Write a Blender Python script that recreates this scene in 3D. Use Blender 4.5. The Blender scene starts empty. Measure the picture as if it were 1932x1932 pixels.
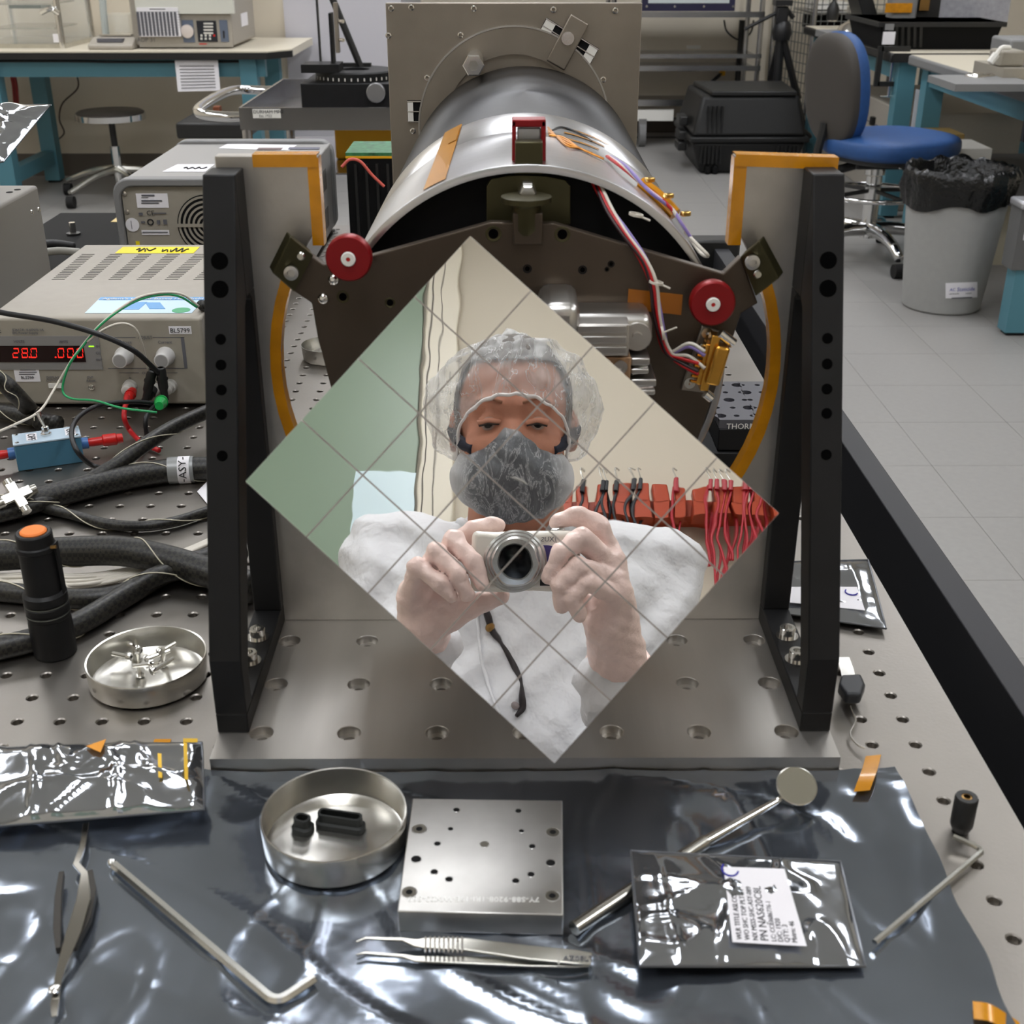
import bpy, bmesh, math, random
import numpy as np
from mathutils import Vector, Matrix

sc = bpy.context.scene
COL = sc.collection
random.seed(7)
PI = math.pi

# ---------------------------------------------------------------- camera, world, exposure
F_PX, CAM_H = 2296.0, 0.4287
TH, YAW = math.radians(25.456), math.radians(0.277)
cy_, sy_ = math.cos(YAW), math.sin(YAW)
C0 = np.array([0.0, 0.0, CAM_H])
RT = np.array([cy_, -sy_, 0.0]); F0 = np.array([sy_, cy_, 0.0])
FW = F0 * math.cos(TH) + np.array([0, 0, -math.sin(TH)])
UPV = F0 * math.sin(TH) + np.array([0, 0, math.cos(TH)])

cam_d = bpy.data.cameras.new('camera'); cam = bpy.data.objects.new('camera', cam_d); COL.objects.link(cam)
cam_d.sensor_fit = 'HORIZONTAL'; cam_d.sensor_width = 36.0; cam_d.lens = 36.0 * F_PX / 1932.0
cam_d.clip_start = 0.02; cam_d.clip_end = 60
cam.matrix_world = Matrix(((RT[0], UPV[0], -FW[0], C0[0]), (RT[1], UPV[1], -FW[1], C0[1]), (RT[2], UPV[2], -FW[2], C0[2]), (0, 0, 0, 1)))
cam_d.dof.use_dof = True; cam_d.dof.focus_distance = 1.15; cam_d.dof.aperture_fstop = 20.0
sc.camera = cam
w = bpy.data.worlds.new('World'); sc.world = w; w.use_nodes = True
w.node_tree.nodes['Background'].inputs[0].default_value = (.8, .85, .9, 1); w.node_tree.nodes['Background'].inputs[1].default_value = .05
sc.view_settings.view_transform = 'Standard'; sc.view_settings.look = 'None'; sc.view_settings.gamma = 1.0
sc.view_settings.use_curve_mapping = False; sc.view_settings.exposure = 0.06
LIGHT_W = 11.5            # emission strength of the ceiling panels

def ray(px, py): return FW + RT * ((px - 966) / F_PX) - UPV * ((py - 966) / F_PX)
def atz(px, py, z=0.0): d = ray(px, py); return C0 + d * ((z - CAM_H) / d[2])
def aty(px, py, y): d = ray(px, py); return C0 + d * (y / d[1])
def atx(px, py, x): d = ray(px, py); return C0 + d * (x / d[0])
def prj(p):
    v = np.asarray(p, float) - C0; d = v @ FW
    return 966 + F_PX * (v @ RT) / d, 966 - F_PX * (v @ UPV) / d, d
MDIR = ray(972, 1058); MDIR = MDIR / np.linalg.norm(MDIR)     # the hand mirror faces the lens
M0 = C0 + MDIR * 0.60; MN = -MDIR
def onmir(px, py, off=0.0): d = ray(px, py); return C0 + d * (((M0 + MN * off - C0) @ MN) / (d @ MN))
def refl(p): p = np.asarray(p, float); return p - 2 * ((p - M0) @ MN) * MN
def V(px, py, t): return refl(C0 + ray(px, py) * t)         # a point seen in the mirror at path depth t

# ---------------------------------------------------------------- materials
def lin(c):
    c = c / 255.0
    return c / 12.92 if c <= .04045 else ((c + .055) / 1.055) ** 2.4
def rgb(r, g, b, a=1): return (lin(r), lin(g), lin(b), a)
MATS = {}
def mat(name, col, rough=.5, metal=0.0, var=0.0, vs=20.0, bump=0.0, bs=200.0, bd=.001, rvar=0.0, spec=.5, aniso=0.0, stretch=None, emit=0.0, alpha=1.0, coat=0.0, detail=4, trans=0.0, ior=1.45):
    if name in MATS: return MATS[name]
    m = bpy.data.materials.new(name); m.use_nodes = True; nt = m.node_tree; p = nt.nodes['Principled BSDF']
    c = rgb(*col)
    p.inputs['Base Color'].default_value = c; p.inputs['Roughness'].default_value = rough; p.inputs['Metallic'].default_value = metal
    p.inputs['Specular IOR Level'].default_value = spec; p.inputs['IOR'].default_value = ior
    p.inputs['Anisotropic'].default_value = aniso; p.inputs['Coat Weight'].default_value = coat
    p.inputs['Transmission Weight'].default_value = trans
    if alpha < 1: p.inputs['Alpha'].default_value = alpha
    if emit: p.inputs['Emission Color'].default_value = c; p.inputs['Emission Strength'].default_value = emit
    if var or bump or rvar:
        tc = nt.nodes.new('ShaderNodeTexCoord'); mp = nt.nodes.new('ShaderNodeMapping')
        nt.links.new(tc.outputs['Object'], mp.inputs[0])
        if stretch: mp.inputs['Scale'].default_value = stretch
    if var:
        n = nt.nodes.new('ShaderNodeTexNoise'); n.inputs['Scale'].default_value = vs; n.inputs['Detail'].default_value = detail
        nt.links.new(mp.outputs[0], n.inputs[0])
        r = nt.nodes.new('ShaderNodeValToRGB'); r.color_ramp.elements[0].position = .3; r.color_ramp.elements[1].position = .7
        r.color_ramp.elements[0].color = tuple(x * (1 - var) for x in c[:3]) + (1,); r.color_ramp.elements[1].color = tuple(min(1, x * (1 + var)) for x in c[:3]) + (1,)
        nt.links.new(n.outputs[0], r.inputs[0]); nt.links.new(r.outputs[0], p.inputs['Base Color'])
        if rvar:
            mr = nt.nodes.new('ShaderNodeMapRange'); mr.inputs[3].default_value = max(0, rough - rvar); mr.inputs[4].default_value = rough + rvar
            nt.links.new(n.outputs[0], mr.inputs[0]); nt.links.new(mr.outputs[0], p.inputs['Roughness'])
    if bump:
        n = nt.nodes.new('ShaderNodeTexNoise'); n.inputs['Scale'].default_value = bs; n.inputs['Detail'].default_value = 3
        nt.links.new(mp.outputs[0], n.inputs[0])
        b = nt.nodes.new('ShaderNodeBump'); b.inputs['Strength'].default_value = bump; b.inputs['Distance'].default_value = bd
        nt.links.new(n.outputs[0], b.inputs['Height']); nt.links.new(b.outputs[0], p.inputs['Normal'])
    MATS[name] = m
    return m

ALU = mat('brushed_aluminium', (188, 184, 178), .42, 1, .10, 30, .25, 260, .0004, stretch=(1, .12, 1))
ALUF = mat('fine_aluminium', (196, 194, 190), .33, 1, .06, 60, .12, 900, .0002)
ALUD = mat('dull_aluminium', (150, 142, 132), .5, 1, .12, 14, .2, 700, .0003)
STEEL = mat('polished_steel', (224, 222, 218), .16, 1)
STEELD = mat('tool_steel', (200, 198, 190), .24, 1, .08, 40)
CHROME = mat('chrome', (215, 215, 215), .07, 1)
TABLE = mat('table_steel', (146, 141, 135), .40, 1, .10, 9, .25, 420, .0003, rvar=.1, detail=8)
BLK = mat('black_anodised', (22, 22, 23), .48, 0, .15, 40, spec=.3)
HOLEM = mat('hole_black', (3, 3, 3), .95, spec=.05)
BLKM = mat('matt_black', (14, 14, 15), .75, spec=.2)
BLKP = mat('black_plastic', (28, 28, 28), .45)
OLIVE = mat('olive_conversion_coat', (84, 74, 64), .42, .75, .10, 25, .15, 500, .0002)
OLIVED = mat('dark_olive_coat', (70, 66, 44), .4, .7, .1, 30)
RED = mat('red_anodised', (132, 12, 18), .38, .3)
KAP = mat('amber_tape', (198, 132, 8), .25, .1, .15, 60, .2, 300, .0004, coat=.3)
WHITE = mat('white_paint', (228, 226, 220), .5)
PAPER = mat('white_paper', (226, 224, 228), .7)
INK = mat('black_ink', (22, 22, 26), .7)
INKG = mat('grey_ink', (92, 92, 98), .7)
BLUEINK = mat('blue_ink', (40, 36, 150), .6)
CREAM = mat('instrument_cream', (156, 150, 140), .5, 0, .03, 80)
PUTTY = mat('instrument_putty', (148, 142, 130), .5, 0, .03, 90)
GREYP = mat('grey_bumper', (122, 122, 122), .55)
TEAL = mat('teal_paint', (78, 126, 140), .45)
BLUEFAB = mat('blue_vinyl', (36, 74, 128), .55, 0, .08, 60)
FLOORM = mat('floor_vinyl', (143, 141, 138), .42, 0, .05, 55, rvar=.06, detail=8)
GROUT = mat('floor_seam', (84, 82, 80), .7)
WALLM = mat('wall_cream', (206, 197, 180), .7, 0, .02, 3)
WALLG = mat('wall_pale_grey', (186, 184, 190), .7)
CEILM = mat('ceiling_white', (226, 226, 222), .8)
BASEB = mat('baseboard_vinyl', (92, 84, 76), .6)
RUBBER = mat('black_rubber', (20, 20, 20), .75)
YEL = mat('yellow_paint', (222, 164, 12), .5)
YELT = mat('yellow_label', (236, 214, 10), .5)
WHT_P = mat('white_plastic', (220, 218, 212), .35)
REDP = mat('red_plastic', (188, 24, 20), .35)
GRNP = mat('green_plastic', (24, 150, 70), .35)
GLASS = mat('clear_glass', (235, 240, 238), .03, 0, alpha=.22, spec=.6)

# ---------------------------------------------------------------- mesh helpers
def nrm(v): v = np.asarray(v, float); return v / (np.linalg.norm(v) + 1e-12)
def frame(d):
    d = nrm(d); a = np.array([0, 0, 1.0]) if abs(d[2]) < .9 else np.array([1.0, 0, 0])
    u = nrm(np.cross(a, d)); return u, np.cross(d, u), d
def catmull(pts, n=6):
    P = [np.asarray(p, float) for p in pts]
    if len(P) < 3: return P
    P = [2 * P[0] - P[1]] + P + [2 * P[-1] - P[-2]]
    out = []
    for i in range(1, len(P) - 2):
        for k in range(n):
            t = k / n; a, b, c, d = P[i - 1:i + 3]
            out.append(.5 * (2 * b + (c - a) * t + (2 * a - 5 * b + 4 * c - d) * t * t + (3 * b - a - 3 * c + d) * t ** 3))
    out.append(P[-2]); return out
class MB:
    def __init__(s): s.v = []; s.f = []
    def add(s, vs, fs):
        o = len(s.v); s.v += [tuple(map(float, p)) for p in vs]; s.f += [tuple(i + o for i in f) for f in fs]; return s
    def box(s, x0, x1, y0, y1, z0, z1):
        return s.add([(x0, y0, z0), (x1, y0, z0), (x1, y1, z0), (x0, y1, z0), (x0, y0, z1), (x1, y0, z1), (x1, y1, z1), (x0, y1, z1)],
                     [(0, 3, 2, 1), (4, 5, 6, 7), (0, 1, 5, 4), (1, 2, 6, 5), (2, 3, 7, 6), (3, 0, 4, 7)])
    def obox(s, c, sx, sy, sz, R=None):
        c = np.asarray(c, float); R = np.eye(3) if R is None else np.asarray(R)
        vs = [c + R @ np.array([a * sx / 2, b * sy / 2, d * sz / 2]) for d in (-1, 1) for a, b in ((-1, -1), (1, -1), (1, 1), (-1, 1))]
        return s.add(vs, [(0, 3, 2, 1), (4, 5, 6, 7), (0, 1, 5, 4), (1, 2, 6, 5), (2, 3, 7, 6), (3, 0, 4, 7)])
    def cyl(s, p0, p1, r, r2=None, n=24, caps=True):
        p0 = np.asarray(p0, float); p1 = np.asarray(p1, float); r2 = r if r2 is None else r2
        u, w_, d = frame(p1 - p0); vs = []
        for p, q in ((p0, r), (p1, r2)):
            vs += [p + q * (math.cos(2 * PI * i / n) * u + math.sin(2 * PI * i / n) * w_) for i in range(n)]
        fs = [(i, (i + 1) % n, n + (i + 1) % n, n + i) for i in range(n)]
        if caps: fs += [tuple(range(n - 1, -1, -1)), tuple(range(n, 2 * n))]
        return s.add(vs, fs)
    def lathe(s, prof, o=(0, 0, 0), d=(0, 0, 1), n=32, closed=False):
        o = np.asarray(o, float); u, w_, d = frame(d); vs = []; fs = []; m = len(prof)
        for r, h in prof:
            vs += [o + d * h + max(r, 1e-5) * (math.cos(2 * PI * i / n) * u + math.sin(2 * PI * i / n) * w_) for i in range(n)]
        for k in range(m if closed else m - 1):
            a, b = k * n, ((k + 1) % m) * n
            fs += [(a + i, a + (i + 1) % n, b + (i + 1) % n, b + i) for i in range(n)]
        return s.add(vs, fs)
    def prism(s, poly, ext):
        P = [np.asarray(p, float) for p in poly]; e = np.asarray(ext, float); n = len(P)
        a = sum((np.cross(P[i] - P[0], P[(i + 1) % n] - P[0]) for i in range(n)), np.zeros(3))
        if a @ e > 0: P = P[::-1]
        return s.add(P + [p + e for p in P], [tuple(range(n)), tuple(range(2 * n - 1, n - 1, -1))] + [((i + 1) % n, i, n + i, n + (i + 1) % n) for i in range(n)])
    def sweep(s, pts, r, n=8, smooth=6, caps=True):
        P = catmull(pts, smooth) if smooth else [np.asarray(p, float) for p in pts]
        R = r if callable(r) else (lambda t: r)
        m = len(P); T = [nrm(P[min(i + 1, m - 1)] - P[max(i - 1, 0)]) for i in range(m)]
        u, w_, _ = frame(T[0]); vs = []; fs = []
        for i in range(m):
            u = nrm(u - (u @ T[i]) * T[i]); w_ = np.cross(T[i], u); q = R(i / max(1, m - 1))
            vs += [P[i] + q * (math.cos(2 * PI * k / n) * u + math.sin(2 * PI * k / n) * w_) for k in range(n)]
        for i in range(m - 1):
            fs += [(i * n + k, i * n + (k + 1) % n, (i + 1) * n + (k + 1) % n, (i + 1) * n + k) for k in range(n)]
        if caps: fs += [tuple(range(n - 1, -1, -1)), tuple(range((m - 1) * n, m * n))]
        return s.add(vs, fs)
    def strip(s, pts, side, wd, th=0.0004):      # a flat ribbon along pts; side: width direction
        P = [np.asarray(p, float) for p in pts]; sd = nrm(side); vs = []; fs = []; m = len(P)
        for i in range(m):
            t = nrm(P[min(i + 1, m - 1)] - P[max(i - 1, 0)]); nn = nrm(np.cross(sd, t))
            vs += [P[i] - sd * wd / 2, P[i] + sd * wd / 2, P[i] + sd * wd / 2 + nn * th, P[i] - sd * wd / 2 + nn * th]
        for i in range(m - 1):
            a = 4 * i; fs += [(a + k, a + (k + 1) % 4, a + 4 + (k + 1) % 4, a + 4 + k) for k in range(4)]
        fs += [(3, 2, 1, 0), (4 * m - 4, 4 * m - 3, 4 * m - 2, 4 * m - 1)]
        return s.add(vs, fs)
    def grid(s, fn, nu, nv):
        vs = [fn(i / nu, j / nv) for j in range(nv + 1) for i in range(nu + 1)]
        return s.add(vs, [(j * (nu + 1) + i, j * (nu + 1) + i + 1, (j + 1) * (nu + 1) + i + 1, (j + 1) * (nu + 1) + i) for j in range(nv) for i in range(nu)])
    def xf(s, M):
        s.v = [tuple(M @ Vector(p)) for p in s.v]; return s
    def build(s, name, m, root=None, smooth=35, bev=0.0, seg=2, kind=None, label=None, cat=None, group=None):
        me = bpy.data.meshes.new(name)
        if root is None:
            a = np.array(s.v); o = np.array([(a[:, 0].min() + a[:, 0].max()) / 2, (a[:, 1].min() + a[:, 1].max()) / 2, a[:, 2].min()])
        else: o = ORG[root.name]
        me.from_pydata([(p[0] - o[0], p[1] - o[1], p[2] - o[2]) for p in s.v], [], s.f); me.update()
        ob = bpy.data.objects.new(name, me); COL.objects.link(ob); ORG[ob.name] = o
        if root is None: ob.location = o
        else: ob.parent = root
        if m is not None:
            for q in (m if isinstance(m, list) else [m]): me.materials.append(q)
        if smooth:
            me.polygons.foreach_set('use_smooth', [True] * len(me.polygons)); me.set_sharp_from_angle(angle=math.radians(smooth))
        if bev:
            b = ob.modifiers.new('Bevel', 'BEVEL'); b.width = bev; b.segments = seg; b.limit_method = 'ANGLE'; b.angle_limit = math.radians(40); b.harden_normals = False
        if kind: ob['kind'] = kind
        tag(ob, label, cat, group)
        return ob
ORG = {}
def tag(o, label=None, cat=None, group=None):
    if label: o['label'] = label
    if cat: o['category'] = cat
    if group: o['group'] = group
    return o
def thing(name, label, cat, loc=(0, 0, 0), group=None):
    o = bpy.data.objects.new(name, None); o.empty_display_size = .05; COL.objects.link(o); o.location = tuple(map(float, loc)); ORG[o.name] = np.array(loc, float)
    return tag(o, label, cat, group)
def copy_tree(o, parent=None, delta=None):
    c = o.copy(); COL.objects.link(c); c.parent = parent; ORG[c.name] = ORG[o.name]
    for ch in list(o.children): copy_tree(ch, c)
    return c
def rotz(a): c, s = math.cos(a), math.sin(a); return np.array([[c, -s, 0], [s, c, 0], [0, 0, 1.0]])
def basis(u, v): u = nrm(u); w_ = nrm(np.cross(u, v)); v = np.cross(w_, u); return np.stack([u, v, w_], 1)
def text(name, s, pos, right, up, size, m, root, off=.0004, align='LEFT'):
    cu = bpy.data.curves.new('tx', 'FONT'); cu.body = s; cu.size = size; cu.align_x = align; cu.resolution_u = 2; cu.extrude = .0001
    tob = bpy.data.objects.new('tx', cu); COL.objects.link(tob)
    me = bpy.data.meshes.new_from_object(tob.evaluated_get(bpy.context.evaluated_depsgraph_get()))
    bpy.data.objects.remove(tob); bpy.data.curves.remove(cu)
    r = nrm(right); n_ = nrm(np.cross(r, up)); u = np.cross(n_, r); o = ORG[root.name]; pos = np.asarray(pos, float) + n_ * off
    for v_ in me.vertices:
        q = pos + r * v_.co.x + u * v_.co.y + n_ * v_.co.z - o; v_.co = q
    me.name = name; me.materials.clear(); me.materials.append(m)
    ob = bpy.data.objects.new(name, me); COL.objects.link(ob); ob.parent = root; ORG[ob.name] = o
    return ob
def holed(xs, ys, holes, z0, z1, prof, n=16):
    """plate cut in cells by xs, ys; holes: {(i,j):(x,y)}; prof: (r, dz) rings from the top face down"""
    b = MB(); nx, ny = len(xs) - 1, len(ys) - 1
    for i in range(nx):
        for j in range(ny):
            x0, x1, y0, y1 = xs[i], xs[i + 1], ys[j], ys[j + 1]
            if (i, j) not in holes:
                b.add([(x0, y0, z1), (x1, y0, z1), (x1, y1, z1), (x0, y1, z1)], [(0, 1, 2, 3)]); continue
            hx, hy = holes[(i, j)][:2]; pr = holes[(i, j)][2] if len(holes[(i, j)]) > 2 else prof
            q = n // 4; sq = []
            for k in range(4):
                a, c = [((x1, y0), (x1, y1)), ((x1, y1), (x0, y1)), ((x0, y1), (x0, y0)), ((x0, y0), (x1, y0))][k]
                for t in range(q): sq.append((a[0] + (c[0] - a[0]) * t / q, a[1] + (c[1] - a[1]) * t / q))
            vs = [(x, y, z1) for x, y in sq]
            for r, dz in pr: vs += [(hx + r * math.cos(-PI / 4 + 2 * PI * t / n), hy + r * math.sin(-PI / 4 + 2 * PI * t / n), z1 - dz) for t in range(n)]
            fs = []
            for L in range(len(pr)):
                fs += [(L * n + t, L * n + (t + 1) % n, (L + 1) * n + (t + 1) % n, (L + 1) * n + t) for t in range(n)]
            fs.append(tuple(range(len(pr) * n, (len(pr) + 1) * n)))
            b.add(vs, fs)
    X0, X1, Y0, Y1 = xs[0], xs[-1], ys[0], ys[-1]
    b.add([(X0, Y0, z0), (X1, Y0, z0), (X1, Y1, z0), (X0, Y1, z0), (X0, Y0, z1), (X1, Y0, z1), (X1, Y1, z1), (X0, Y1, z1)], [(0, 3, 2, 1), (0, 1, 5, 4), (1, 2, 6, 5), (2, 3, 7, 6), (3, 0, 4, 7)])
    return b
def surfnet(fn, lo, hi, h):
    lo = np.array(lo, float); hi = np.array(hi, float); N = np.ceil((hi - lo) / h).astype(int) + 1
    ax = [lo[i] + h * np.arange(N[i]) for i in range(3)]
    X, Y_, Z_ = np.meshgrid(*ax, indexing='ij'); F = fn(X, Y_, Z_)
    S = F < 0; nc = N - 1; acc = np.zeros(tuple(nc) + (3,)); cnt = np.zeros(tuple(nc))
    base = np.stack(np.meshgrid(*[np.arange(k) for k in nc], indexing='ij'), -1).astype(float)
    cor = [(a, b, c) for a in (0, 1) for b in (0, 1) for c in (0, 1)]
    sub = lambda A, c: A[c[0]:c[0] + nc[0], c[1]:c[1] + nc[1], c[2]:c[2] + nc[2]]
    for p in cor:
        for a in range(3):
            if p[a] == 0:
                q = list(p); q[a] = 1; q = tuple(q); fa, fb = sub(F, p), sub(F, q); cr = (fa < 0) != (fb < 0)
                t = np.where(cr, fa / np.where(cr, fa - fb, 1), 0)
                pt = np.array(p, float) + t[..., None] * (np.array(q, float) - np.array(p, float))
                acc += np.where(cr[..., None], pt, 0); cnt += cr
    act = cnt > 0; idx = -np.ones(tuple(nc), int); idx[act] = np.arange(act.sum())
    verts = lo + h * (base[act] + acc[act] / cnt[act][:, None]); faces = []
    for a in range(3):
        b, c = (a + 1) % 3, (a + 2) % 3
        s0 = [slice(None)] * 3; s1 = [slice(None)] * 3; s0[a] = slice(0, -1); s1[a] = slice(1, None)
        A0, A1 = S[tuple(s0)], S[tuple(s1)]
        for flip, mask in ((False, A0 & ~A1), (True, ~A0 & A1)):
            I = np.argwhere(mask); I = I[(I[:, b] > 0) & (I[:, c] > 0) & (I[:, b] < nc[b]) & (I[:, c] < nc[c])]
            if not len(I): continue
            qd = []
            for db, dc in ((-1, -1), (0, -1), (0, 0), (-1, 0)):
                J = I.copy(); J[:, b] += db; J[:, c] += dc; qd.append(idx[J[:, 0], J[:, 1], J[:, 2]])
            Q = np.stack(qd, 1); faces.append(Q[:, ::-1] if flip else Q)
    return verts, np.concatenate(faces)
def sdf_mesh(name, fn, lo, hi, h, m, root, iters=1, **kw):
    v, f = surfnet(fn, lo, hi, h); b = MB(); b.v = [tuple(p) for p in v]; b.f = [tuple(int(i) for i in q) for q in f]
    return b.build(name, m, root, smooth=0 if False else 180, **kw)
def smin(a, b, k): hh = np.clip(.5 + .5 * (b - a) / k, 0, 1); return b + (a - b) * hh - k * hh * (1 - hh)
def s_caps(P, a, b, ra, rb=None):
    a = np.asarray(a, float); b = np.asarray(b, float); rb = ra if rb is None else rb; d = b - a
    t = np.clip(((P[0] - a[0]) * d[0] + (P[1] - a[1]) * d[1] + (P[2] - a[2]) * d[2]) / (d @ d + 1e-12), 0, 1)
    return np.sqrt((P[0] - a[0] - t * d[0]) ** 2 + (P[1] - a[1] - t * d[1]) ** 2 + (P[2] - a[2] - t * d[2]) ** 2) - (ra + (rb - ra) * t)
def s_ell(P, c, r, R=None):
    q = [P[i] - c[i] for i in range(3)]
    if R is not None: q = [R[0, i] * q[0] + R[1, i] * q[1] + R[2, i] * q[2] for i in range(3)]
    k0 = np.sqrt(sum((q[i] / r[i]) ** 2 for i in range(3))); k1 = np.sqrt(sum((q[i] / r[i] ** 2) ** 2 for i in range(3)))
    return k0 * (k0 - 1) / (k1 + 1e-9)

# ---------------------------------------------------------------- the room
ZF = -0.803; ZC = 2.2
def struct(b, name, m, **kw): return b.build(name, m, None, kind='structure', **kw)
XW0, XW1, YW0 = -3.6, 4.3, -1.25
fl = struct(MB().box(XW0 - .1, XW1 + .1, YW0 - .1, 8.7, ZF - .06, ZF - .0012), 'floor', GROUT)
T = .305; tmesh = None; nt_ = 0; rest = MB()
for i in range(-15, 12):
    for j in range(-5, 30):
        cx, cyy = 1.0885 - T / 2 + i * T, 2.8584 + T / 2 + (j - 9) * T
        if cyy > 8.45 or cx - T / 2 < XW0 - .1 or cx + T / 2 > XW1 + .1: continue
        u, v, d = prj((cx, cyy, ZF))
        if cyy < .4 or not (-120 < u < 2050 and 150 < v < 1750) or (u < 1150 and not (v < 560 and u < 760)):
            rest.box(cx - T / 2 + .0006, cx + T / 2 - .0006, cyy - T / 2 + .0006, cyy + T / 2 - .0006, ZF - .0012, ZF); continue
        if tmesh is None:
            b = MB().box(-T / 2 + .0006, T / 2 - .0006, -T / 2 + .0006, T / 2 - .0006, -.0012, 0)
            o = fl.location; t0 = b.build('floor_tile', FLOORM, fl, smooth=0); tmesh = t0.data
            for vv in tmesh.vertices: vv.co += Vector(ORG[fl.name])
            ob = t0
        else: ob = bpy.data.objects.new('floor_tile', tmesh); COL.objects.link(ob); ob.parent = fl
        ob.location = (cx - ORG[fl.name][0], cyy - ORG[fl.name][1], ZF - ORG[fl.name][2]); nt_ += 1
rest.build('floor_tile_field', FLOORM, fl, smooth=0, kind='stuff')
struct(MB().box(XW0, XW1, 8.45, 8.7, ZF - .0012, ZF), 'floor_strip_far', FLOORM)
struct(MB().box(XW0, XW1, YW0, 8.8, ZC, ZC + .08), 'ceiling', CEILM)
pc0, pc1 = aty(541, 100, 6.98), aty(760, 100, 6.98)
struct(MB().box(XW0, pc0[0] - .001, 7.0, 7.1, ZF, ZC), 'wall_back_left', WALLM)
struct(MB().box(-1.1, XW1, 8.62, 8.72, ZF, ZC), 'wall_back', WALLM)
struct(MB().box(XW0 - .1, XW0, YW0, 8.7, ZF, ZC), 'wall_left', WALLM)
struct(MB().box(XW1, XW1 + .1, YW0, 8.7, ZF, ZC), 'wall_right', WALLM)
struct(MB().box(XW0, XW1, YW0 - .1, YW0, ZF, ZC), 'wall_rear', WALLM)
struct(MB().box(XW0, -1.1, 6.985, 7.0, ZF, ZF + .12), 'baseboard_left', BASEB)
struct(MB().box(-.5, XW1, 8.61, 8.62, ZF, ZF + .1), 'baseboard_back', BASEB)
struct(MB().box(pc0[0], pc1[0], 6.98, 8.62, ZF, ZC), 'wall_partition', WALLG)
LM = mat('lamp_diffuser', (246, 248, 252), .5, emit=LIGHT_W)
k = 0
for iy, y in enumerate((.1, 2.3, 4.6, 6.4)):
    for ix, x in enumerate((-2.3, -.15, 2.0)):
        row = ['nearest the camera', 'second from the camera', 'third from the camera', 'farthest from the camera'][iy]; cl = ['left', 'middle', 'right'][ix]
        r = thing('ceiling_light', 'recessed fluorescent ceiling panel, %s column, row %s' % (cl, row), 'ceiling light', (x, y, ZC - .02), 'fluorescent ceiling panels')
        MB().box(x - .29, x + .29, y - .59, y + .59, ZC - .012, ZC - .006).build('diffuser', LM, r)
        b = MB()
        for a in (-1, 1): b.box(x + a * .305 - .015, x + a * .305 + .015, y - .62, y + .62, ZC - .02, ZC); b.box(x - .29, x + .29, y + a * .605 - .015, y + a * .605 + .015, ZC - .02, ZC)
        b.build('frame', WHITE, r)

# ---------------------------------------------------------------- optical table
TX0, TX1, TY0, TY1 = -1.15, .2735, -.20, 1.985
HX, HY, HP = -.29466, .60839, .0254
ix0, ix1, iy0, iy1 = -16, 22, -10, 54
xs = [TX0] + [HX + (i - .5) * HP for i in range(ix0, ix1 + 1)] + [TX1]
ys = [TY0] + [HY + (j - .5) * HP for j in range(iy0, iy1 + 1)] + [TY1]
hol = {}
for i in range(ix0, ix1):
    for j in range(iy0, iy1): hol[(i - ix0 + 1, j - iy0 + 1)] = (HX + i * HP, HY + j * HP)
tb = thing('optical_table', 'steel optical table with a grid of threaded holes under all the hardware', 'table', (-.4, .9, ZF))
holed(xs, ys, hol, -.004, 0.0, [(.0040, 0), (.0032, .0007), (.0032, .009)], 12).build('tabletop', TABLE, tb, smooth=25)
MB().box(TX0 + .004, TX1 - .004, TY0 + .004, TY1 - .004, -.2, -.0095).build('core', BLKM, tb)
for x in (-1.0, .1):
    for y in (-.1, 1.8):
        MB().box(x - .06, x + .06, y - .06, y + .06, ZF, -.2).build('leg', BLK, tb)

# black rail beside the table
rl = thing('black_rail', 'long matt black rail running along the right edge of the optical table', 'rail', (.33, .9, ZF))
MB().box(.313, .335, -.15, 1.82, -.14, .0).build('beam', mat('satin_black_rail', (46, 46, 49), .5, spec=.3), rl, bev=.001)
MB().box(.279, .352, 1.82, 1.86, -.14, .012).build('end_block', BLKP, rl, bev=.004)
for y in (.3, 1.6): MB().box(.3155, .3325, y, y + .06, ZF, -.13).build('post', BLK, rl)
# ---------------------------------------------------------------- base plate, upright plate, black gussets
PT = .0095
bp = thing('base_plate', 'brushed aluminium base plate with counterbored holes under the mirror mount', 'plate', (.01, .66, 0))
pxs = [-.1673] + [-.1425 + .0508 * (i - .5) for i in range(1, 7)] + [.1877]
pys = [.5585, .6085, .6595, .7095, .74]
ph = {}
for i in range(7):
    for j in range(3): ph[(i, j)] = (-.1425 + .0508 * i, .583 + .0508 * j)
holed(pxs, pys, ph, 0, PT, [(.0071, 0), (.0068, .0004), (.0068, .0055), (.0034, .0055), (.0034, .009)], 24).build('plate', ALU, bp, smooth=30)
up = thing('upright_plate', 'grey aluminium upright plate with a keyhole cutout edged in amber tape', 'plate', (.012, .715, PT))
YU, UT = .7113, .0095
xL, xR, zT, sl, sr = -.1655, .1893, .3143, -.107, .1305
cxo, czo, ro = .0118, .186, .1500
pts = [(xL, PT), (xR, PT), (xR, zT - .002), (sr, zT)]
a0 = math.acos((sr - cxo) / ro); a1 = math.acos((sl - cxo) / ro)
arc = [(cxo + ro * math.cos(a0 - (a0 + 2 * PI - a1) * k / 48), czo + ro * math.sin(a0 - (a0 + 2 * PI - a1) * k / 48)) for k in range(49)]
pts += arc + [(sl, zT), (xL, zT)]
MB().prism([(x, YU, z) for x, z in pts], (0, UT, 0)).build('plate', ALU, up, smooth=30, bev=.0006)
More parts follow.
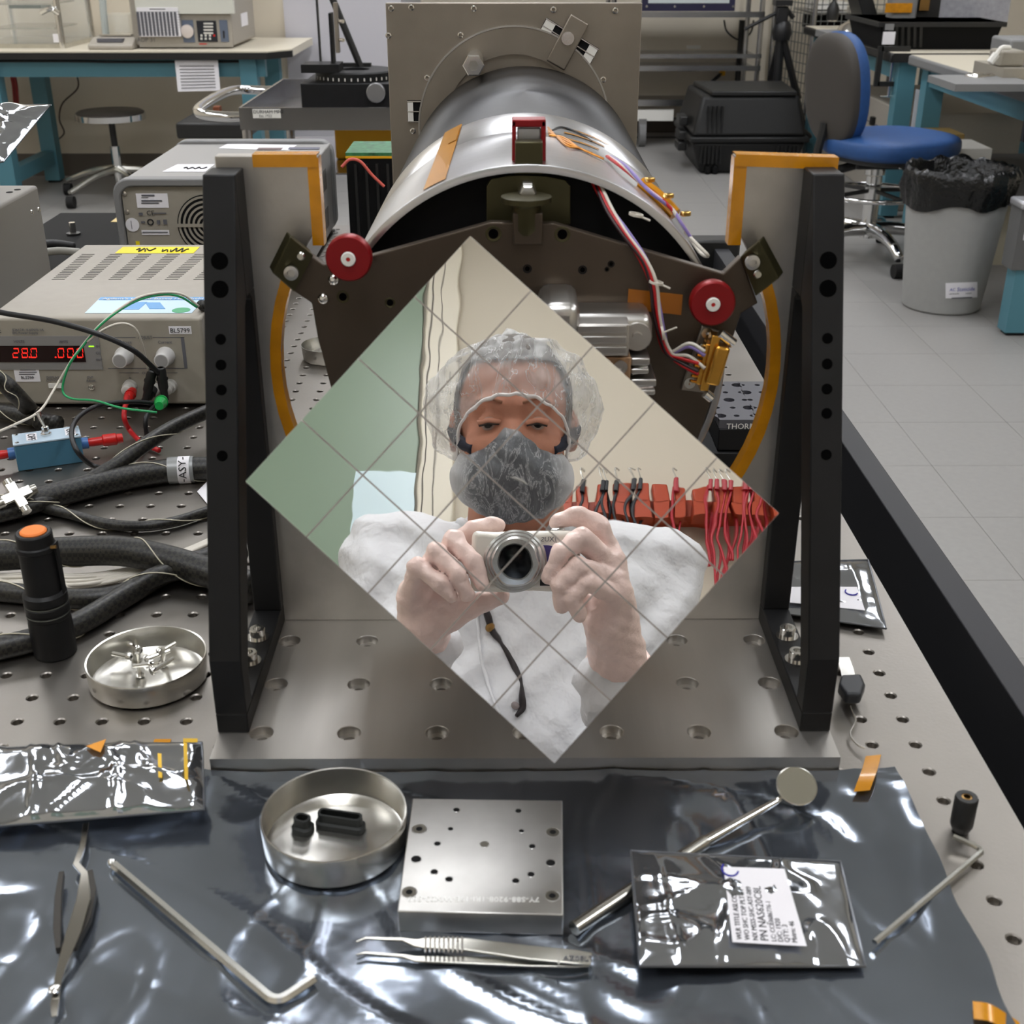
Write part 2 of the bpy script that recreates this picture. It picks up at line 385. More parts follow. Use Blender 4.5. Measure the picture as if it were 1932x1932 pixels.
def tape(name, path, wd, root, front=YU, th=.0005):
    """tape folded over an edge path (x,z); wd>0 lies on the front face away from the cutout centre"""
    b = MB(); n = len(path); P = [np.array(p) for p in path]
    for i in range(n - 1):
        pass
    vs = []; fs = []
    for i in range(n):
        t = P[min(i + 1, n - 1)] - P[max(i - 1, 0)]; t = t / np.linalg.norm(t); nn = np.array([t[1], -t[0]]) * (1 if wd > 0 else -1)
        a = P[i]; q = a + nn * abs(wd); e = a - nn * th
        vs += [(q[0], front - th, q[1]), (e[0], front - th, e[1]), (e[0], front + UT + th, e[1]), (a[0], front + UT + th, a[1]), (q[0], front, q[1])]
    for i in range(n - 1):
        k = 5 * i; fs += [(k, k + 1, k + 6, k + 5), (k + 1, k + 2, k + 7, k + 6), (k + 2, k + 3, k + 8, k + 7), (k + 4, k, k + 5, k + 9)]
    fs += [(0, 4, 1), (5 * n - 5, 5 * n - 4, 5 * n - 1)]
    b.add(vs, fs).build(name, KAP, root, smooth=40)
tape('edge_tape', [(sl, zT - .001 - .05 * k / 4) for k in range(5)], .0062, up)
tape('edge_tape', [(sr, zT - .051 + .05 * k / 4) for k in range(5)], .0070, up)
tape('edge_tape', [(-.144 + (sl - .0003 + .144) * k / 4, zT) for k in range(5)], .0062, up, th=.0009)
tape('edge_tape', [(sr + (.1895 - sr) * k / 4, zT - .002 * k / 4) for k in range(5)], .0058, up, th=.0009)
tape('edge_tape', arc[2:-2], -.0062, up)
for s, (x0, x1), nm in ((-1, (-.1678, -.1497), 'left'), (1, (.1700, .1877), 'right')):
    g = thing('gusset_bracket', 'black anodised gusset bracket %s of the mirror, bolted to the base plate' % nm, 'bracket', ((x0 + x1) / 2, .65, PT), 'black gusset brackets')
    outer = [(.583, PT), (.583, .0584), (.6875, .308), (YU, .308), (YU, PT)]
    inner = [(.598, .0225), (.598, .0440), (.6815, .2340), (.6860, .2385), (.6990, .2385), (.7015, .2340), (.7015, .0225)]
    # two sides of the frame: cut the profile into convex pieces
    b = MB()
    def piece(poly): b.prism([(x0, y, z) for y, z in poly], (x1 - x0, 0, 0))
    piece([(.583, PT), (YU, PT), (YU, .0225), (.583, .0225)])
    piece([(.583, .0225), (.598, .0225), (.598, .0440), (.6815, .2340), (.6875, .2385), (.6875, .308), (.583, .0584)])
    piece([(.6875, .2385), (YU, .2385), (YU, .308), (.6875, .308)])
    piece([(.7015, .0225), (YU, .0225), (YU, .2385), (.6960, .2385), (.7015, .2340)])
    b.build('frame', BLK, g, smooth=20, bev=.0008)
    xm = (x0 + x1) / 2
    sd = nrm(np.array([0, .6875 - .583, .308 - .0584])); nn = np.array([0, -sd[2], sd[1]])
    for z, r in ((.2645, .0048), (.2502, .0048), (.2247, .0030), (.2116, .0030), (.1988, .0030), (.1863, .0030), (.1650, .0030)):
        p = np.array([xm, .583 + (z - .0584) * (.6875 - .583) / (.308 - .0584), z])
        MB().lathe([(r, -.001), (r, .0002), (r * .97, .00035), (0, .00035)], p, nn, 24).build('hole', HOLEM, g)
    for y in (.667, .639):
        bo = MB().lathe([(0, 0), (.0072, 0), (.0072, .0012), (.005, .0012), (.005, .0068), (.0046, .0073), (.0026, .0073), (.0026, .0035), (0, .0035)], (xm, y, .0225), (0, 0, 1), 24).build('bolt', STEEL, g, label='stainless socket head bolt with washer')

# ---------------------------------------------------------------- the instrument: tube, ring, front frame
AX = np.array([.0125, 0, .185]); R_T = .1225
def axp(y): return np.array([.0125 + (y - .72) * .011, y, .185])
tube = thing('instrument_tube', 'large aluminium tube with a polished front ring lying behind the mirror', 'tube', (.016, 1.0, .06))
ad = nrm(axp(1.3) - axp(.72))
mt = mat('turned_aluminium', (66, 66, 68), .5, 1, .10, 60, .35, 60, .0006, aniso=.6, stretch=(.6, 14, .6))
MB().lathe([(R_T - .001, .152), (R_T - .001, .59), (R_T - .006, .59), (R_T - .006, .152)], axp(.72), ad, 96, True).build('barrel', mt, tube, smooth=40)
mring = mat('polished_ring', (196, 196, 198), .3, 1, .06, 25, .2, 40, .0004, aniso=.5, stretch=(.4, 12, .4))
MB().lathe([(R_T - .001, 0), (R_T + .0004, .001), (R_T + .0004, .13), (R_T + .0002, .1304), (R_T + .0002, .1309), (R_T + .0004, .1312), (R_T + .0004, .224), (R_T - .002, .2245), (R_T - .004, .2245), (R_T - .004, 0)], axp(.72), ad, 128, True).build('front_ring', mring, tube, smooth=40)
MB().cyl(axp(.728), axp(.734), R_T - .004, n=96).build('front_disc', BLKM, tube)
MB().lathe([(R_T - .010, .575), (R_T - .010, .60)], axp(.72), ad, 64).build('inner_sleeve', RED, tube)
# tape over ring
def onring(ang, y, dr=.0006): c = axp(y); return c + (R_T + dr) * np.array([math.sin(ang), 0, math.cos(ang)])
def ring_strip(a0, a1, y0, y1, name, m, root, th=.0005, na=6, ny=8, skew=0):
    b = MB(); b.grid(lambda u, v: onring(a0 + (a1 - a0) * u + skew * v, y0 + (y1 - y0) * v, .0004 + th), na, ny); return b.build(name, m, root)
ring_strip(-.52, -.40, .727, .955, 'tape_strip', KAP, tube)
ring_strip(-.46, -.405, .875, .94, 'tape_strip', KAP, tube, .001)
for q in (.10, .2, .3, .38):
    ring_strip(.18 + q * .1, .30 + q * .5, .775 + q * .28, .780 + q * .28, 'trace_strip', KAP, tube, .0006)
# rear square plate
YB = 1.315
sq = thing('square_plate', 'square aluminium plate with a large round port behind the tube', 'plate', (.01, YB, -.02))
a = aty(727, 3, YB); bq = aty(1212, 8, YB); x0, x1, z1 = a[0], bq[0], (a[2] + bq[2]) / 2
MB().box(x0, x1, YB, YB + .01, 0, z1).build('plate', ALUD, sq, bev=.0008)
PCN = aty(970, 241, YB); MB().lathe([(.0995, -.0035), (.0995, .0), (.0978, -.0005), (.0978, -.0035)], PCN, (0, 1, 0), 96, True).build('port_rim', ALUF, sq, smooth=40)
MB().lathe([(.0976, -.003), (.072, -.003), (.072, .004), (.0976, .004)], PCN, (0, 1, 0), 96, True).build('port_ring', ALUD, sq, smooth=40)
for px, py in ((738, 16), (776, 14), (894, 16), (1044, 18), (1161, 20), (733, 67), (869, 66), (806, 147), (1138, 150), (779, 247)):
    p = aty(px, py, YB); MB().lathe([(.0030, 0), (.0030, -.0010), (.0018, -.0015), (.0018, .0005), (0, .0005)], p, (0, 1, 0), 16).build('screw', STEEL, sq)
# louvre slots
def slot(px, py, wpx, hpx, ang, root):
    p = aty(px, py, YB); s_ = 1.47 / F_PX; R = basis((math.cos(ang), 0, -math.sin(ang)), (math.sin(ang), 0, math.cos(ang)))
    o = MB().obox(p + np.array([0, -.0006, 0]), wpx * s_, hpx * s_, .0018, R); s1 = o.build('slot', BLKM, root)
    b = MB()
    for k in (-1, 0, 1): b.obox(p + np.array([0, -.002, 0]) + R @ np.array([0, k * hpx * s_ / 2.2, 0]), wpx * s_, .0010, .0016, R)
    b.build('grille_bar', STEEL, s1)
    MB().obox(p + np.array([0, -.0018, 0]) - R @ np.array([wpx * s_ * .28 * (1 if px < 1080 else -1), 0, 0]), wpx * s_ * .4, hpx * s_ * .9, .0012, R).build('shutter', WHT_P, s1)
slot(1045, 61, 42, 26, .52, sq); slot(1102, 95, 38, 28, .52, sq); slot(782, 210, 22, 34, 0, sq)
# tab with bolt on the port
tp = aty(1071, 72, YB - .004)
MB().obox(tp + np.array([0, 0, -.004]), .021, .050, .003, basis((math.cos(.5), 0, -math.sin(.5)), (math.sin(.5), 0, math.cos(.5)))).build('tab', ALUD, sq, bev=.004, seg=3)
MB().lathe([(.0065, 0), (.0065, -.0015), (.0048, -.0015), (.0048, -.003), (.0045, -.003), (.0045, -.005), (.002, -.005), (.002, -.002), (0, -.002)], tp + np.array([0, -.002, 0]), (0, 1, 0), 20).build('bolt', STEEL, sq)
e0, e1 = aty(885, 138, 1.215), aty(897, 108, YB)
MB().cyl(e1, e1 + np.array([0, -.085, 0]), .0085, n=24).build('standoff', STEELD, sq)
MB().lathe([(.0105, -.010), (.0105, 0), (.0095, .001), (.005, .001), (.005, -.006), (0, -.006)][::-1], e1 + np.array([0, -.085, 0]), (0, -1, 0), 6).build('nut', STEEL, sq)
# base blocks carrying tube and square plate
cr = thing('tube_cradle', 'dark cradle block under the aluminium tube behind the upright plate', 'cradle', (.02, 1.05, 0))
MB().box(-.07, .11, .95, 1.28, 0, .02).build('base', BLK, cr, bev=.001)
for y in (.98, 1.22):
    ang = [math.radians(-62 + 124 * k / 16) for k in range(17)]
    prof = [(axp(y)[0] + R_T * math.sin(t), y, .185 - R_T * math.cos(t)) for t in ang] + [(.125, y, .02), (-.09, y, .02)]
    MB().prism(prof, (0, .025, 0)).build('saddle', BLK, cr)

# front frame with ears, knobs, bracket
YP, PTH = .6985, .0075
ff = thing('front_frame', 'brown coated metal frame with two ears holding the mirror in front of the tube', 'frame', (.01, YP, .06))
out = [(925, 420), (690, 486), (610, 500), (585, 482), (548, 545), (588, 572), (600, 640), (640, 790), (700, 900), (760, 960), (1200, 960), (1310, 850), (1362, 700), (1398, 592), (1430, 572), (1398, 485), (1365, 517), (1046, 422)]
MB().prism([aty(*p, YP) for p in out], (0, PTH, 0)).build('plate', OLIVE, ff, smooth=0, bev=.0008)
for s, quad in ((-1, [(548, 447), (514, 515), (556, 552), (592, 482)]), (1, [(1432, 455), (1396, 485), (1425, 560), (1470, 525)])):
    c4 = [aty(*p, YP - .004) for p in quad]
    outer_i = (0, 1) if s < 0 else (0, 3)
    for i in ((0, 1) if s < 0 else (0, 3)): c4[i] = aty(*quad[i], YP - .012)
    b = MB(); n4 = nrm(np.cross(c4[1] - c4[0], c4[2] - c4[0])); n4 = n4 if n4[1] > 0 else -n4
    b.prism(c4, n4 * .008); b.build('ear_clip', OLIVED, ff, smooth=0, bev=.0008)
    cen = sum(c4) / 4
    scr = (550, 514) if s < 0 else (1419, 494)
    p = aty(*scr, YP - .0095); MB().lathe([(.0042, 0), (.0042, -.0022), (.0022, -.0026), (.0022, -.0005), (0, -.0005)], p, (0, 1, 0), 24).build('screw', ALUF, ff)
    pn = (568, 482) if s < 0 else (1429, 516)
    p = aty(*pn, YP - .0065); MB().lathe([(.0022, .001), (.0026, 0), (.0026, -.002), (.0018, -.003), (0, -.003)], p, (0, 1, 0), 20).build('pin', STEELD, ff)
for px, py, r in ((931, 441, .0032), (1061, 442, .0032), (647, 560, .0026), (736, 571, .0022), (995, 507, .0018), (1099, 509, .0018), (1153, 498, .0014), (1145, 508, .0010)):
    p = aty(px, py, YP); MB().lathe([(r * 1.45, -.0002), (r * 1.3, -.0004), (r, .0), (r, .003), (0, .003)], p, (0, 1, 0), 20).build('hole', OLIVED if r > .002 else BLKM, ff)
    MB().cyl(p + np.array([0, -.0002, 0]), p + np.array([0, .001, 0]), r * .9, n=16).build('hole_core', HOLEM, ff)
for px, py in ((630, 527), (610, 563)):
    p = aty(px, py, YP); MB().lathe([(.0036, 0), (.0036, -.001), (.0030, -.0026), (.0016, -.0036), (0, -.0038)], p, (0, 1, 0), 24).build('dome_pin', STEEL, ff)
for px, py, nm in ((659, 485, 'left'), (1343, 570, 'right')):
    p = aty(px, py, YP - .012)
    kn = MB().lathe([(.008, .012), (.008, .004), (.0125, .0035), (.0131, .0025), (.0131, -.0035), (.0122, -.0048), (.0045, -.0048), (.0043, -.0040), (0, -.0040)], p, (0, 1, 0), 48).build('knob', RED, ff, label='round red anodised knob')
    MB().lathe([(.0041, -.0040), (.0041, -.0056), (.0036, -.0061), (.0013, -.0061), (.0013, -.0048), (0, -.0048)], p, (0, 1, 0), 24).build('washer', WHITE, kn)
    MB().cyl(p + np.array([0, -.0056, 0]), p + np.array([0, -.0048, 0]), .0012, n=10).build('screw', REDP, kn)
# top bracket: olive tombstone plate, pedestal, pin, red clip
yb_ = .7215
tb_ = [(918, 424), (918, 352), (926, 338), (955, 333), (985, 331), (1030, 333), (1066, 340), (1076, 352), (1076, 424)]
MB().prism([aty(px, py, yb_) for px, py in tb_], (0, .006, 0)).build('back_bracket', OLIVED, ff, smooth=0, bev=.0006)
pp = aty(993, 378, YP + .002)
MB().lathe([(0, -.0115), (.0072, -.0115), (.0085, -.0085), (.0085, .004), (.0100, .006), (.0145, .0065), (.0145, .0095), (.0060, .0100), (0, .0100)], aty(993, 402, YP + .004), (0, 0, 1), 32).build('pedestal', OLIVED, ff)
MB().prism([aty(px, py, YP - .003) for px, py in ((968, 402), (1024, 402), (1024, 462), (968, 462))], (0, .008, 0)).build('pedestal_boss', OLIVE, ff, bev=.001)
MB().lathe([(0, -.0125), (.0040, -.0125), (.0052, -.0105), (.0052, .008)], aty(995, 358, .715), (0, 1, 0), 6).build('set_pin', STEELD, ff)
MB().prism([aty(px, py, yb_ + .002) for px, py in ((972, 330), (972, 268), (1024, 268), (1024, 330))], (0, .012, 0)).build('clip_block', OLIVED, ff, bev=.0008)
# red U clip
rc = thing('red_clip', 'small red anodised clip frame on top of the polished ring', 'clip', aty(998, 330, .735))
for (xa, xb, ya, yb2) in ((966, 974, 228, 325), (1021, 1030, 228, 325), (966, 1030, 226, 240)):
    MB().prism([aty(xa, ya, .735), aty(xb, ya, .735), aty(xb, yb2, .735), aty(xa, yb2, .735)], (0, .014, 0)).build('frame_bar', RED, rc, bev=.0006)
MB().prism([aty(px, py, .738) for px, py in ((976, 242), (1020, 242), (1020, 294), (976, 294))], (0, .008, 0)).build('block', mat('satin_plate', (186, 186, 186), .35, .9), rc, bev=.0006)

mo_ = (onmir(887, 444) + onmir(460, 910) + onmir(1048, 1440) + onmir(1471, 968)) / 4
# aluminium actuator behind the mirror
ac = thing('actuator', 'aluminium actuator with clamp blocks half hidden behind the tilted mirror', 'actuator', aty(1130, 740, .665))
def pbox(name, x0, y0, x1, y1, yf, dp, m, root, bev=.001):
    a, b = aty(x0, y0, yf), aty(x1, y1, yf); return MB().box(min(a[0], b[0]), max(a[0], b[0]), yf, yf + dp, min(a[2], b[2]), max(a[2], b[2])).build(name, m, root, bev=bev, seg=3)
pbox('motor_can', 1020, 576, 1094, 640, .648, .05, ALUF, ac, .006)
pbox('gear_housing', 1060, 597, 1230, 665, .664, .034, ALUF, ac, .006)
p = aty(1202, 635, .664); MB().lathe([(.0085, 0), (.0080, -.0010), (.003, -.0010), (.003, -.003), (0, -.003)], p, (0, 1, 0), 24).build('bearing_cap', ALU, ac)
pbox('slide_body', 1090, 612, 1186, 672, .652, .04, ALU, ac)
for k in range(3): pbox('slide_rib', 1090, 615 + k * 20, 1182, 628 + k * 20, .6505, .004, ALUF, ac, .0004)
pbox('clamp_block', 1130, 674, 1188, 752, .655, .04, mat('tan_anodised', (176, 142, 112), .4, .7), ac)
p = aty(1170, 690, .655); MB().lathe([(.004, 0), (.004, -.003), (.002, -.003), (.002, -.001), (0, -.001)], p, (0, 1, 0), 18).build('screw', STEEL, ac)
for k in range(2):
    pbox('clamp_jaw', 1190, 676 + 40 * k, 1226 + 12 * k, 690 + 40 * k, .658, .03, ALUF, ac)
    pbox('clamp_jaw', 1190, 696 + 40 * k, 1224 + 12 * k, 706 + 40 * k, .658, .03, ALUF, ac)
    p0, p1 = aty(1192, 700 + 34 * k, .662), aty(1222 + 10 * k, 692 + 38 * k, .662); MB().cyl(p0, p1, .0028, n=14).build('jaw_pin', STEEL, ac)
mb_ = mo_ - MN * .009; MB().cyl(mb_, aty(1090, 680, .665), .014, n=24).build("mirror_stem", ALU, ac)

# tiled mirror
cn = [onmir(887, 444), onmir(460, 910), onmir(1048, 1440), onmir(1471, 968)]      # top, left, bottom, right
mo = (cn[0] + cn[1] + cn[2] + cn[3]) / 4
eu = nrm(cn[3] - cn[0]); ev = nrm(cn[1] - cn[0]); ev = nrm(ev - (ev @ eu) * eu); en = np.cross(eu, ev); en = en if en @ MN > 0 else -en
LU, LV = .2063, .1657
mr = thing('tiled_mirror', 'tilted rectangular mirror of twenty square tiles showing a gowned person with a camera', 'mirror', mo)
bkm = mat('mirror_backing', (186, 178, 172), .5, .2)
Rm = np.stack([eu, ev, en if np.linalg.det(np.stack([eu, ev, en], 1)) > 0 else -en], 1)
MB().obox(mo - en * .0031, LU, LV, .0050, Rm).build('backing', bkm, mr, bev=.0005)
MIR = bpy.data.materials.new('mirror_glass'); MIR.use_nodes = True; nt = MIR.node_tree; p = nt.nodes['Principled BSDF']
p.inputs['Metallic'].default_value = 1; p.inputs['Roughness'].default_value = .0; p.inputs['Base Color'].default_value = (.93, .93, .91, 1)
tcn = nt.nodes.new('ShaderNodeTexCoord'); nz = nt.nodes.new('ShaderNodeTexNoise'); nz.inputs['Scale'].default_value = 55; nz.inputs['Detail'].default_value = 1.0
gm = nt.nodes.new('ShaderNodeNewGeometry'); nt.links.new(gm.outputs['Position'], nz.inputs[0])
bn = nt.nodes.new('ShaderNodeBump'); bn.inputs['Strength'].default_value = 1; bn.inputs['Distance'].default_value = 3.0e-5
nt.links.new(nz.outputs[0], bn.inputs['Height']); nt.links.new(bn.outputs[0], p.inputs['Normal'])
cu_, cv_ = LU / 5, LV / 4; gap = .0008; tm = None
for i in range(5):
    for j in range(4):
        c = mo + eu * ((i - 2) * cu_) + ev * ((j - 1.5) * cv_)
        if tm is None:
            tob = MB().obox(mo, cu_ - gap, cv_ - gap, .0012, Rm).build('mirror_tile', MIR, mr, smooth=0); tm = tob.data
        else: tob = bpy.data.objects.new('mirror_tile', tm); COL.objects.link(tob); tob.parent = mr
        tob.location = tuple(c - mo)
# ---------------------------------------------------------------- things on the optical table
from mathutils import noise as mnoise
def pn(x, y, z=0.0): return mnoise.noise(Vector((x, y, z)))
def ridge(x, y, s, k): return max(0, 1 - abs(pn(x * s, y * s, k)) * 5) ** 2
def pl(lst): return [aty(p[0], p[1], p[3]) if p[2] == 'y' else atz(p[0], p[1], p[3]) for p in lst]

FOIL = mat('shielding_foil', (146, 154, 166), .14, .92, .20, 7, .22, 20, .004, rvar=.06)
FOILB = mat('shielding_bag', (172, 176, 182), .10, .92, .12, 20, .3, 30, .003)
def foil_z(x, y):
    base = .0006 + .0006 * (1 + pn(x * 9, y * 9)) + .0014 * ridge(x * .6 + y, y * .35 - x * .3, 14, 3.3) + .0010 * ridge(x, y * .5, 23, 8.1)
    edge = max(0, 1 - (.2185 - x) / .025)
    return base + .004 * edge * (1 + pn(x * 20, y * 26, 5)) * .7 + .0035 * max(0, 1 - (y - .2) / .2) * (1 + pn(x * 11, y * 14, 9))
b = MB()
def ff_(u, v):
    x = -.36 + u * (.219 + .36); y = .20 + v * (.5572 - .20)
    x += (.003 * pn(y * 30, 2) if u > .99 else 0)
    return (x, y, foil_z(x, y))
b.grid(ff_, 150, 100)
b.build('foil_sheet', FOIL, None, smooth=180, label='large blue grey static shielding foil sheet spread in front of the base plate', cat='foil sheet')

def bag(name, c4, label, bulge=.004, wr=.0015, seed=0, nu=50, nv=32, m=None, root=None, z0=None):
    A, B_, D_, E_ = [np.asarray(p, float) for p in c4]     # a corner, +u corner, opposite, +v corner
    n_ = nrm(np.cross(B_ - A, E_ - A)); n_ = n_ if n_[2] > 0 else -n_
    b = MB(); L = np.linalg.norm(B_ - A); W = np.linalg.norm(E_ - A)
    def top(u, v):
        p = A * (1 - u) * (1 - v) + B_ * u * (1 - v) + D_ * u * v + E_ * (1 - u) * v
        k = (16 * u * (1 - u) * v * (1 - v)) ** .45
        hgt = bulge * k * (1 + .5 * pn(u * 3 + seed, v * 3)) + .75 * wr * (ridge(u * L, v * W * .35, 40, seed) + .8 * ridge(u * L * .5, v * W, 46, seed + 4)) * (.35 + k) + .0006
        return p + n_ * hgt
    b.grid(top, nu, nv); n0 = len(b.v)
    b.grid(lambda u, v: A * (1 - u) * (1 - v) + B_ * u * (1 - v) + D_ * u * v + E_ * (1 - u) * v, 2, 2)
    for i in range(4): pass
    r = thing(name, label, 'bag', (A + B_ + D_ + E_) / 4, 'static shielding bags')
    b.build('film', m or FOILB, r, smooth=180)
    rim = []
    for (P, Q) in ((A, B_), (B_, D_), (D_, E_), (E_, A)): rim += [P * (1 - t / 6) + Q * t / 6 + n_ * .0009 for t in range(6)]
    MB().sweep(rim + [rim[0]], .0006, 5, 0).build('seam', mat('bag_seam', (112, 114, 118), .3, .8), r)
    return r, (A, B_, D_, E_, n_)
def on4(c, u, v, o=.0): A, B_, D_, E_, n_ = c; return A * (1 - u) * (1 - v) + B_ * u * (1 - v) + D_ * u * v + E_ * (1 - u) * v + n_ * o
# bag with part label, front right
bg, c = bag('shielding_bag', [atz(1190, 1608, .0105), atz(1585, 1628, .0050), atz(1632, 1826, .0035), atz(1206, 1826, .0095)], 'silver zip bag with a white part label lying in front of the round inspection mirror', .005, .002, 1.7)
def sticker(root, P4, m=PAPER, th=.0003, name='sticker', **kw):
    A, B_, D_, E_ = P4; n_ = nrm(np.cross(B_ - A, E_ - A)); return MB().prism([A, B_, D_, E_], n_ * th).build(name, m, root, smooth=0, **kw)
q = [atz(1365, 1636, .0150), atz(1480, 1640, .0140), atz(1522, 1786, .0125), atz(1382, 1778, .0140)]
lb = sticker(bg, [q[3], q[2], q[1], q[0]], label='white printed part label')
up_ = nrm(q[0] - q[3]); rt_ = nrm(q[2] - q[3])
def ltxt(s, fx, fy, size, root, m=INK):   # label text runs up the sticker
    p = q[3] + (q[2] - q[3]) * fx + (q[0] - q[3]) * fy; text('lettering', s, p, up_, -rt_, size, m, root, .0005)
for s, fx, sz in (('WLR TITLE ASLCC529', .13, .0034), ('WO SHC TOP PLT V1', .24, .0034), ('NX MSSS-SHC-ASY-089', .35, .0034), ('PN NAS620C8L', .49, .0052), ('LC: CC03686776-1', .60, .0032), ('D/C: 1920', .69, .0034), ('QTY: 3', .78, .0036), ('Mstrn: 46', .88, .0034)):
    ltxt(s, fx, .03, sz, bg)
cc = q[0] + (q[1] - q[0]) * .1 - up_ * .002
MB().sweep([cc + rt_ * (.004 * math.cos(t)) + up_ * (.0045 * math.sin(t)) + np.array([0, 0, .0006]) for t in np.linspace(2.4, 6.0, 12)], .0005, 5, 0).build('pen_mark', BLUEINK, bg)
# bag at left edge
bg2, c2 = bag('shielding_bag', [atz(-60, 1416, .012), atz(382, 1403, .016), atz(386, 1530, .012), atz(-60, 1566, .008)], 'silver bag with an orange warning triangle lying at the left edge', .009, .003, 5.2)
ORNG = mat('orange_print', (214, 140, 24), .5)
def tri(P, r, n_, e, m, root): MB().prism([P + nrm(e) * r, P - nrm(e) * r * .55 + nrm(np.cross(n_, e)) * r * .9, P - nrm(e) * r * .55 - nrm(np.cross(n_, e)) * r * .9], n_ * .0004).build('print_mark', m, root, smooth=0)
tri(on4(c2, .57, .27, .0135), .006, c2[4], c2[0] - c2[1], ORNG, bg2)
for u0, u1, v0, v1 in ((.93, .99, .14, .20), (.93, .945, .2, .75), (.82, .835, .35, .7)):
    sticker(bg2, [on4(c2, u0, v0, .0105), on4(c2, u0, v1, .0105), on4(c2, u1, v1, .0100), on4(c2, u1, v0, .0100)], mat('yellow_print', (200, 160, 30), .4, .4), .0002, 'print_mark')
# bag behind the right gusset
bg3, c3 = bag('shielding_bag', [atz(1478, 1062, .004), atz(1638, 1058, .004), atz(1672, 1188, .003), atz(1470, 1158, .003)], 'silver bag with a blue pen mark lying behind the right gusset bracket', .003, .0015, 9.1, 30, 20)
sticker(bg3, [atz(1490, 1185 - 48, .0075), atz(1632, 1152, .0075), atz(1617, 1108, .0075), atz(1490, 1108, .0075)])
cc = atz(1606, 1118, .0078)
MB().sweep([cc + np.array([.0042 * math.cos(t), .0045 * math.sin(t), .0006]) for t in np.linspace(2.4, 5.8, 12)], .0005, 5, 0).build('pen_mark', BLUEINK, bg3)

# kapton tabs
def tab(pts, wd, label, side):
    MB().strip(catmull([np.asarray(p) for p in pts], 4), side, wd, .0003).build('tape_tab', KAP, None, label=label, cat='tape', group='amber tape tabs')
tab([atz(1648, 1425, .0012), atz(1642, 1448, .004), atz(1634, 1470, .006), atz(1626, 1492, .0055)], .0095, 'amber tape tab holding the back corner of the foil sheet', (1, .15, 0))
tab([atz(1836, 1905, .006), atz(1872, 1912, .007), atz(1925, 1945, .0012)], .010, 'crumpled amber tape tab at the bottom right corner of the foil', (.3, 1, 0))
tab([atz(290, 1398, .001), atz(322, 1398, .001)], .004, 'short amber tape tab peeking out above the left bag', (0, 1, 0))

# ---- metal dishes
DISHM = mat('dish_aluminium', (214, 212, 206), .26, 1, .08, 50, .2, 60, .0008)
def dish(px, py, z, r, hgt, label, tilt=None):
    p = atz(px, py, z + hgt); o = np.array([p[0], p[1], z]); d = (0, 0, 1) if tilt is None else tilt
    return MB().lathe([(0, .0010), (r - .004, .0010), (r - .0015, .0022), (r - .0008, hgt), (r, hgt + .0003), (r + .0003, hgt - .0003), (r - .0003, .0022), (r - .003, 0), (0, 0)], o, d, 64).build('metal_dish', DISHM, None, smooth=40, label=label, cat='dish', group='round metal dishes'), o
d1, o1 = dish(276, 1238, .0, .0370, .0165, 'round aluminium dish full of small screws beside the left gusset bracket')
d2, o2 = dish(630, 1533, .0022, .0372, .0185, 'round aluminium dish holding two black rubber caps on the foil')
pd = atz(600, 652, .015); MB().lathe([(0, .001), (.026, .001), (.0285, .003), (.030, .017), (.0305, .017), (.029, .002), (.027, 0), (0, 0)], (pd[0] + .012, pd[1], 0), (0, 0, 1), 48).build('metal_dish', DISHM, None, smooth=40, label='small round metal dish seen through the left of the cutout', cat='dish', group='round metal dishes')
# rubber caps in the dish
def ringbox(cx, cy, z, lx, ly, hgt, ang, th, name, label):
    R = rotz(ang); b = MB(); n = 24; prof = []
    for k in range(n * 2):
        pass
    def loop(ax, ay, zz, rr):
        o_ = []
        for qx, qy, a0 in ((1, 1, 0), (-1, 1, 90), (-1, -1, 180), (1, -1, 270)):
            for k in range(5):
                a = math.radians(a0 + k * 22.5); o_.append(np.array([cx, cy, zz]) + R @ np.array([qx * (ax - rr) + rr * math.cos(a), qy * (ay - rr) + rr * math.sin(a), 0]))
        return o_
    r0 = min(lx, ly) * .7
    rings = [loop(lx, ly, z, r0), loop(lx, ly, z + hgt * .35, r0), loop(lx - .0012, ly - .0012, z + hgt * .45, r0 * .8), loop(lx - .0012, ly - .0012, z + hgt, r0 * .8), loop(lx - .0012 - th, ly - .0012 - th, z + hgt, r0 * .6), loop(lx - .0012 - th, ly - .0012 - th, z + hgt * .25, r0 * .6)]
    vs = [p for r in rings for p in r]; m_ = 20; fs = []
    for L in range(5): fs += [(L * m_ + k, L * m_ + (k + 1) % m_, (L + 1) * m_ + (k + 1) % m_, (L + 1) * m_ + k) for k in range(m_)]
    fs += [tuple(range(m_ - 1, -1, -1)), tuple(range(5 * m_, 6 * m_))]
    return b.add(vs, fs).build(name, mat('conductive_rubber', (22, 25, 24), .6), None, smooth=30, label=label, cat='cap', group='black rubber caps')
p = atz(643, 1560, .0035); ringbox(p[0], p[1], .0034, .0132, .0044, .0085, -.22, .0012, 'connector_cap', 'long black rubber connector cap lying in the metal dish')
p = atz(572, 1566, .0035); ringbox(p[0], p[1], .0034, .0056, .0046, .0085, -.4, .0012, 'connector_cap', 'short black rubber connector cap at the left of the metal dish')
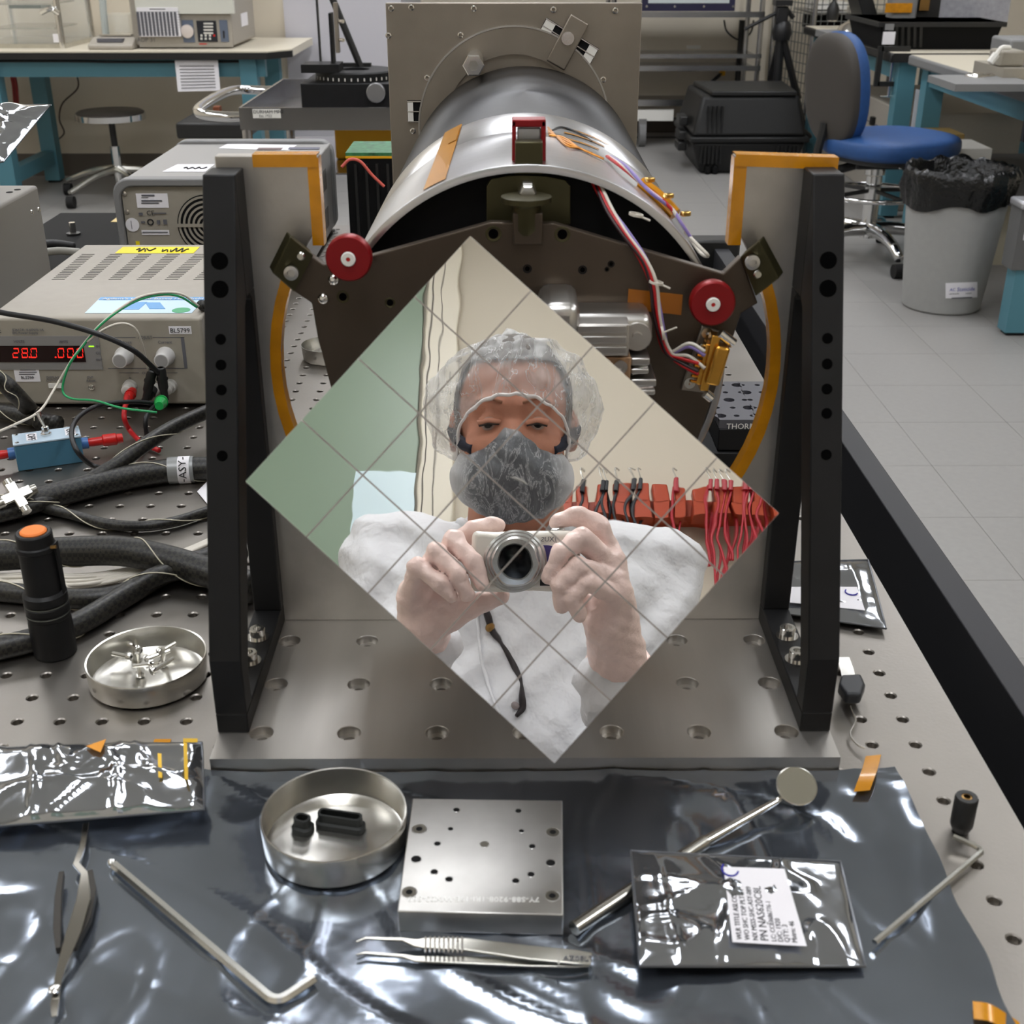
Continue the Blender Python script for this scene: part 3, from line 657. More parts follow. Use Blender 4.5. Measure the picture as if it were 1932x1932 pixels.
# screws in the dish
def screw_at(o, d, L, label):
    r = thing('cap_screw', label, 'screw', o, 'loose cap screws in the dish'); o = np.asarray(o, float); d = nrm(d)
    MB().lathe([(.0014, 0), (.0026, 0), (.0028, .0004), (.0028, .0030), (0, .0030)], o, d, 12).build('head', STEEL, r)
    MB().cyl(o - d * .0001, o - d * .0016, .0013, n=6).build('socket', BLKM, r) if False else None
    MB().cyl(o + d * .003, o + d * (.003 + L), .0015, n=10).build('shank', STEELD, r)
random.seed(11)
spec = [((257, 1212), (1, .6, .12)), ((262, 1228), (-.5, 1, .1)), ((248, 1240), (-1, .2, .1)), ((272, 1245), (1, .5, .15)), ((298, 1232), (.6, .5, .15)), ((265, 1275), (0, 0, 1)), ((307, 1256), (.1, .1, 1)), ((285, 1268), (.55, .6, .1)), ((290, 1252), (-.7, -.3, .1)), ((252, 1222), (.3, -.9, .1))]
for k, ((px, py), d) in enumerate(spec):
    zz = .0040 + .0028 * (k % 3) if d[2] < .9 else .0015
    p = atz(px, py, zz); screw_at(p, d, .010 + .004 * (k % 2), 'small stainless cap screw standing upright in the left metal dish, %s one' % ('front' if k == 5 else 'right') if d[2] > .9 else 'small stainless cap screw lying in the pile inside the left metal dish')

# ---- machined square block plate
bl = thing('adapter_plate', 'square aluminium adapter plate with drilled holes in the middle of the foil', 'plate', atz(905, 1620, .0025))
q4 = [atz(778, 1506, .0150), atz(1061, 1510, .0150), atz(1063, 1726, .0150), atz(750, 1719, .0150)]
MB().prism([p for p in q4][::-1], (0, 0, -.0127)).build('block', ALUF, bl, bev=.0005)
for px, py, r, cb in ((861, 1528, .0017, 0), (978, 1530, .0017, 0), (850, 1564, .0014, 0), (984, 1568, .0014, 0), (825, 1592, .0017, 0), (1004, 1597, .0017, 0), (914, 1593, .0022, 1), (785, 1621, .0024, 0), (1039, 1628, .0024, 0), (819, 1645, .0018, 0), (1002, 1650, .0018, 0), (847, 1659, .0018, 0), (973, 1662, .0018, 0), (791, 1564, .0034, 1), (1043, 1570, .0034, 1), (772, 1683, .0034, 1), (1042, 1690, .0034, 1)):
    p = atz(px, py, .0151)
    MB().lathe([(r * 1.12, .0), (r, .0001), (r * .98, -.0002), (r * .98, -.0001)] if not cb else [(r * 1.15, 0), (r * 1.05, .0001), (r, -.0001)], p, (0, 0, 1), 16).build('hole_rim', ALUF, bl)
    MB().cyl(p + np.array([0, 0, -.0004]), p + np.array([0, 0, .00005]), r * .98, n=16).build('hole', BLKM if not cb else mat('counterbore', (108, 104, 96), .5, 1), bl)
    if cb and r > .003: MB().cyl(p + np.array([0, .0, 0]), p + np.array([0, 0, .0001]), r * .5, n=12).build('hole_core', BLKM, bl)
text('lettering', '7Y-S88-9208-1RI-19E-WX03-889', atz(1018, 1693, .0150), (-1, 0.01, 0), (0, -1, 0), .0046, mat('engraving', (235, 235, 232), .4, .3), bl, .0001)

# ---- hex keys
HEXM = mat('hex_key_steel', (232, 232, 228), .2, 1)
def hexkey(name, pts, r, label, ball=False):
    P = [np.asarray(p, float) for p in pts]; a, bb, c = P
    d1_ = nrm(a - bb); d2_ = nrm(c - bb); rr = r * 2.6
    arc_ = [bb + d1_ * rr * (1 - t) ** 2 + d2_ * rr * t ** 2 for t in np.linspace(0, 1, 9)]
    m_ = MB().sweep([a] + arc_ + [c], r, 6, 0)
    rt = thing(name, label, 'hex key', bb, 'hex keys on the foil'); m_.build('shaft', HEXM, rt, smooth=20)
    if ball: MB().lathe([(0, -.0042), (r * .7, -.004), (r * 1.0, -.0022), (r * .95, -.0008), (r * .55, .001), (r * .5, .002)][::-1], a, -d1_, 12).build('ball_end', HEXM, rt)
hexkey('hex_key', [atz(216, 1632, .0052), atz(522, 1893, .0052), atz(592, 1846, .0052)], .0024, 'thick ball end hex key lying at the lower left of the foil', True)
hexkey('hex_key', [atz(1650, 1778, .0050), atz(1856, 1604, .0040), atz(1798, 1578, .0065)], .0016, 'thin hex key across the right edge of the foil', False)
# standoff
so = atz(1814, 1572, 0); so = np.array([so[0], so[1] + .002, 0])
sf = thing('black_standoff', 'small black hex standoff standing on the table right of the foil', 'standoff', so)
MB().lathe([(0, 0), (.0042, 0), (.0044, .001), (.0058, .004), (.0060, .006), (.0060, .0215), (.0055, .0225), (.0028, .0225), (.0028, .016), (0, .016)], so, (0, 0, 1), 20).build('body', BLKP, sf, smooth=40)
MB().lathe([(.0027, .0223), (.0018, .0226), (.0018, .018), (.0027, .018)], so, (0, 0, 1), 20, True).build('insert', mat('brass', (150, 118, 72), .35, 1), sf)

# ---- inspection mirror
im = thing('inspection_mirror', 'round inspection mirror on a slim steel handle on the foil', 'inspection mirror', atz(1400, 1560, .003))
p0 = atz(1083, 1752, .0052); p1 = atz(1330, 1588, .0055); p2 = atz(1465, 1512, .010)
MB().sweep([p0, p0 * .5 + p1 * .5, p1], .0036, 16, 0).build('handle', STEELD, im)
MB().sweep([p1, p1 * .4 + p2 * .6, p2], lambda t: .0030 - .0012 * t, 14, 0).build('neck', STEEL, im)
dn = nrm(np.array([.02, -.50, .87])); pc = atz(1503, 1483, .016)
MB().lathe([(.0106, -.0016), (.0110, -.0008), (.0110, .0003), (.0104, .0006)], pc, dn, 48).build('rim', STEELD, im)
MB().cyl(pc - dn * .0014, pc + dn * .0004, .0105, n=48).build('glass', mat('small_mirror', (232, 232, 222), .03, 1), im)
MB().sweep([p2, p2 * .5 + (pc - dn * .003) * .5, pc - dn * .002], .0016, 10, 3).build('joint', STEEL, im)

# ---- tweezers
tw = thing('tweezers', 'flat steel tweezers with ribbed grips lying in front of the adapter plate', 'tweezers', atz(900, 1800, .003))
def blade(pts, w0, zz, name, root, th=.0012):
    b = MB(); P = [atz(px, py, zz) for px, py, _ in pts]; W = [w_ for _, _, w_ in pts]; vs = []; fs = []
    for i, p in enumerate(P):
        t = nrm(P[min(i + 1, len(P) - 1)] - P[max(i - 1, 0)]); s_ = nrm(np.cross((0, 0, 1), t))
        vs += [p - s_ * W[i], p + s_ * W[i], p + s_ * W[i] + np.array([0, 0, th]), p - s_ * W[i] + np.array([0, 0, th])]
    for i in range(len(P) - 1): a = 4 * i; fs += [(a + k, a + (k + 1) % 4, a + 4 + (k + 1) % 4, a + 4 + k) for k in range(4)]
    fs += [(3, 2, 1, 0), (4 * len(P) - 4, 4 * len(P) - 3, 4 * len(P) - 2, 4 * len(P) - 1)]
    return b.add(vs, fs).build(name, STEELD, root, smooth=30, bev=.0003)
blade([(672, 1780, .0003), (690, 1772, .0006), (760, 1775, .0009), (785, 1782, .0022), (800, 1782, .0030), (880, 1784, .0036), (1000, 1800, .0042), (1085, 1808, .0042), (1116, 1812, .0036)], 0, .0062, 'upper_blade', tw)
blade([(672, 1804, .0003), (690, 1800, .0006), (760, 1806, .0009), (785, 1812, .0016), (880, 1814, .0022), (1000, 1818, .0026), (1085, 1818, .0030), (1112, 1818, .0024)], 0, .0035, 'lower_blade', tw)
for k in range(9):
    a, c_ = atz(803 + k * 8.6, 1768, .0077), atz(803 + k * 8.6, 1797, .0077); MB().cyl(a, c_, .0005, n=8).build('grip_rib', STEEL, tw)
MB().prism([atz(1052, 1790, .0076), atz(1056, 1790, .0076), atz(1056, 1821, .0076), atz(1052, 1821, .0076)], (0, 0, .0003)).build('band', STEEL, tw)
text('lettering', 'AZ0ELTA', atz(1062, 1812, .0076), (1, -.03, 0), (0, 1, 0), .0042, INKG, tw, .0002)
# ---- cross-lock tweezers at left
rt = thing('crosslock_tweezers', 'self closing tweezers with dark grips lying at the left of the foil', 'tweezers', atz(135, 1720, .004))
STG = mat('worn_steel', (150, 146, 138), .22, 1)
def bl3(pts, th, name, m):
    P = [atz(px, py, z) for px, py, z, _ in pts]; W = [w_ for *_, w_ in pts]; b = MB(); vs = []; fs = []
    for i, p in enumerate(P):
        t = nrm(P[min(i + 1, len(P) - 1)] - P[max(i - 1, 0)]); s_ = nrm(np.cross((0, 0, 1), t)); n_ = np.cross(t, s_)
        vs += [p - s_ * W[i], p + s_ * W[i], p + s_ * W[i] + n_ * th, p - s_ * W[i] + n_ * th]
    for i in range(len(P) - 1): a = 4 * i; fs += [(a + k, a + (k + 1) % 4, a + 4 + (k + 1) % 4, a + 4 + k) for k in range(4)]
    fs += [(3, 2, 1, 0), (4 * len(P) - 4, 4 * len(P) - 3, 4 * len(P) - 2, 4 * len(P) - 1)]
    return b.add(vs, fs).build(name, m, rt, smooth=30, bev=.0003)
bl3([(163, 1555, .005, .0016), (156, 1600, .0055, .0016), (144, 1632, .006, .0017), (160, 1650, .0075, .0018), (158, 1700, .0085, .0034), (140, 1760, .009, .0036), (122, 1810, .0085, .0024), (110, 1850, .008, .0016), (104, 1895, .006, .0018), (103, 1920, .004, .0012)], .0011, 'spring_blade', STG)
bl3([(118, 1655, .005, .0012), (112, 1700, .005, .0016), (110, 1760, .005, .0018), (112, 1800, .005, .0012)], .0040, 'grip_scale', mat('fibre_grip', (46, 42, 36), .6))
bl3([(172, 1652, .004, .0012), (176, 1690, .004, .0020), (166, 1740, .004, .0020), (142, 1795, .004, .0010)], .0040, 'grip_scale', mat('fibre_grip', (46, 42, 36), .6))
MB().lathe([(.0026, 0), (.0026, .001), (.0015, .0016), (0, .0017)], atz(103, 1868, .0093), (0, 0, 1), 16).build('rivet', STEEL, rt)

# ---- torch
tc_ = aty(110, 1254, .687); TXY = (tc_[0], .687)
th_ = thing('flashlight', 'black pocket flashlight with an orange tail button standing on its head', 'flashlight', (TXY[0], TXY[1], 0))
o = (TXY[0], TXY[1], 0)
zt_ = aty(72, 1003, .687)[2]
s = zt_ / .098
prof = [(0, 0), (.0128, 0), (.0136, .001), (.0138, .020), (.0136, .028), (.0132, .030), (.0132, .031), (.0136, .0315), (.0136, .034), (.0128, .035), (.0128, .0365), (.0138, .037), (.0138, .041), (.0128, .042), (.0128, .043), (.0138, .044), (.0138, .050), (.0115, .052), (.0112, .084), (.0122, .085), (.0122, .088), (.0112, .089), (.0112, .097), (.0104, .098), (.0086, .098), (.0086, .0955), (0, .0955)]
MB().lathe([(r, z * s) for r, z in prof], o, (0, 0, 1), 40).build('body', BLK, th_, smooth=40)
for z in (.034, .042): MB().lathe([(.0137, z * s), (.0139, (z + .0004) * s), (.0137, (z + .0008) * s)], o, (0, 0, 1), 40).build('ring', mat('worn_edge', (96, 98, 92), .4, .6), th_)
MB().lathe([(.0082, .094), (.0082, .0985), (.0072, .0995), (0, .100)][0:4] if s == 1 else [(r, z * s) for r, z in [(.0082, .094), (.0082, .0985), (.0072, .0995), (0, .100)]], o, (0, 0, 1), 32).build('button', mat('orange_rubber', (232, 124, 48), .6), th_)
MB().strip([np.array(o) + np.array([.0126, 0, z]) for z in (.046 * s, .07 * s, .09 * s)], (0, 1, 0), .005, .0008).build('pocket_clip', BLK, th_)
MB().cyl(np.array(o) + np.array([.0110, -.004, .088 * s]), np.array(o) + np.array([.0145, -.004, .0885 * s]), .0012, n=10).build('clip_screw', mat('brass', (150, 118, 72), .35, 1), th_)

# ---- switch box
sb = thing('switch_box', 'small blue box with a toggle switch marked OFF and ON', 'switch box', atz(95, 870, 0))
qa, qb = atz(35, 890, 0), atz(160, 872, 0); ux = nrm(qb - qa); ux[2] = 0; vy = np.array([-ux[1], ux[0], 0]); Lb = np.linalg.norm(qb - qa); Wb = .026; Hb = .024
Rb = np.stack([ux, vy, [0, 0, 1]], 1); cb_ = qa + ux * Lb / 2 + vy * Wb / 2
MB().obox(cb_ + np.array([0, 0, Hb / 2]), Lb, Wb, Hb, Rb).build('case', mat('blue_enamel', (62, 108, 132), .4), sb, bev=.001)
MB().obox(cb_ + np.array([0, 0, Hb + .0008]), Lb + .001, Wb + .001, .0016, Rb).build('lid', mat('blue_grey_lid', (172, 190, 204), .4), sb, bev=.0004)
for a in (-1, 1):
    for c_ in (-1, 1): MB().lathe([(.0018, 0), (.0018, .0006), (0, .001)], cb_ + Rb @ np.array([a * (Lb / 2 - .003), c_ * (Wb / 2 - .003), Hb + .0016]), (0, 0, 1), 12).build('screw', STEEL, sb)
tpn = cb_ + np.array([0, 0, Hb + .0016])
MB().lathe([(.0048, 0), (.0048, .002), (.0036, .002), (.0036, .005), (.0030, .005), (.0030, .008), (.001, .008)], tpn, (0, 0, 1), 6).build('switch_bush', STEEL, sb)
MB().sweep([tpn + np.array([0, 0, .007]), tpn + np.array([-.004, .003, .015]), tpn + np.array([-.0055, .004, .020])], lambda t: .0012 + .001 * t, 10, 3).build('toggle', STEEL, sb)
for sx, wd in ((-.55, 'OFF'), (.62, 'ON')):
    p = cb_ + Rb @ np.array([sx * Lb / 2 + .003, 0, Hb + .0018]); st = MB().obox(p, .009, .017, .0003, Rb).build('sticker', PAPER, sb)
    text('lettering', wd, p + vy * .007 - ux * .0032, -vy, ux, .0092, INK, sb, .0004)
for e, sgn in ((-1, -1), (1, 1)):
    p = cb_ + ux * (sgn * Lb / 2) + np.array([0, 0, .013])
    MB().cyl(p, p + ux * sgn * .006, .0052, n=20).build('jack', mat('blue_plastic', (66, 110, 168), .4), sb)
    pg = thing('banana_plug', 'red banana plug in the %s end of the blue switch box' % ('left' if sgn < 0 else 'right'), 'plug', p + ux * sgn * .012, 'red banana plugs')
    MB().lathe([(.0035, .006), (.0040, .010), (.0040, .018), (.0055, .019), (.0055, .030), (.0045, .031), (.0042, .036)], p, ux * sgn, 16).build('body', REDP, pg)
    MB().cyl(p + ux * sgn * .004, p + ux * sgn * .010, .002, n=10).build('contact', STEEL, pg)

# ---- bench power supply
YPS = 1.1436
ps = thing('power_supply', 'cream bench power supply with red digits showing 28.0', 'power supply', (-.40, 1.3, 0))
PX0, PX1, PZ0, PZ1, PYB = -.5085, -.2955, .005, .0900, 1.462
def fp(px, py, o=0.0): return aty(px, py, YPS - o)
MB().box(PX0 + .002, PX1 - .002, YPS + .004, PYB, PZ0, PZ1).build('case', CREAM, ps, bev=.002)
MB().box(PX0, PX1, YPS, YPS + .012, PZ0 - .001, PZ1 + .0025).build('front_panel', PUTTY, ps, bev=.003, seg=3)
for x in (PX0 + .03, PX1 - .03):
    for y in (YPS + .04, PYB - .04): MB().cyl((x, y, 0), (x, y, PZ0 + .001), .008, n=16).build('foot', RUBBER, ps)
MB().box(PX0 + .03, PX1 - .015, YPS + .013, YPS + .0145, PZ1 + .0001, PZ1 + .0004).build('trim_line', mat('maroon_line', (130, 60, 52), .5), ps)
def frect(x0, y0, x1, y1, th, m, name, o=0.0):
    a, b2 = fp(x0, y0), fp(x1, y1); return MB().box(a[0], b2[0], YPS - o - th, YPS - o, b2[2], a[2]).build(name, m, ps)
frect(-60, 634, 195, 697, .0008, mat('grey_overlay', (128, 126, 124), .5), 'display_overlay')
dw = frect(-40, 652, 163, 682, .0014, mat('dark_red_window', (26, 6, 8), .25), 'display_window')
LED = mat('red_led', (255, 40, 30), .4, emit=1.3)
SEG = {'2': 'abged', '8': 'abcdefg', '0': 'abcdef'}
def digit(ch, px0, px1, py0, py1):
    b = MB(); ym = (py0 + py1) / 2; t = 1.7
    R = dict(a=(px0 + 2, py0, px1 - 1, py0 + t), g=(px0 + 2, ym - t / 2, px1 - 2, ym + t / 2), d=(px0 + 1, py1 - t, px1 - 2, py1), f=(px0, py0 + 1, px0 + t, ym - 1), b=(px1 - t, py0 + 1, px1, ym - 1), e=(px0, ym + 1, px0 + t, py1 - 1), c=(px1 - t, ym + 1, px1, py1 - 1))
    for k in SEG[ch]:
        x0, y0, x1, y1 = R[k]; a, b2 = fp(x0, y0), fp(x1, y1); b.box(a[0], b2[0], YPS - .0022, YPS - .0014, b2[2], a[2])
    b.build('digit', LED, dw)
for ch, x in (('2', 25), ('8', 42), ('0', 59), ('0', 110), ('0', 128), ('0', 146)): digit(ch, x, x + 12, 656, 674)
for x in (56, 105): a = fp(x, 673); MB().box(a[0], a[0] + .0012, YPS - .0022, YPS - .0014, a[2] - .0005, a[2] + .0007).build('decimal_point', LED, dw)
a = fp(172, 654); MB().box(a[0] - .002, a[0] + .003, YPS - .0012, YPS - .0004, a[2], a[2] + .0010).build('indicator', mat('green_led', (150, 240, 40), .4, emit=1.5), ps)
for px, py in ((235, 671), (313, 671)):
    p = fp(px, py); kb = MB().lathe([(.0092, 0), (.0092, -.003), (.0082, -.0045), (.0074, -.0165), (.0068, -.0172), (0, -.0172)], p, (0, 1, 0), 28).build('knob', mat('knob_grey', (196, 194, 192), .4), ps)
    MB().cyl(p + np.array([0, -.0174, 0]), p + np.array([0, -.0165, 0]), .0060, n=24).build('knob_face', mat('knob_face', (150, 148, 146), .5), kb)
for px, py, m_ in ((246, 728, 0), (290, 733, 0), (322, 727, 0)):
    p = fp(px, py); MB().lathe([(.0068, 0), (.0066, -.006), (.0050, -.007), (.0050, -.015), (.0035, -.016), (0, -.016)], p, (0, 1, 0), 20).build('binding_post', mat('post_grey', (186, 184, 178), .4), ps)
p = fp(173, 730); MB().lathe([(.003, 0), (.003, -.001), (.002, -.0014), (0, -.0008)], p, (0, 1, 0), 14).build('trim_screw', STEELD, ps)
frect(92, 723, 118, 731, .002, WHT_P, 'push_button'); frect(-40, 722, 20, 741, .003, mat('ivory_button', (206, 196, 160), .5), 'power_button')
fr = frect(318, 615.5, 362, 630, .0004, PAPER, 'sticker'); frect(24, 687, 77, 720, .0004, PAPER, 'sticker')
X_, Zu = (1, 0, 0), (0, 0, 1)
def ftext(s, px, py, size, m=INK, o=.0006): text('lettering', s, fp(px, py, o), X_, Zu, size, m, ps, .0003)
ftext('BL5799', 321, 627.5, .0064); ftext('Agilent', -34, 628, .0066); ftext('E3617A  0-60V/0-1A', 24, 624.5, .0036, INKG); ftext('DC Power Supply', 24, 630, .0034, INKG)
ftext('VOLTS', 26, 646.5, .0036, INKG, .001); ftext('AMPS', 112, 646.5, .0036, INKG, .001); ftext('ADJUST', 260, 639, .0042, INKG); ftext('Voltage', 224, 648, .0042, INKG); ftext('Current', 298, 648, .0042, INKG)
ftext('CV', 181, 655.5, .0034, INKG, .001); ftext('CC', 181, 668, .0034, INKG, .001); ftext('OVP', 181, 680.5, .0034, INKG, .001); ftext('OUTPUT', 268, 706, .0036, INKG); ftext('+', 243, 716, .0048, INKG); ftext('OVP', 164, 714, .0034, INKG); ftext('Adjust', 163, 720, .0034, INKG)
ftext('DISPLAY', 88, 714, .0034, INKG); ftext('OVP/CC SET', 88, 720, .0034, INKG); [frect(*q5, .0003, INKG, 'print_line', .0004) for q5 in ((36, 692, 72, 694), (38, 697, 68, 698.5), (36, 701, 70, 702.5), (36, 705, 66, 706.5))]; ftext('BL5799', 40, 715, .0042)
a, b2 = fp(195, 636), fp(352, 695)
for (x0, y0, x1, y1) in ((195, 636, 256, 636.8), (288, 636, 348, 636.8), (347, 636, 348, 695), (204, 694.5, 352, 695.3), (225, 703, 262, 703.6), (294, 703, 335, 703.6)): frect(x0, y0, x1, y1, .0003, INKG, 'print_line')
# top vents, stickers
zt2 = PZ1 + .0002
for k, (xa, xb) in enumerate(((98, 122), (151, 174), (205, 229), (258, 283), (311, 336), (365, 388))):
    b = MB()
    for j in range(16):
        t = j / 15; y = 527 - t * 47; sh = t * 56; pa, pb_ = atz(xa + sh, y, zt2), atz(xb + sh * 1.0, y, zt2)
        b.box(pa[0], pb_[0], pa[1] - .0010, pa[1] + .0012, PZ1 - .001, PZ1 + .0003)
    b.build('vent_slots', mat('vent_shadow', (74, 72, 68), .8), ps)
sticker(ps, [atz(217, 478, zt2), atz(365, 478, zt2), atz(377, 466, zt2), atz(232, 466, zt2)], YELT)
def scribble(p, w_, hh_, n_, root, r=.0006, seed=0):
    p = np.asarray(p, float); MB().sweep([p + np.array([w_ * i / n_, hh_ * (.5 + .5 * math.sin(i * 2.3 + seed)), .0008]) for i in range(n_ + 1)], r, 5, 4).build('pen_mark', INK, root)
scribble(atz(254, 476, zt2), .012, .018, 5, ps, .0008); scribble(atz(272, 475, zt2), .010, .014, 3, ps, .0008, 1); scribble(atz(303, 476, zt2), .008, .012, 4, ps, .0008, 2); scribble(atz(318, 477, zt2), .020, .020, 8, ps, .0008, 3)
sk = sticker(ps, [atz(160, 591, zt2), atz(362, 591, zt2), atz(388, 561, zt2), atz(190, 561, zt2)], mat('pale_blue_label', (186, 210, 226), .4))
sticker(ps, [atz(186, 566, zt2 + .0003), atz(385, 566, zt2 + .0003), atz(388, 561, zt2 + .0003), atz(190, 561, zt2 + .0003)], mat('mid_blue_print', (84, 150, 206), .4))
sticker(ps, [atz(226, 584, zt2 + .0003), atz(262, 584, zt2 + .0003), atz(278, 570, zt2 + .0003), atz(246, 570, zt2 + .0003)], mat('mid_blue_print', (84, 150, 206), .4)); sticker(ps, [atz(282, 583, zt2 + .0003), atz(312, 583, zt2 + .0003), atz(302, 571, zt2 + .0003), atz(274, 571, zt2 + .0003)], mat('mid_blue_print', (84, 150, 206), .4))
MB().cyl(atz(342, 586, zt2), atz(342, 586, zt2) + np.array([0, 0, .0006]), .009, n=24).build('green_dot', mat('green_dot', (70, 156, 110), .5), ps)
text('lettering', "Agilent's U1000-Based Handheld Multimeter Guide", atz(192, 565.5, zt2 + .0007), X_, (0, 1, 0), .0078, WHITE, ps)

# ---- second instrument seen from the back
I0, I1, IY0, IY1, IZ = -.515, -.2685, 1.62, 1.965, .134
ins = thing('bench_instrument', 'putty coloured bench instrument turned to show its rear fan grille', 'instrument', (-.39, 1.8, 0))
MB().box(I0 + .008, I1 - .004, IY0 + .012, IY1 - .01, .008, IZ).build('case', mat('instrument_grey', (146, 144, 142), .5), ins, bev=.002)
MB().box(I0 + .010, I1 - .006, IY0 + .006, IY0 + .014, .010, IZ - .006).build('rear_panel', PUTTY, ins)
def bumper(y0, y1, name):
    P = []; x0, x1, z0, z1 = I0, I1, .0, IZ + .005
    for cx_, cz_, a0 in ((x1 - .02, z1 - .02, 0), (x0 + .02, z1 - .02, 90), (x0 + .02, z0 + .02, 180), (x1 - .02, z0 + .02, 270)):
        for k_ in range(6): a = math.radians(a0 + 18 * k_); P.append((cx_ + .02 * math.cos(a), cz_ + .02 * math.sin(a)))
    n = len(P); b = MB(); c_ = ((x0 + x1) / 2, (z0 + z1) / 2)
    inn = [((x - c_[0]) * .93 + c_[0], (z - c_[1]) * .86 + c_[1]) for x, z in P]
    vs = [(x, y0, z) for x, z in P] + [(x, y1, z) for x, z in P] + [(x, y0, z) for x, z in inn] + [(x, y1, z) for x, z in inn]; fs = []
    for i in range(n):
        j = (i + 1) % n; fs += [(i, n + i, n + j, j), (2 * n + i, 2 * n + j, 3 * n + j, 3 * n + i), (i, j, 2 * n + j, 2 * n + i), (n + i, 3 * n + i, 3 * n + j, n + j)]
    b.add(vs, fs).build(name, GREYP, ins, smooth=30, bev=.002)
bumper(IY0, IY0 + .022, 'bumper'); bumper(IY1 - .024, IY1, 'bumper')
fc = aty(392, 425, IY0 + .005)
fan = MB().cyl(fc + np.array([0, -.0004, 0]), fc + np.array([0, .002, 0]), .040, n=40).build('fan_opening', BLKM, ins)
b = MB()
for k_ in range(6): r = .0385 - k_ * .0062; MB().lathe([(r, -.0012), (r - .0028, -.0012), (r - .0028, .0004), (r, .0004)], fc, (0, 1, 0), 48, True).build('guard_ring', PUTTY, fan)
MB().obox(fc + np.array([0, -.0012, 0]), .08, .003, .004).build('guard_bar', PUTTY, fan)
def ip(px, py): return aty(px, py, IY0 + .0056)
def irect(x0, y0, x1, y1, m, name='sticker'): a, b2 = ip(x0, y0), ip(x1, y1); return MB().box(a[0], b2[0], a[1] - .0006, a[1], b2[2], a[2]).build(name, m, ins)
irect(256, 365, 319, 392, PAPER); irect(267, 434, 320, 443, PAPER)
p = ip(250, 424); MB().cyl(p, p + np.array([0, -.0008, 0]), .0090, n=24).build('round_sticker', PAPER, ins)
p = ip(284, 419); MB().lathe([(.0044, 0), (.0044, -.0007), (.0028, -.0007), (.0028, 0)], p, (0, 1, 0), 20).build('print_mark', INK, ins)
for s_, px, py, sz in (('CE', 277, 406, .009),):
    text('lettering', s_, ip(px, py) + np.array([0, -.0007, 0]), X_, Zu, sz, INK, ins)
irect(256, 455, 264, 462, YELT)
for r_ in ((267, 367, 292, 370), (267, 372, 280, 373), (267, 377, 306, 380), (267, 382, 300, 384), (290, 401, 314, 403), (262, 401, 270, 406), (269, 437, 317, 439), (296, 415, 303, 423), (308, 414, 316, 423), (266, 417, 274, 421), (247, 416, 250, 432)): irect(*r_, INKG, 'print_line').location.y = -.0007
for px, py in ((235, 365), (240, 399)): a = ip(px, py); MB().lathe([(.003, 0), (.003, -.001), (0, -.0015)], a, (0, 1, 0), 12).build('screw', STEEL, ins)
for z0_ in (.022, .078):
    b = MB()
    for k_ in range(8): b.box(I1 - .0045, I1 - .0036, 1.66 + .012 + k_ * .012 + .12, 1.66 + .018 + k_ * .012 + .12, z0_, z0_ + .03)
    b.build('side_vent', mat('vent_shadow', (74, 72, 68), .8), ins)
zt3 = IZ + .0003
sticker(ins, [atz(306, 324, zt3), atz(388, 324, zt3), atz(405, 310, zt3), atz(335, 310, zt3)], PAPER)
sticker(ins, [atz(412, 280, zt3), atz(545, 284, zt3), atz(560, 274, zt3), atz(430, 271, zt3)], PAPER); sticker(ins, [atz(484, 283, zt3 + .0003), atz(530, 283, zt3 + .0003), atz(534, 279, zt3 + .0003), atz(488, 279, zt3 + .0003)], mat('brown_print', (96, 76, 76), .5)); sticker(ins, [atz(543, 282, zt3 + .0003), atz(602, 282, zt3 + .0003), atz(604, 278, zt3 + .0003), atz(546, 278, zt3 + .0003)], mat('slate_print', (84, 84, 100), .5))
scribble(atz(345, 320, zt3), .030, .014, 9, ins, .0010)
# grey box at the far left and its bag
gb = thing('grey_enclosure', 'plain grey metal enclosure at the left edge behind the power supply', 'enclosure', (-.74, 1.4, 0))
MB().box(-.93, -.577, 1.18, 1.53, .004, .148).build('case', mat('grey_enamel', (132, 128, 122), .5), gb, bev=.004, seg=3)
for px, py in ((60, 401), (73, 396)):
    p = atx(px, py, -.577); MB().lathe([(.0035, 0), (.003, .001), (0, .0016)], p, (1, 0, 0), 12).build('screw', STEEL, gb)
for x in (-.9, -.61):
    for y in (1.22, 1.49): MB().cyl((x, y, 0), (x, y, .006), .010, n=12).build('foot', RUBBER, gb)
for px, py in ((18, 363), (33, 358)): p = atz(px, py, .148); MB().cyl(p, p + np.array([0, 0, .0005]), .004, n=12).build('hole', BLKM, gb)
MB().box(-.90, -.628, 1.22, 1.50, .148, .188).build('flat_carton', mat('brown_card', (150, 122, 88), .8), None, bev=.002, label='flat brown carton lying on the grey enclosure beyond the left edge', cat='carton')
bag('shielding_bag', [aty(-90, 330, 1.36), aty(8, 306, 1.33), aty(97, 198, 1.45), aty(-90, 200, 1.5)], 'crumpled clear silver bag standing on the grey enclosure at the left edge', .01, .006, 3.1, 30, 24)
bx = thing('black_rail_carrier', 'flat black carrier with a bolt behind the power supply', 'carrier', (-.57, 1.67, 0))
MB().box(-.70, -.522, 1.56, 1.93, 0, .032).build('body', BLKM, bx, bev=.002); MB().box(-.60, -.53, 1.86, 1.92, .032, .0326).build('sticker', mat('tan_label', (214, 190, 130), .6), bx)
p = atz(139, 443, .032); MB().cyl(p, p + np.array([0, 0, .018]), .0045, n=14).build('bolt', STEEL, bx); MB().cyl(p, p + np.array([0, 0, .003]), .010, n=18).build('washer', BLKP, bx)
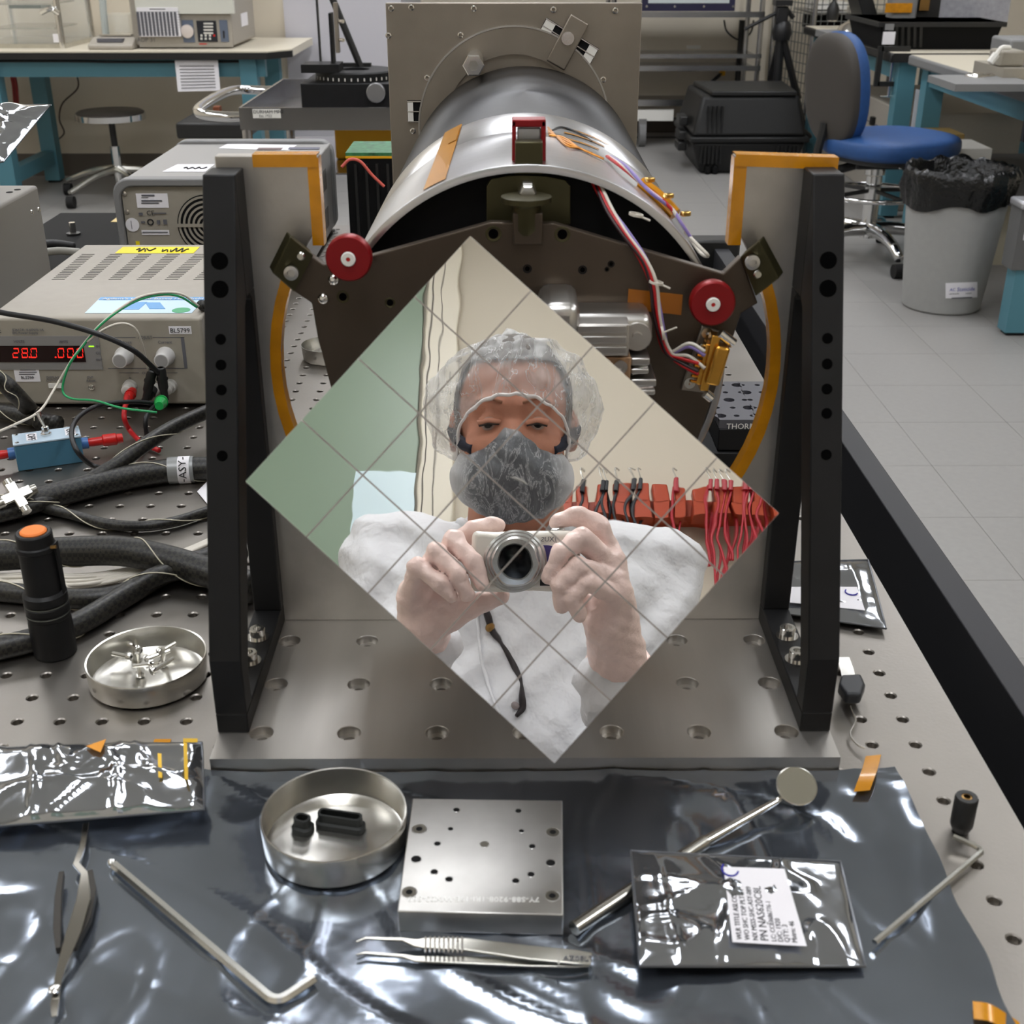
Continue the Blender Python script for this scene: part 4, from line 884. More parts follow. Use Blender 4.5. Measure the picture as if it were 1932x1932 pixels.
# black bin with circuit board, right of the instrument
bb_ = thing('black_bin', 'deep black bin with a green circuit board on top beside the rear instrument', 'bin', (-.2, 1.92, 0))
a, c_ = aty(652, 296, 1.86), aty(745, 296, 1.86)
MB().box(a[0], c_[0] + .06, 1.86, 1.975, .0, a[2]).build('body', BLKM, bb_, bev=.003)
for k_ in range(5): x = a[0] + .012 + k_ * .016; MB().box(x, x + .004, 1.857, 1.86, .01, a[2] - .01).build('rib', BLKP, bb_)
MB().box(a[0], c_[0] + .03, 1.86, 1.97, a[2], a[2] + .006).build('circuit_board', mat('pcb_green', (44, 104, 66), .5, 0, .5, 90), bb_)
MB().box(a[0], c_[0] + .03, 1.858, 1.86, a[2] - .002, a[2] + .001).build('board_edge', YEL, bb_)
MB().sweep(pl([(645, 315, 'y', 1.84), (660, 301, 'y', 1.84), (680, 305, 'y', 1.84), (702, 330, 'y', 1.84), (725, 352, 'y', 1.84)]), .0022, 8).build('wire', mat('red_wire', (206, 92, 80), .5), None, label='thin red wire arching over the black bin', cat='wire')

# ---- stage seen through the cutout on the right
stg = thing('translation_stage', 'black breadboard stage with white lettering seen through the right of the cutout', 'stage', atz(1400, 890, 0))
s0 = atz(1392, 884, 0); zb = aty(1400, 792, s0[1])[2]
x0, x1 = aty(1357, 800, s0[1])[0], aty(1500, 800, s0[1])[0]
sxs = [x0 + k_ * (x1 - x0) / 6 for k_ in range(7)]; sys_ = [s0[1] + k_ * .02 for k_ in range(6)]
hh_ = {(i, j): ((sxs[i] + sxs[i + 1]) / 2 + .003 * ((i * 7 + j * 3) % 3 - 1), (sys_[j] + sys_[j + 1]) / 2, [(.0026 + .0025 * ((i + j) % 3 == 0), 0), (.0026 + .0025 * ((i + j) % 3 == 0), .004)]) for i in range(6) for j in range(5)}
GSTG = mat('grey_anodised', (92, 92, 98), .4, .4)
holed(sxs, sys_, hh_, zb - .008, zb, [(.0026, 0), (.0026, .004)], 12).build('top_plate', GSTG, stg, smooth=30)
MB().box(x0, x1, s0[1] - .001, sys_[-1], zb * .38, zb - .0082).build('carriage', BLK, stg, bev=.001)
MB().box(x0 - .012, x1 + .01, s0[1] - .004, sys_[-1] + .02, 0, zb * .36).build('base', BLK, stg, bev=.001)
text('lettering', 'THORLABS', aty(1370, 809, s0[1] - .0012), X_, Zu, .0072, WHITE, stg); text('lettering', 'NRT150', aty(1415, 809, s0[1] - .0012), X_, Zu, .0072, WHITE, stg)

# ---- tool with black knob behind right gusset
kt = thing('scraper_tool', 'steel blade tool with a dark rounded handle right of the gusset bracket', 'tool', atz(1600, 1300, 0))
MB().strip([atz(1590, 1240, .004), atz(1598, 1262, .005), atz(1604, 1290, .006)], (1, 0, 0), .0085, .001).build('blade', STEEL, kt)
hp = [atz(1584, 1292, .005), atz(1622, 1290, .005), atz(1630, 1310, .005), atz(1622, 1330, .005), atz(1594, 1330, .005), atz(1580, 1310, .005)]
MB().prism(hp, (0, 0, .008)).build('handle', mat('dark_slate', (40, 42, 46), .4), kt, bev=.002, seg=3)
MB().sweep(pl([(1606, 1332, 'z', .004), (1614, 1360, 'z', .003), (1604, 1385, 'z', .003), (1618, 1405, 'z', .003), (1632, 1412, 'z', .003)]), .0007, 6).build('tether_wire', STEEL, kt)
sticker(thing('paper_slip', 'white paper slip peeking out behind the left gusset bracket', 'paper', atz(390, 935, .001)), [atz(372, 928, .001), atz(400, 962, .001), atz(430, 940, .001), atz(395, 905, .001)], PAPER, .0004, 'sheet')

# ---- cables
BRD = bpy.data.materials.new('braided_sleeve'); BRD.use_nodes = True; nt = BRD.node_tree; p = nt.nodes['Principled BSDF']; p.inputs['Roughness'].default_value = .45
tx = nt.nodes.new('ShaderNodeTexCoord'); mp = nt.nodes.new('ShaderNodeMapping'); mp.inputs['Rotation'].default_value = (0, 0, .785); ck = nt.nodes.new('ShaderNodeTexChecker'); ck.inputs['Scale'].default_value = 340
nt.links.new(tx.outputs['Object'], mp.inputs[0]); nt.links.new(mp.outputs[0], ck.inputs[0]); ck.inputs['Color1'].default_value = rgb(38, 36, 30); ck.inputs['Color2'].default_value = rgb(3, 3, 3)
nt.links.new(ck.outputs[0], p.inputs['Base Color']); bm_ = nt.nodes.new('ShaderNodeBump'); bm_.inputs['Strength'].default_value = .6; bm_.inputs['Distance'].default_value = .0008; nt.links.new(ck.outputs[1], bm_.inputs['Height']); nt.links.new(bm_.outputs[0], p.inputs['Normal'])
CORD = mat('black_cord', (24, 24, 26), .45); WIREW = mat('white_wire', (206, 200, 188), .4); WIREG = mat('green_wire', (40, 150, 92), .4); WIRER = mat('red_wire2', (176, 20, 26), .4)
def cable(lst, r, m, label, tracer=False, name='cable', cat='cable', n=12):
    P = pl(lst)
    if not tracer: return MB().sweep(P, r, n).build(name, m, None, smooth=180, label=label, cat=cat)
    rt_ = thing(name, label, cat, P[len(P) // 2]); MB().sweep(P, r, 16).build('sleeve', m, rt_, smooth=180)
    Q = catmull(P, 10); out_ = []
    for i, q_ in enumerate(Q):
        t_ = nrm(Q[min(i + 1, len(Q) - 1)] - Q[max(0, i - 1)]); u_, w_, _ = frame(t_); a = i * .22; out_.append(q_ + (r + .0003) * (math.cos(a) * u_ + math.sin(a) * w_))
    MB().sweep(out_, .0005, 5, 0).build('tracer_thread', mat('tracer', (196, 190, 170), .5), rt_, smooth=180)
    return rt_
cable([(-60, 985, 'z', .0095), (60, 955, 'z', .0095), (130, 926, 'z', .011), (215, 880, 'z', .020), (290, 828, 'z', .030), (350, 795, 'z', .032), (430, 762, 'z', .032), (520, 735, 'z', .03)], .0066, BRD, 'black braided cable crossing diagonally above the thick sleeve', True)
cable([(-60, 975, 'z', .0105), (40, 950, 'z', .0105), (120, 930, 'z', .0105), (220, 905, 'z', .0108), (320, 888, 'z', .0108), (400, 884, 'z', .0108), (500, 880, 'z', .0108)], .0105, BRD, 'thick black sleeve with a grey collar marked ASY', True)
ca, cb2 = atz(318, 888, .0108), atz(366, 885, .0108)
col_ = thing('cable_collar', 'grey collar with a white ASY label around the thick sleeve', 'collar', ca); MB().cyl(ca, cb2, .0116, n=28).build('sleeve', mat('collar_grey', (140, 142, 142), .35, .2), col_)
lp0, lp1 = atz(338, 887, .0108), atz(360, 886, .0108); MB().cyl(lp0, lp1, .0119, n=28).build('sticker', PAPER, col_)
lc0 = (lp0 + lp1) / 2; ax0 = nrm(lp1 - lp0); n0 = C0 - lc0; n0 = nrm(n0 - (n0 @ ax0) * ax0); r0 = nrm(np.cross(n0, ax0)); text('lettering', '-ASY-', lc0 + n0 * .0120 - r0 * .0105 + ax0 * .0028, r0, -ax0, .0092, INK, col_, .0003)
cable([(80, 958, 'z', .005), (140, 972, 'z', .005), (200, 988, 'z', .005), (265, 993, 'z', .005), (330, 984, 'z', .005), (400, 962, 'z', .005), (470, 940, 'z', .005)], .0043, BRD, 'slim black braided cable curving below the thick sleeve', True)
cable([(-60, 1052, 'z', .018), (60, 1045, 'z', .018), (150, 1040, 'z', .019), (230, 1040, 'z', .020), (310, 1055, 'z', .018), (400, 1082, 'z', .014), (480, 1110, 'z', .012)], .0112, BRD, 'thickest black braided cable passing behind the flashlight', True)
cable([(-60, 1235, 'z', .008), (60, 1208, 'z', .008), (150, 1175, 'z', .008), (230, 1128, 'z', .008), (300, 1088, 'z', .008), (370, 1060, 'z', .007), (460, 1035, 'z', .007)], .0082, BRD, 'black braided cable running to the lower left corner behind the screw dish', True)
cable([(-60, 1110, 'z', .0075), (60, 1122, 'z', .0075), (150, 1130, 'z', .0075), (230, 1120, 'z', .0075), (300, 1085, 'z', .0135), (400, 1064, 'z', .009)], .0072, BRD, 'black braided cable lying on the table behind the flashlight base', True)
ww = thing('white_wire_bundle', 'loose bundle of white wires between the black braided cables', 'wires', atz(150, 1090, 0))
for k_ in range(7):
    MB().sweep(pl([(-60, 1088 + 4.2 * k_, 'z', .004 + .002 * (k_ % 3)), (60, 1084 + 4.0 * k_, 'z', .005 + .0018 * ((k_ + 1) % 3)), (150, 1086 + 3.4 * k_, 'z', .004 + .002 * (k_ % 2)), (220, 1078 + 2.8 * k_, 'z', .005), (285, 1062 + 2.2 * k_, 'z', .006), (345, 1040 + k_ * 1.5, 'z', .006), (410, 1012 + k_, 'z', .006)]), .0017, 6).build('wire', WIREW, ww, smooth=180)
cx0 = atz(32, 937, .022); cc_ = thing('cross_connector', 'bright metal cross shaped connector on the cables at the left edge', 'connector', cx0)
R_ = basis((.75, .65, .15), (-.5, .6, .62)); MB().obox(cx0, .024, .0085, .008, R_).build('bar', STEEL, cc_, bev=.001); MB().obox(cx0, .0085, .024, .008, R_).build('bar', STEEL, cc_, bev=.001)
for d_ in ((1, 0), (-1, 0), (0, 1), (0, -1)): MB().cyl(cx0 + R_ @ np.array([d_[0] * .011, d_[1] * .011, 0]), cx0 + R_ @ np.array([d_[0] * .016, d_[1] * .016, 0]), .0042, n=16).build('nut', STEELD, cc_)
# leads in front of the power supply
cable([(-60, 570, 'y', 1.09), (0, 589, 'y', 1.09), (100, 606, 'y', 1.085), (190, 632, 'y', 1.08), (250, 660, 'y', 1.085), (285, 690, 'y', 1.10), (300, 705, 'y', 1.11)], .0026, CORD, 'black lead sweeping across the power supply front')
cable([(375, 578, 'y', 1.16), (345, 556, 'y', 1.15), (310, 552, 'y', 1.14), (265, 560, 'y', 1.12), (225, 583, 'y', 1.10), (190, 612, 'y', 1.09), (165, 640, 'y', 1.085), (135, 680, 'y', 1.085), (105, 730, 'y', 1.08), (75, 775, 'y', 1.03), (30, 800, 'y', 1.0), (-40, 830, 'y', .98)], .0012, WIREW, 'white wire arching over the power supply down to the left edge', n=8)
cable([(372, 580, 'y', 1.158), (340, 560, 'y', 1.148), (305, 556, 'y', 1.138), (262, 566, 'y', 1.118), (222, 588, 'y', 1.098), (185, 618, 'y', 1.088), (155, 655, 'y', 1.083), (130, 690, 'y', 1.08), (118, 735, 'y', 1.08), (135, 752, 'y', 1.07), (180, 756, 'y', 1.05), (230, 770, 'y', 1.04), (296, 778, 'y', 1.04)], .0011, WIREG, 'green wire looping from the twisted leads to a green plug', n=8)
cable([(165, 645, 'y', 1.084), (195, 622, 'y', 1.082), (228, 610, 'y', 1.085), (255, 620, 'y', 1.09), (270, 655, 'y', 1.10), (280, 700, 'y', 1.11)], .0011, WIREW, 'short white wire ending in a black plug on the power supply', n=8)
cable([(296, 762, 'y', 1.09), (250, 758, 'y', 1.07), (190, 764, 'y', 1.05), (150, 785, 'y', 1.03), (135, 815, 'y', 1.0), (145, 850, 'y', .975), (175, 878, 'z', .006), (220, 882, 'z', .006), (260, 860, 'z', .006), (276, 830, 'z', .006), (275, 790, 'y', 1.05), (292, 765, 'y', 1.085)], .0022, CORD, 'black lead looped in front of the switch box')
cable([(240, 748, 'y', 1.10), (234, 785, 'y', 1.06), (245, 812, 'z', .008), (268, 835, 'z', .005), (300, 850, 'z', .004)], .0024, WIRER, 'red lead hanging from the power supply to the table')
def plug(p, d, m, label, L=.03, r=.0048):
    rt_ = thing('banana_plug', label, 'plug', p); d = nrm(d); p = np.asarray(p); MB().lathe([(r * .6, -.001), (r * .9, 0), (r, .003), (r, L * .6), (r * .75, L * .7), (r * .7, L), (0, L)], p, d, 16).build('body', m, rt_); MB().lathe([(r * 1.15, L * .30), (r * 1.15, L * .36), (r, L * .36)], p, d, 16).build('ring', m, rt_)
plug(fp(250, 738, .012), aty(236, 762, 1.10) - fp(250, 738, .012), REDP, 'red banana plug in the left terminal of the power supply')
plug(fp(290, 733, .012), fp(276, 752, .025) - fp(290, 733, .012), BLKP, 'stubby black plug in the middle terminal of the power supply', .02)
plug(aty(287, 700, 1.112), aty(277, 744, 1.11) - aty(287, 700, 1.112), BLKP, 'long black plug stacked on the middle terminal', .032)
plug(aty(303, 695, 1.112), aty(310, 742, 1.112) - aty(303, 695, 1.112), BLKP, 'long black plug on the right terminal of the power supply', .032)
plug(aty(306, 755, 1.09), aty(292, 782, 1.03) - aty(306, 755, 1.09), GRNP, 'green banana plug beneath the right terminal of the power supply', .026, .0056)
cable([(380, 575, 'y', 1.17), (395, 590, 'y', 1.2), (430, 640, 'y', 1.25)], .005, BRD, 'black braided sleeve end beside the power supply corner')
cable([(-60, 690, 'y', 1.02), (0, 718, 'y', 1.03), (30, 745, 'y', 1.04), (58, 775, 'z', .01), (80, 800, 'z', .008)], .008, BRD, 'black braided cable in front of the left end of the power supply', True)
cable([(-60, 765, 'z', .010), (0, 775, 'z', .010), (50, 785, 'z', .009), (110, 800, 'z', .007)], .008, BRD, 'short black braided cable on the table below the power supply', True)
cable([(-60, 560, 'y', 1.52), (0, 505, 'y', 1.54), (40, 475, 'y', 1.56), (90, 460, 'y', 1.58), (140, 465, 'y', 1.60)], .0055, CORD, 'thick black power cord curving beside the grey enclosure')
cable([(-60, 600, 'y', 1.50), (0, 545, 'y', 1.52), (45, 490, 'y', 1.54), (100, 474, 'y', 1.56), (150, 476, 'y', 1.58)], .005, mat('grey_cord', (150, 148, 140), .45), 'grey cord curving under the black power cord')

# ---- harness and connector on the front frame
YH = YP - .006
wh = thing('wire_harness', 'bundle of red white and violet wires tied along the tube and front frame', 'wires', aty(1235, 600, YH))
cols = [WIRER, WIREW, mat('violet_wire', (132, 116, 176), .4), mat('dark_wire', (40, 20, 24), .4), WIRER, WIREW]
main = [(1110, 322, .742), (1125, 345, .728), (1150, 395, .712), (1180, 440, .700), (1215, 490, .692), (1232, 535, .688), (1240, 590, .688), (1248, 630, .688), (1262, 665, .688)]
for k_, m_ in enumerate(cols):
    o_ = [(k_ % 3 - 1) * 5, (k_ // 3) * 5]
    tail = [(1300, 642 + 6 * k_, .682), (1330, 655 + 8 * k_, .678)] if m_ in (WIREW,) or k_ == 2 else [(1285, 676 + 3 * k_, .684), (1318, 686 + 5 * k_, .678)]
    MB().sweep([aty(px + o_[0] * (1 + .4 * math.sin(i * 1.9 + k_)), py + o_[1] * .4, y - .0012 * (k_ // 3)) for i, (px, py, y) in enumerate(main)] + [aty(*t_) for t_ in tail], .0011, 7).build('wire', m_, wh, smooth=180)
for px, py, y in ((1238, 533, .686), (1250, 628, .686), (1200, 405, .700)):
    p = aty(px, py, y); MB().lathe([(.0036, -.0007), (.0042, -.0007), (.0042, .0007), (.0036, .0007)], p, (.2, 0, 1) if py < 600 else (1, 0, .2), 14, True).build('tie', WIREW, wh); MB().cyl(p, p + np.array([.008, -.002, .004 if py > 600 else -.003]), .0006, n=6).build('tie_tail', WIREW, wh)
for k_, m_ in enumerate([WIRER, WIREW, mat('violet_wire', (132, 116, 176), .4)]):
    MB().sweep([onring(.42 + .01 * k_, .80 + .003 * k_, .003), onring(.50, .772, .004 + .001 * k_), onring(.62, .752 - .003 * k_, .004), onring(.72 + .02 * k_, .745, .005), onring(.82, .742 - .002 * k_, .004), onring(.93, .735, .003)], .0011, 6).build('wire', m_, wh, smooth=180)
MB().sweep([onring(.60, .768, .003), onring(.70, .758, .004), onring(.80, .750, .004)], .0042, 8).build('tape_wrap', KAP, wh)
MB().sweep([onring(.88, .742, .002), onring(.94, .728, .004), onring(1.0, .722, .006), onring(1.0, .735, .003), onring(.93, .748, .002)], .0011, 6).build('wire', WIREW, wh, smooth=180)
for k_ in range(4): MB().sweep([onring(.12, .835 + .012 * k_, .001), onring(.20, .83 - .01 * k_, .0016), onring(.28, .80, .0016), onring(.40, .79, .002)], .0007, 5).build('fine_wire', mat('copper_wire', (206, 140, 66), .3, .8), wh, smooth=180)
MB().sweep([onring(.14, .86, .0006), onring(.2, .882, .0012), onring(.3, .875, .0012), onring(.37, .86, .0008)], .0007, 6).build('gauge_lead', BLKP, wh)
for px, py, d in ((1155, 340, 0), (1180, 352, 1), (1215, 374, 2)): p = onring(.60 + .11 * d, .752 - .004 * d, .009); MB().obox(p, .006, .004, .003, rotz(.4)).build('solder_joint', mat('gold_solder', (224, 186, 110), .2, 1), wh, bev=.0008)
# connector
cn_ = thing('d_sub_connector', 'gold plated connector on an angled bracket at the right of the front frame', 'connector', aty(1335, 690, YP - .01))
q_ = [(1325, 614), (1370, 630), (1335, 742), (1285, 736)]
MB().prism([aty(*p, YP - .003) for p in q_], (0, .0028, 0)).build('bracket', ALUD, cn_, bev=.0006)
GOLD = mat('gold_plate', (224, 168, 76), .25, 1)
ang = math.atan2(1345 - 1368, 755 - 640); R_ = basis((math.cos(-ang), 0, -math.sin(-ang) * -1), (0, -1, 0)) if False else None
def along(p, q2, w, y0, dp, m, name, bev=.0006):
    a_, b_ = aty(*p, y0), aty(*q2, y0); t_ = nrm(b_ - a_); s_ = nrm(np.cross(t_, (0, 1, 0))) * w / 2
    return MB().prism([a_ - s_, a_ + s_, b_ + s_, b_ - s_], (0, dp, 0)).build(name, m, cn_, smooth=20, bev=bev)
along((1352, 634), (1328, 738), .0050, YP - .018, .010, GOLD, 'flange'); along((1366, 656), (1344, 728), .0085, YP - .022, .012, GOLD, 'shell', .0015); along((1338, 650), (1318, 726), .0035, YP - .016, .010, GOLD, 'solder_row')
for k_ in range(8):
    t_ = k_ / 7; a_ = aty(1336 - 18 * t_, 654 + 68 * t_, YP - .014); b_ = aty(1320 - 18 * t_, 650 + 68 * t_, YP - .016); MB().cyl(a_, b_, .0009, n=8).build('pin', GOLD if k_ > 1 else STEEL, cn_)
for p in ((1334, 628), (1301, 722)): a_ = aty(*p, YP - .003); MB().lathe([(.0034, 0), (.0034, -.0012), (.001, -.0012), (0, -.0005)], a_, (0, 1, 0), 16).build('screw', STEELD, cn_)
for p, p2 in (((1358, 628), (1384, 648)), ((1330, 742), (1342, 752))): a_ = aty(*p, YP - .016); b_ = aty(*p2, YP - .016); MB().cyl(a_, b_, .0030, n=14).build('jack_post', STEEL, cn_)
MB().prism([aty(*p, YP - .0003) for p in ((1186, 545), (1288, 556), (1285, 594), (1183, 583))], (0, -.0004, 0)).build('tape_patch', mat('dark_amber_tape', (150, 88, 14), .3), ff)
# ---------------------------------------------------------------- background, left
def ybox(name, x0, y0, x1, y1, yf, dp, m, root, bev=0.0, **kw):
    a, b = aty(x0, y0, yf), aty(x1, y1, yf); return MB().box(min(a[0], b[0]), max(a[0], b[0]), yf, yf + dp, min(a[2], b[2]), max(a[2], b[2])).build(name, m, root, bev=bev, **kw)
LAMIN = mat('cream_laminate', (206, 198, 180), .4)
YL = 6.12
zbt = aty(300, 97, YL)[2]
bn_ = thing('lab_bench', 'long teal framed laboratory bench against the left back wall', 'bench', (-2.2, 6.5, ZF))
xr = aty(541, 88, YL)[0]
MB().prism([(-3.5, YL, zbt - .035), (xr - .10, YL, zbt - .035), (xr, YL + .12, zbt - .035), (xr, 6.95, zbt - .035), (-3.5, 6.95, zbt - .035)], (0, 0, .035)).build('worktop', LAMIN, bn_)
MB().prism([(-3.5, YL - .004, zbt - .036), (xr - .098, YL - .004, zbt - .036), (xr + .004, YL + .118, zbt - .036), (xr + .004, YL + .14, zbt - .036), (-3.5, YL + .14, zbt - .036)], (0, 0, .030)).build('edge_band', BLKP, bn_)
MB().box(-3.4, xr - .12, YL + .06, YL + .10, zbt - .12, zbt - .036).build('apron', TEAL, bn_)
for x in (-2.47, xr - .2):
    for y in (YL + .08, 6.82): MB().box(x - .04, x + .04, y - .04, y + .04, ZF + .012, zbt - .036).build('leg', TEAL, bn_); MB().box(x - .03, x + .03, y - .03, y + .03, ZF, ZF + .012).build('foot', RUBBER, bn_)
    MB().box(x - .03, x + .03, YL + .12, 6.78, ZF + .10, ZF + .17).build('crossbar', TEAL, bn_)
MB().sweep([(-3.4, YL + .055, zbt - .05), (-2.2, YL + .055, zbt - .048), (-1.8, YL + .055, zbt - .052), (xr - .2, YL + .055, zbt - .05)], .006, 6).build('edge_cable', BLKP, bn_)
# vacuum oven
YO = 6.28
ov = thing('vacuum_oven', 'cream vacuum oven with a round gauge and keypad standing on the left bench', 'oven', (*aty(360, 92, YO)[:2], zbt))
a, c_ = aty(254, 92, YO), aty(442, 92, YO); z1 = aty(300, -60, YO)[2]
MB().box(a[0], c_[0], YO, 6.85, zbt + .01, z1).build('case', CREAM, ov, bev=.008)
def op(x0, y0, x1, y1, m, name, dp=.01): return ybox(name, x0, y0, x1, y1, YO - dp, dp + .001, m, ov)
op(246, -60, 441, 26, mat('oven_door', (206, 206, 196), .4), 'door', .035); op(256, 27, 440, 89, CREAM, 'lower_panel', .012)
op(342, 38, 368, 80, mat('slate_blue', (94, 104, 122), .5), 'gauge_panel', .016); op(370, 39, 411, 79, mat('near_black', (30, 32, 40), .4), 'keypad', .016); op(413, 38, 432, 79, mat('slate_blue', (94, 104, 122), .5), 'switch_panel', .016)
p = aty(354, 59, YO - .017); MB().lathe([(.030, 0), (.030, -.012), (.026, -.014), (0, -.014)], p, (0, 1, 0), 28).build('gauge', mat('gauge_face', (206, 196, 190), .4), ov)
for r_ in range(4): op(384, 43 + r_ * 6, 402, 46 + r_ * 6, WHT_P, 'display_line', .019)
for r_ in range(2):
    for k_ in range(4 - r_): op(378 + k_ * 8, 65 + r_ * 6, 382 + k_ * 8, 69 + r_ * 6, REDP if (k_ == 3 and r_ == 0) else WHT_P, 'key', .019)
op(420, 58, 424, 72, BLKP, 'rocker', .019); op(376, 82, 390, 84, REDP, 'print_line', .014)
text('lettering', 'ADP 31', aty(259, 79, YO - .0125), X_, Zu, .028, INKG, ov)
cs = aty(462, 40, 6.6); MB().box(c_[0] + .0002, c_[0] + .003, 6.5, 6.66, cs[2] - .02, cs[2] + .04).build('side_label', PAPER, ov)
lg = op(257, 14, 341, 69, PAPER, 'log_sheet', .040)
for k_ in range(9): op(259, 22 + k_ * 5, 338, 22.5 + k_ * 5, INKG, 'print_line', .0405)
op(282, 16.5, 312, 18, INK, 'print_line', .0405)
for k_ in range(11): op(262 + k_ * 7, 22, 262.3 + k_ * 7, 68, INKG, 'print_line', .0405)
# scale
sc_ = thing('bench_scale', 'low beige weighing scale in front of the vacuum oven', 'scale', (*aty(208, 95, 6.2)[:2], zbt))
a, c_ = aty(166, 92, 6.2), aty(250, 92, 6.2); MB().prism([(a[0], 6.2, zbt), (a[0], 6.2, zbt + .02), (a[0], 6.28, zbt + .05), (a[0], 6.48, zbt + .055), (a[0], 6.48, zbt)], (c_[0] - a[0], 0, 0)).build('body', CREAM, sc_, bev=.006)
MB().box(a[0] + .04, c_[0] - .05, 6.225, 6.265, zbt + .032, zbt + .048).build('display', INKG, sc_); MB().box(a[0] + .03, c_[0] - .03, 6.30, 6.46, zbt + .055, zbt + .062).build('pan', STEEL, sc_)
gb2 = ybox('draft_box', 192, 28, 246, 70, 6.55, .2, GLASS, None, label='clear plastic box standing behind the bench scale', cat='box')
MB().sweep([aty(192, -20, 6.5), aty(196, 30, 6.5), aty(200, 66, 6.5)], .018, 8).build('hose', mat('clear_hose', (190, 200, 200), .2, alpha=.6), None, label='clear hose hanging down to the bench scale', cat='hose')
# glass chamber
ch = thing('vacuum_chamber', 'glass walled chamber in a steel frame at the left end of the bench', 'chamber', (*aty(60, 85, 6.3)[:2], zbt))
a, c_ = aty(-40, 85, 6.3), aty(118, 85, 6.3)
MB().box(a[0], c_[0], 6.32, 6.75, zbt + .015, aty(0, -40, 6.3)[2]).build('glass', GLASS, ch)
for x in (a[0], c_[0]):
    for y in (6.3, 6.77): MB().cyl((x, y, zbt), (x, y, zbt + .42), .016, n=12).build('post', STEEL, ch)
MB().box(a[0] - .02, c_[0] + .02, 6.29, 6.78, zbt, zbt + .02).build('base', STEELD, ch)
for k_ in range(3): MB().box(a[0] + .05, c_[0] - .05, 6.36, 6.72, zbt + .08 + k_ * .11, zbt + .088 + k_ * .11).build('shelf', STEELD, ch)
MB().sweep([aty(78, 24, 6.28), aty(95, 17, 6.26), aty(110, 25, 6.28)], .012, 8).build('handle', CHROME, ch); MB().box(*(aty(30, 50, 6.5)[0], aty(90, 50, 6.5)[0]), 6.45, 6.6, zbt + .17, zbt + .19).build('tray', mat('green_tray', (70, 90, 76), .4), ch)
ybox('label_plate', 99, 64, 111, 80, 6.27, .004, PAPER, ch)
hs = thing('log_sheet', 'white printed log sheet taped to the teal bench apron', 'paper', aty(372, 140, YL))
q4 = [aty(330, 114, YL + .03), aty(411, 114, YL + .03), aty(416, 171, YL + .0), aty(336, 173, YL + .0)]; sticker(hs, q4[::-1], PAPER, .003, 'sheet')
for k_ in range(8): t_ = .18 + k_ * .1; MB().cyl(q4[0] * (1 - t_) + q4[3] * t_ + np.array([.02, -.006, 0]), q4[1] * (1 - t_) + q4[2] * t_ + np.array([-.02, -.006, 0]), .0016, n=5).build('print_line', INKG, hs)
# stool
st_ = thing('lab_stool', 'round backless stool with chrome rim under the left bench', 'stool', (*aty(214, 300, 6.35)[:2], ZF))
sc0 = aty(208, 213, 6.35); sx, sy, sz = sc0[0], 6.35, sc0[2]
MB().lathe([(0, .012), (.15, .012), (.165, .004), (.165, -.004), (.14, -.012)], (sx, sy, sz), (0, 0, 1), 40).build('seat', mat('brown_vinyl', (58, 54, 50), .4), st_)
MB().lathe([(.158, .002), (.172, -.002), (.170, -.030), (.12, -.042), (0, -.042)], (sx, sy, sz), (0, 0, 1), 40).build('rim', CHROME, st_)
MB().cyl((sx, sy, ZF + .22), (sx, sy, sz - .03), .016, n=14).build('screw_post', BLKP, st_); MB().cyl((sx, sy, ZF + .08), (sx, sy, ZF + .26), .024, n=16).build('column', CHROME, st_)
for k_ in range(5):
    t_ = math.radians(20 + 72 * k_); d_ = np.array([math.cos(t_), math.sin(t_), 0]); o_ = np.array([sx, sy, 0])
    MB().sweep([o_ + np.array([0, 0, ZF + .15]), o_ + d_ * .15 + np.array([0, 0, ZF + .13]), o_ + d_ * .31 + np.array([0, 0, ZF + .075])], lambda u: .02 - .008 * u, 8, 3).build('leg', STEELD, st_)
    MB().cyl(o_ + d_ * .31 + np.array([-.018, 0, ZF + .03]), o_ + d_ * .31 + np.array([.018, 0, ZF + .03]), .030, n=16).build('caster', RUBBER, st_)
MB().sweep([aty(142, 132, 6.9), aty(147, 165, 6.9), aty(118, 195, 6.9), aty(112, 225, 6.9), aty(121, 250, 6.9), aty(108, 265, 6.9)], .004, 6).build('wall_cable', mat('brown_cord', (70, 52, 46), .6), None, label='thin dark cord hanging on the wall under the left bench', cat='cord')
for k_, (x0, x1) in enumerate(((26, 30), (32, 36))): MB().sweep([aty(x0 - 6, 138, 6.85), aty(x0, 170, 6.85), aty(x1, 250, 6.85)], .008, 6).build('red_hose', mat('red_hose', (150, 50, 50), .5), None, label='%s red hose hanging under the left bench' % ('left' if k_ == 0 else 'right'), cat='hose', group='red hoses under the bench')
# cart with rotation stage
YC = 3.46; zc_ = atz(600, 203, 0)[1]
ct = thing('steel_cart', 'stainless steel cart with a tube handle and a maker plate on its rim', 'cart', (-.45, 3.8, ZF))
xa, xb = aty(452, 203, YC)[0], .10; SS = mat('cart_stainless', (178, 178, 182), .22, 1, .06, 5)
MB().box(xa, xb, YC, YC + .72, -.06, -.056).build('tray', SS, ct)
for nm, bx_ in (('front_rim', (xa, xb, YC - .003, YC + .003, -.058, .0)), ('back_rim', (xa, xb, YC + .717, YC + .723, -.058, .0)), ('side_rim', (xa - .003, xa + .003, YC, YC + .72, -.058, .0)), ('side_rim', (xb - .003, xb + .003, YC, YC + .72, -.058, .0))): MB().box(*bx_).build(nm, SS, ct)
MB().box(xa, xb, YC, YC + .72, -.50, -.495).build('lower_shelf', SS, ct); MB().box(xa, xb, YC - .003, YC + .003, -.50, -.45).build('shelf_rim', SS, ct)
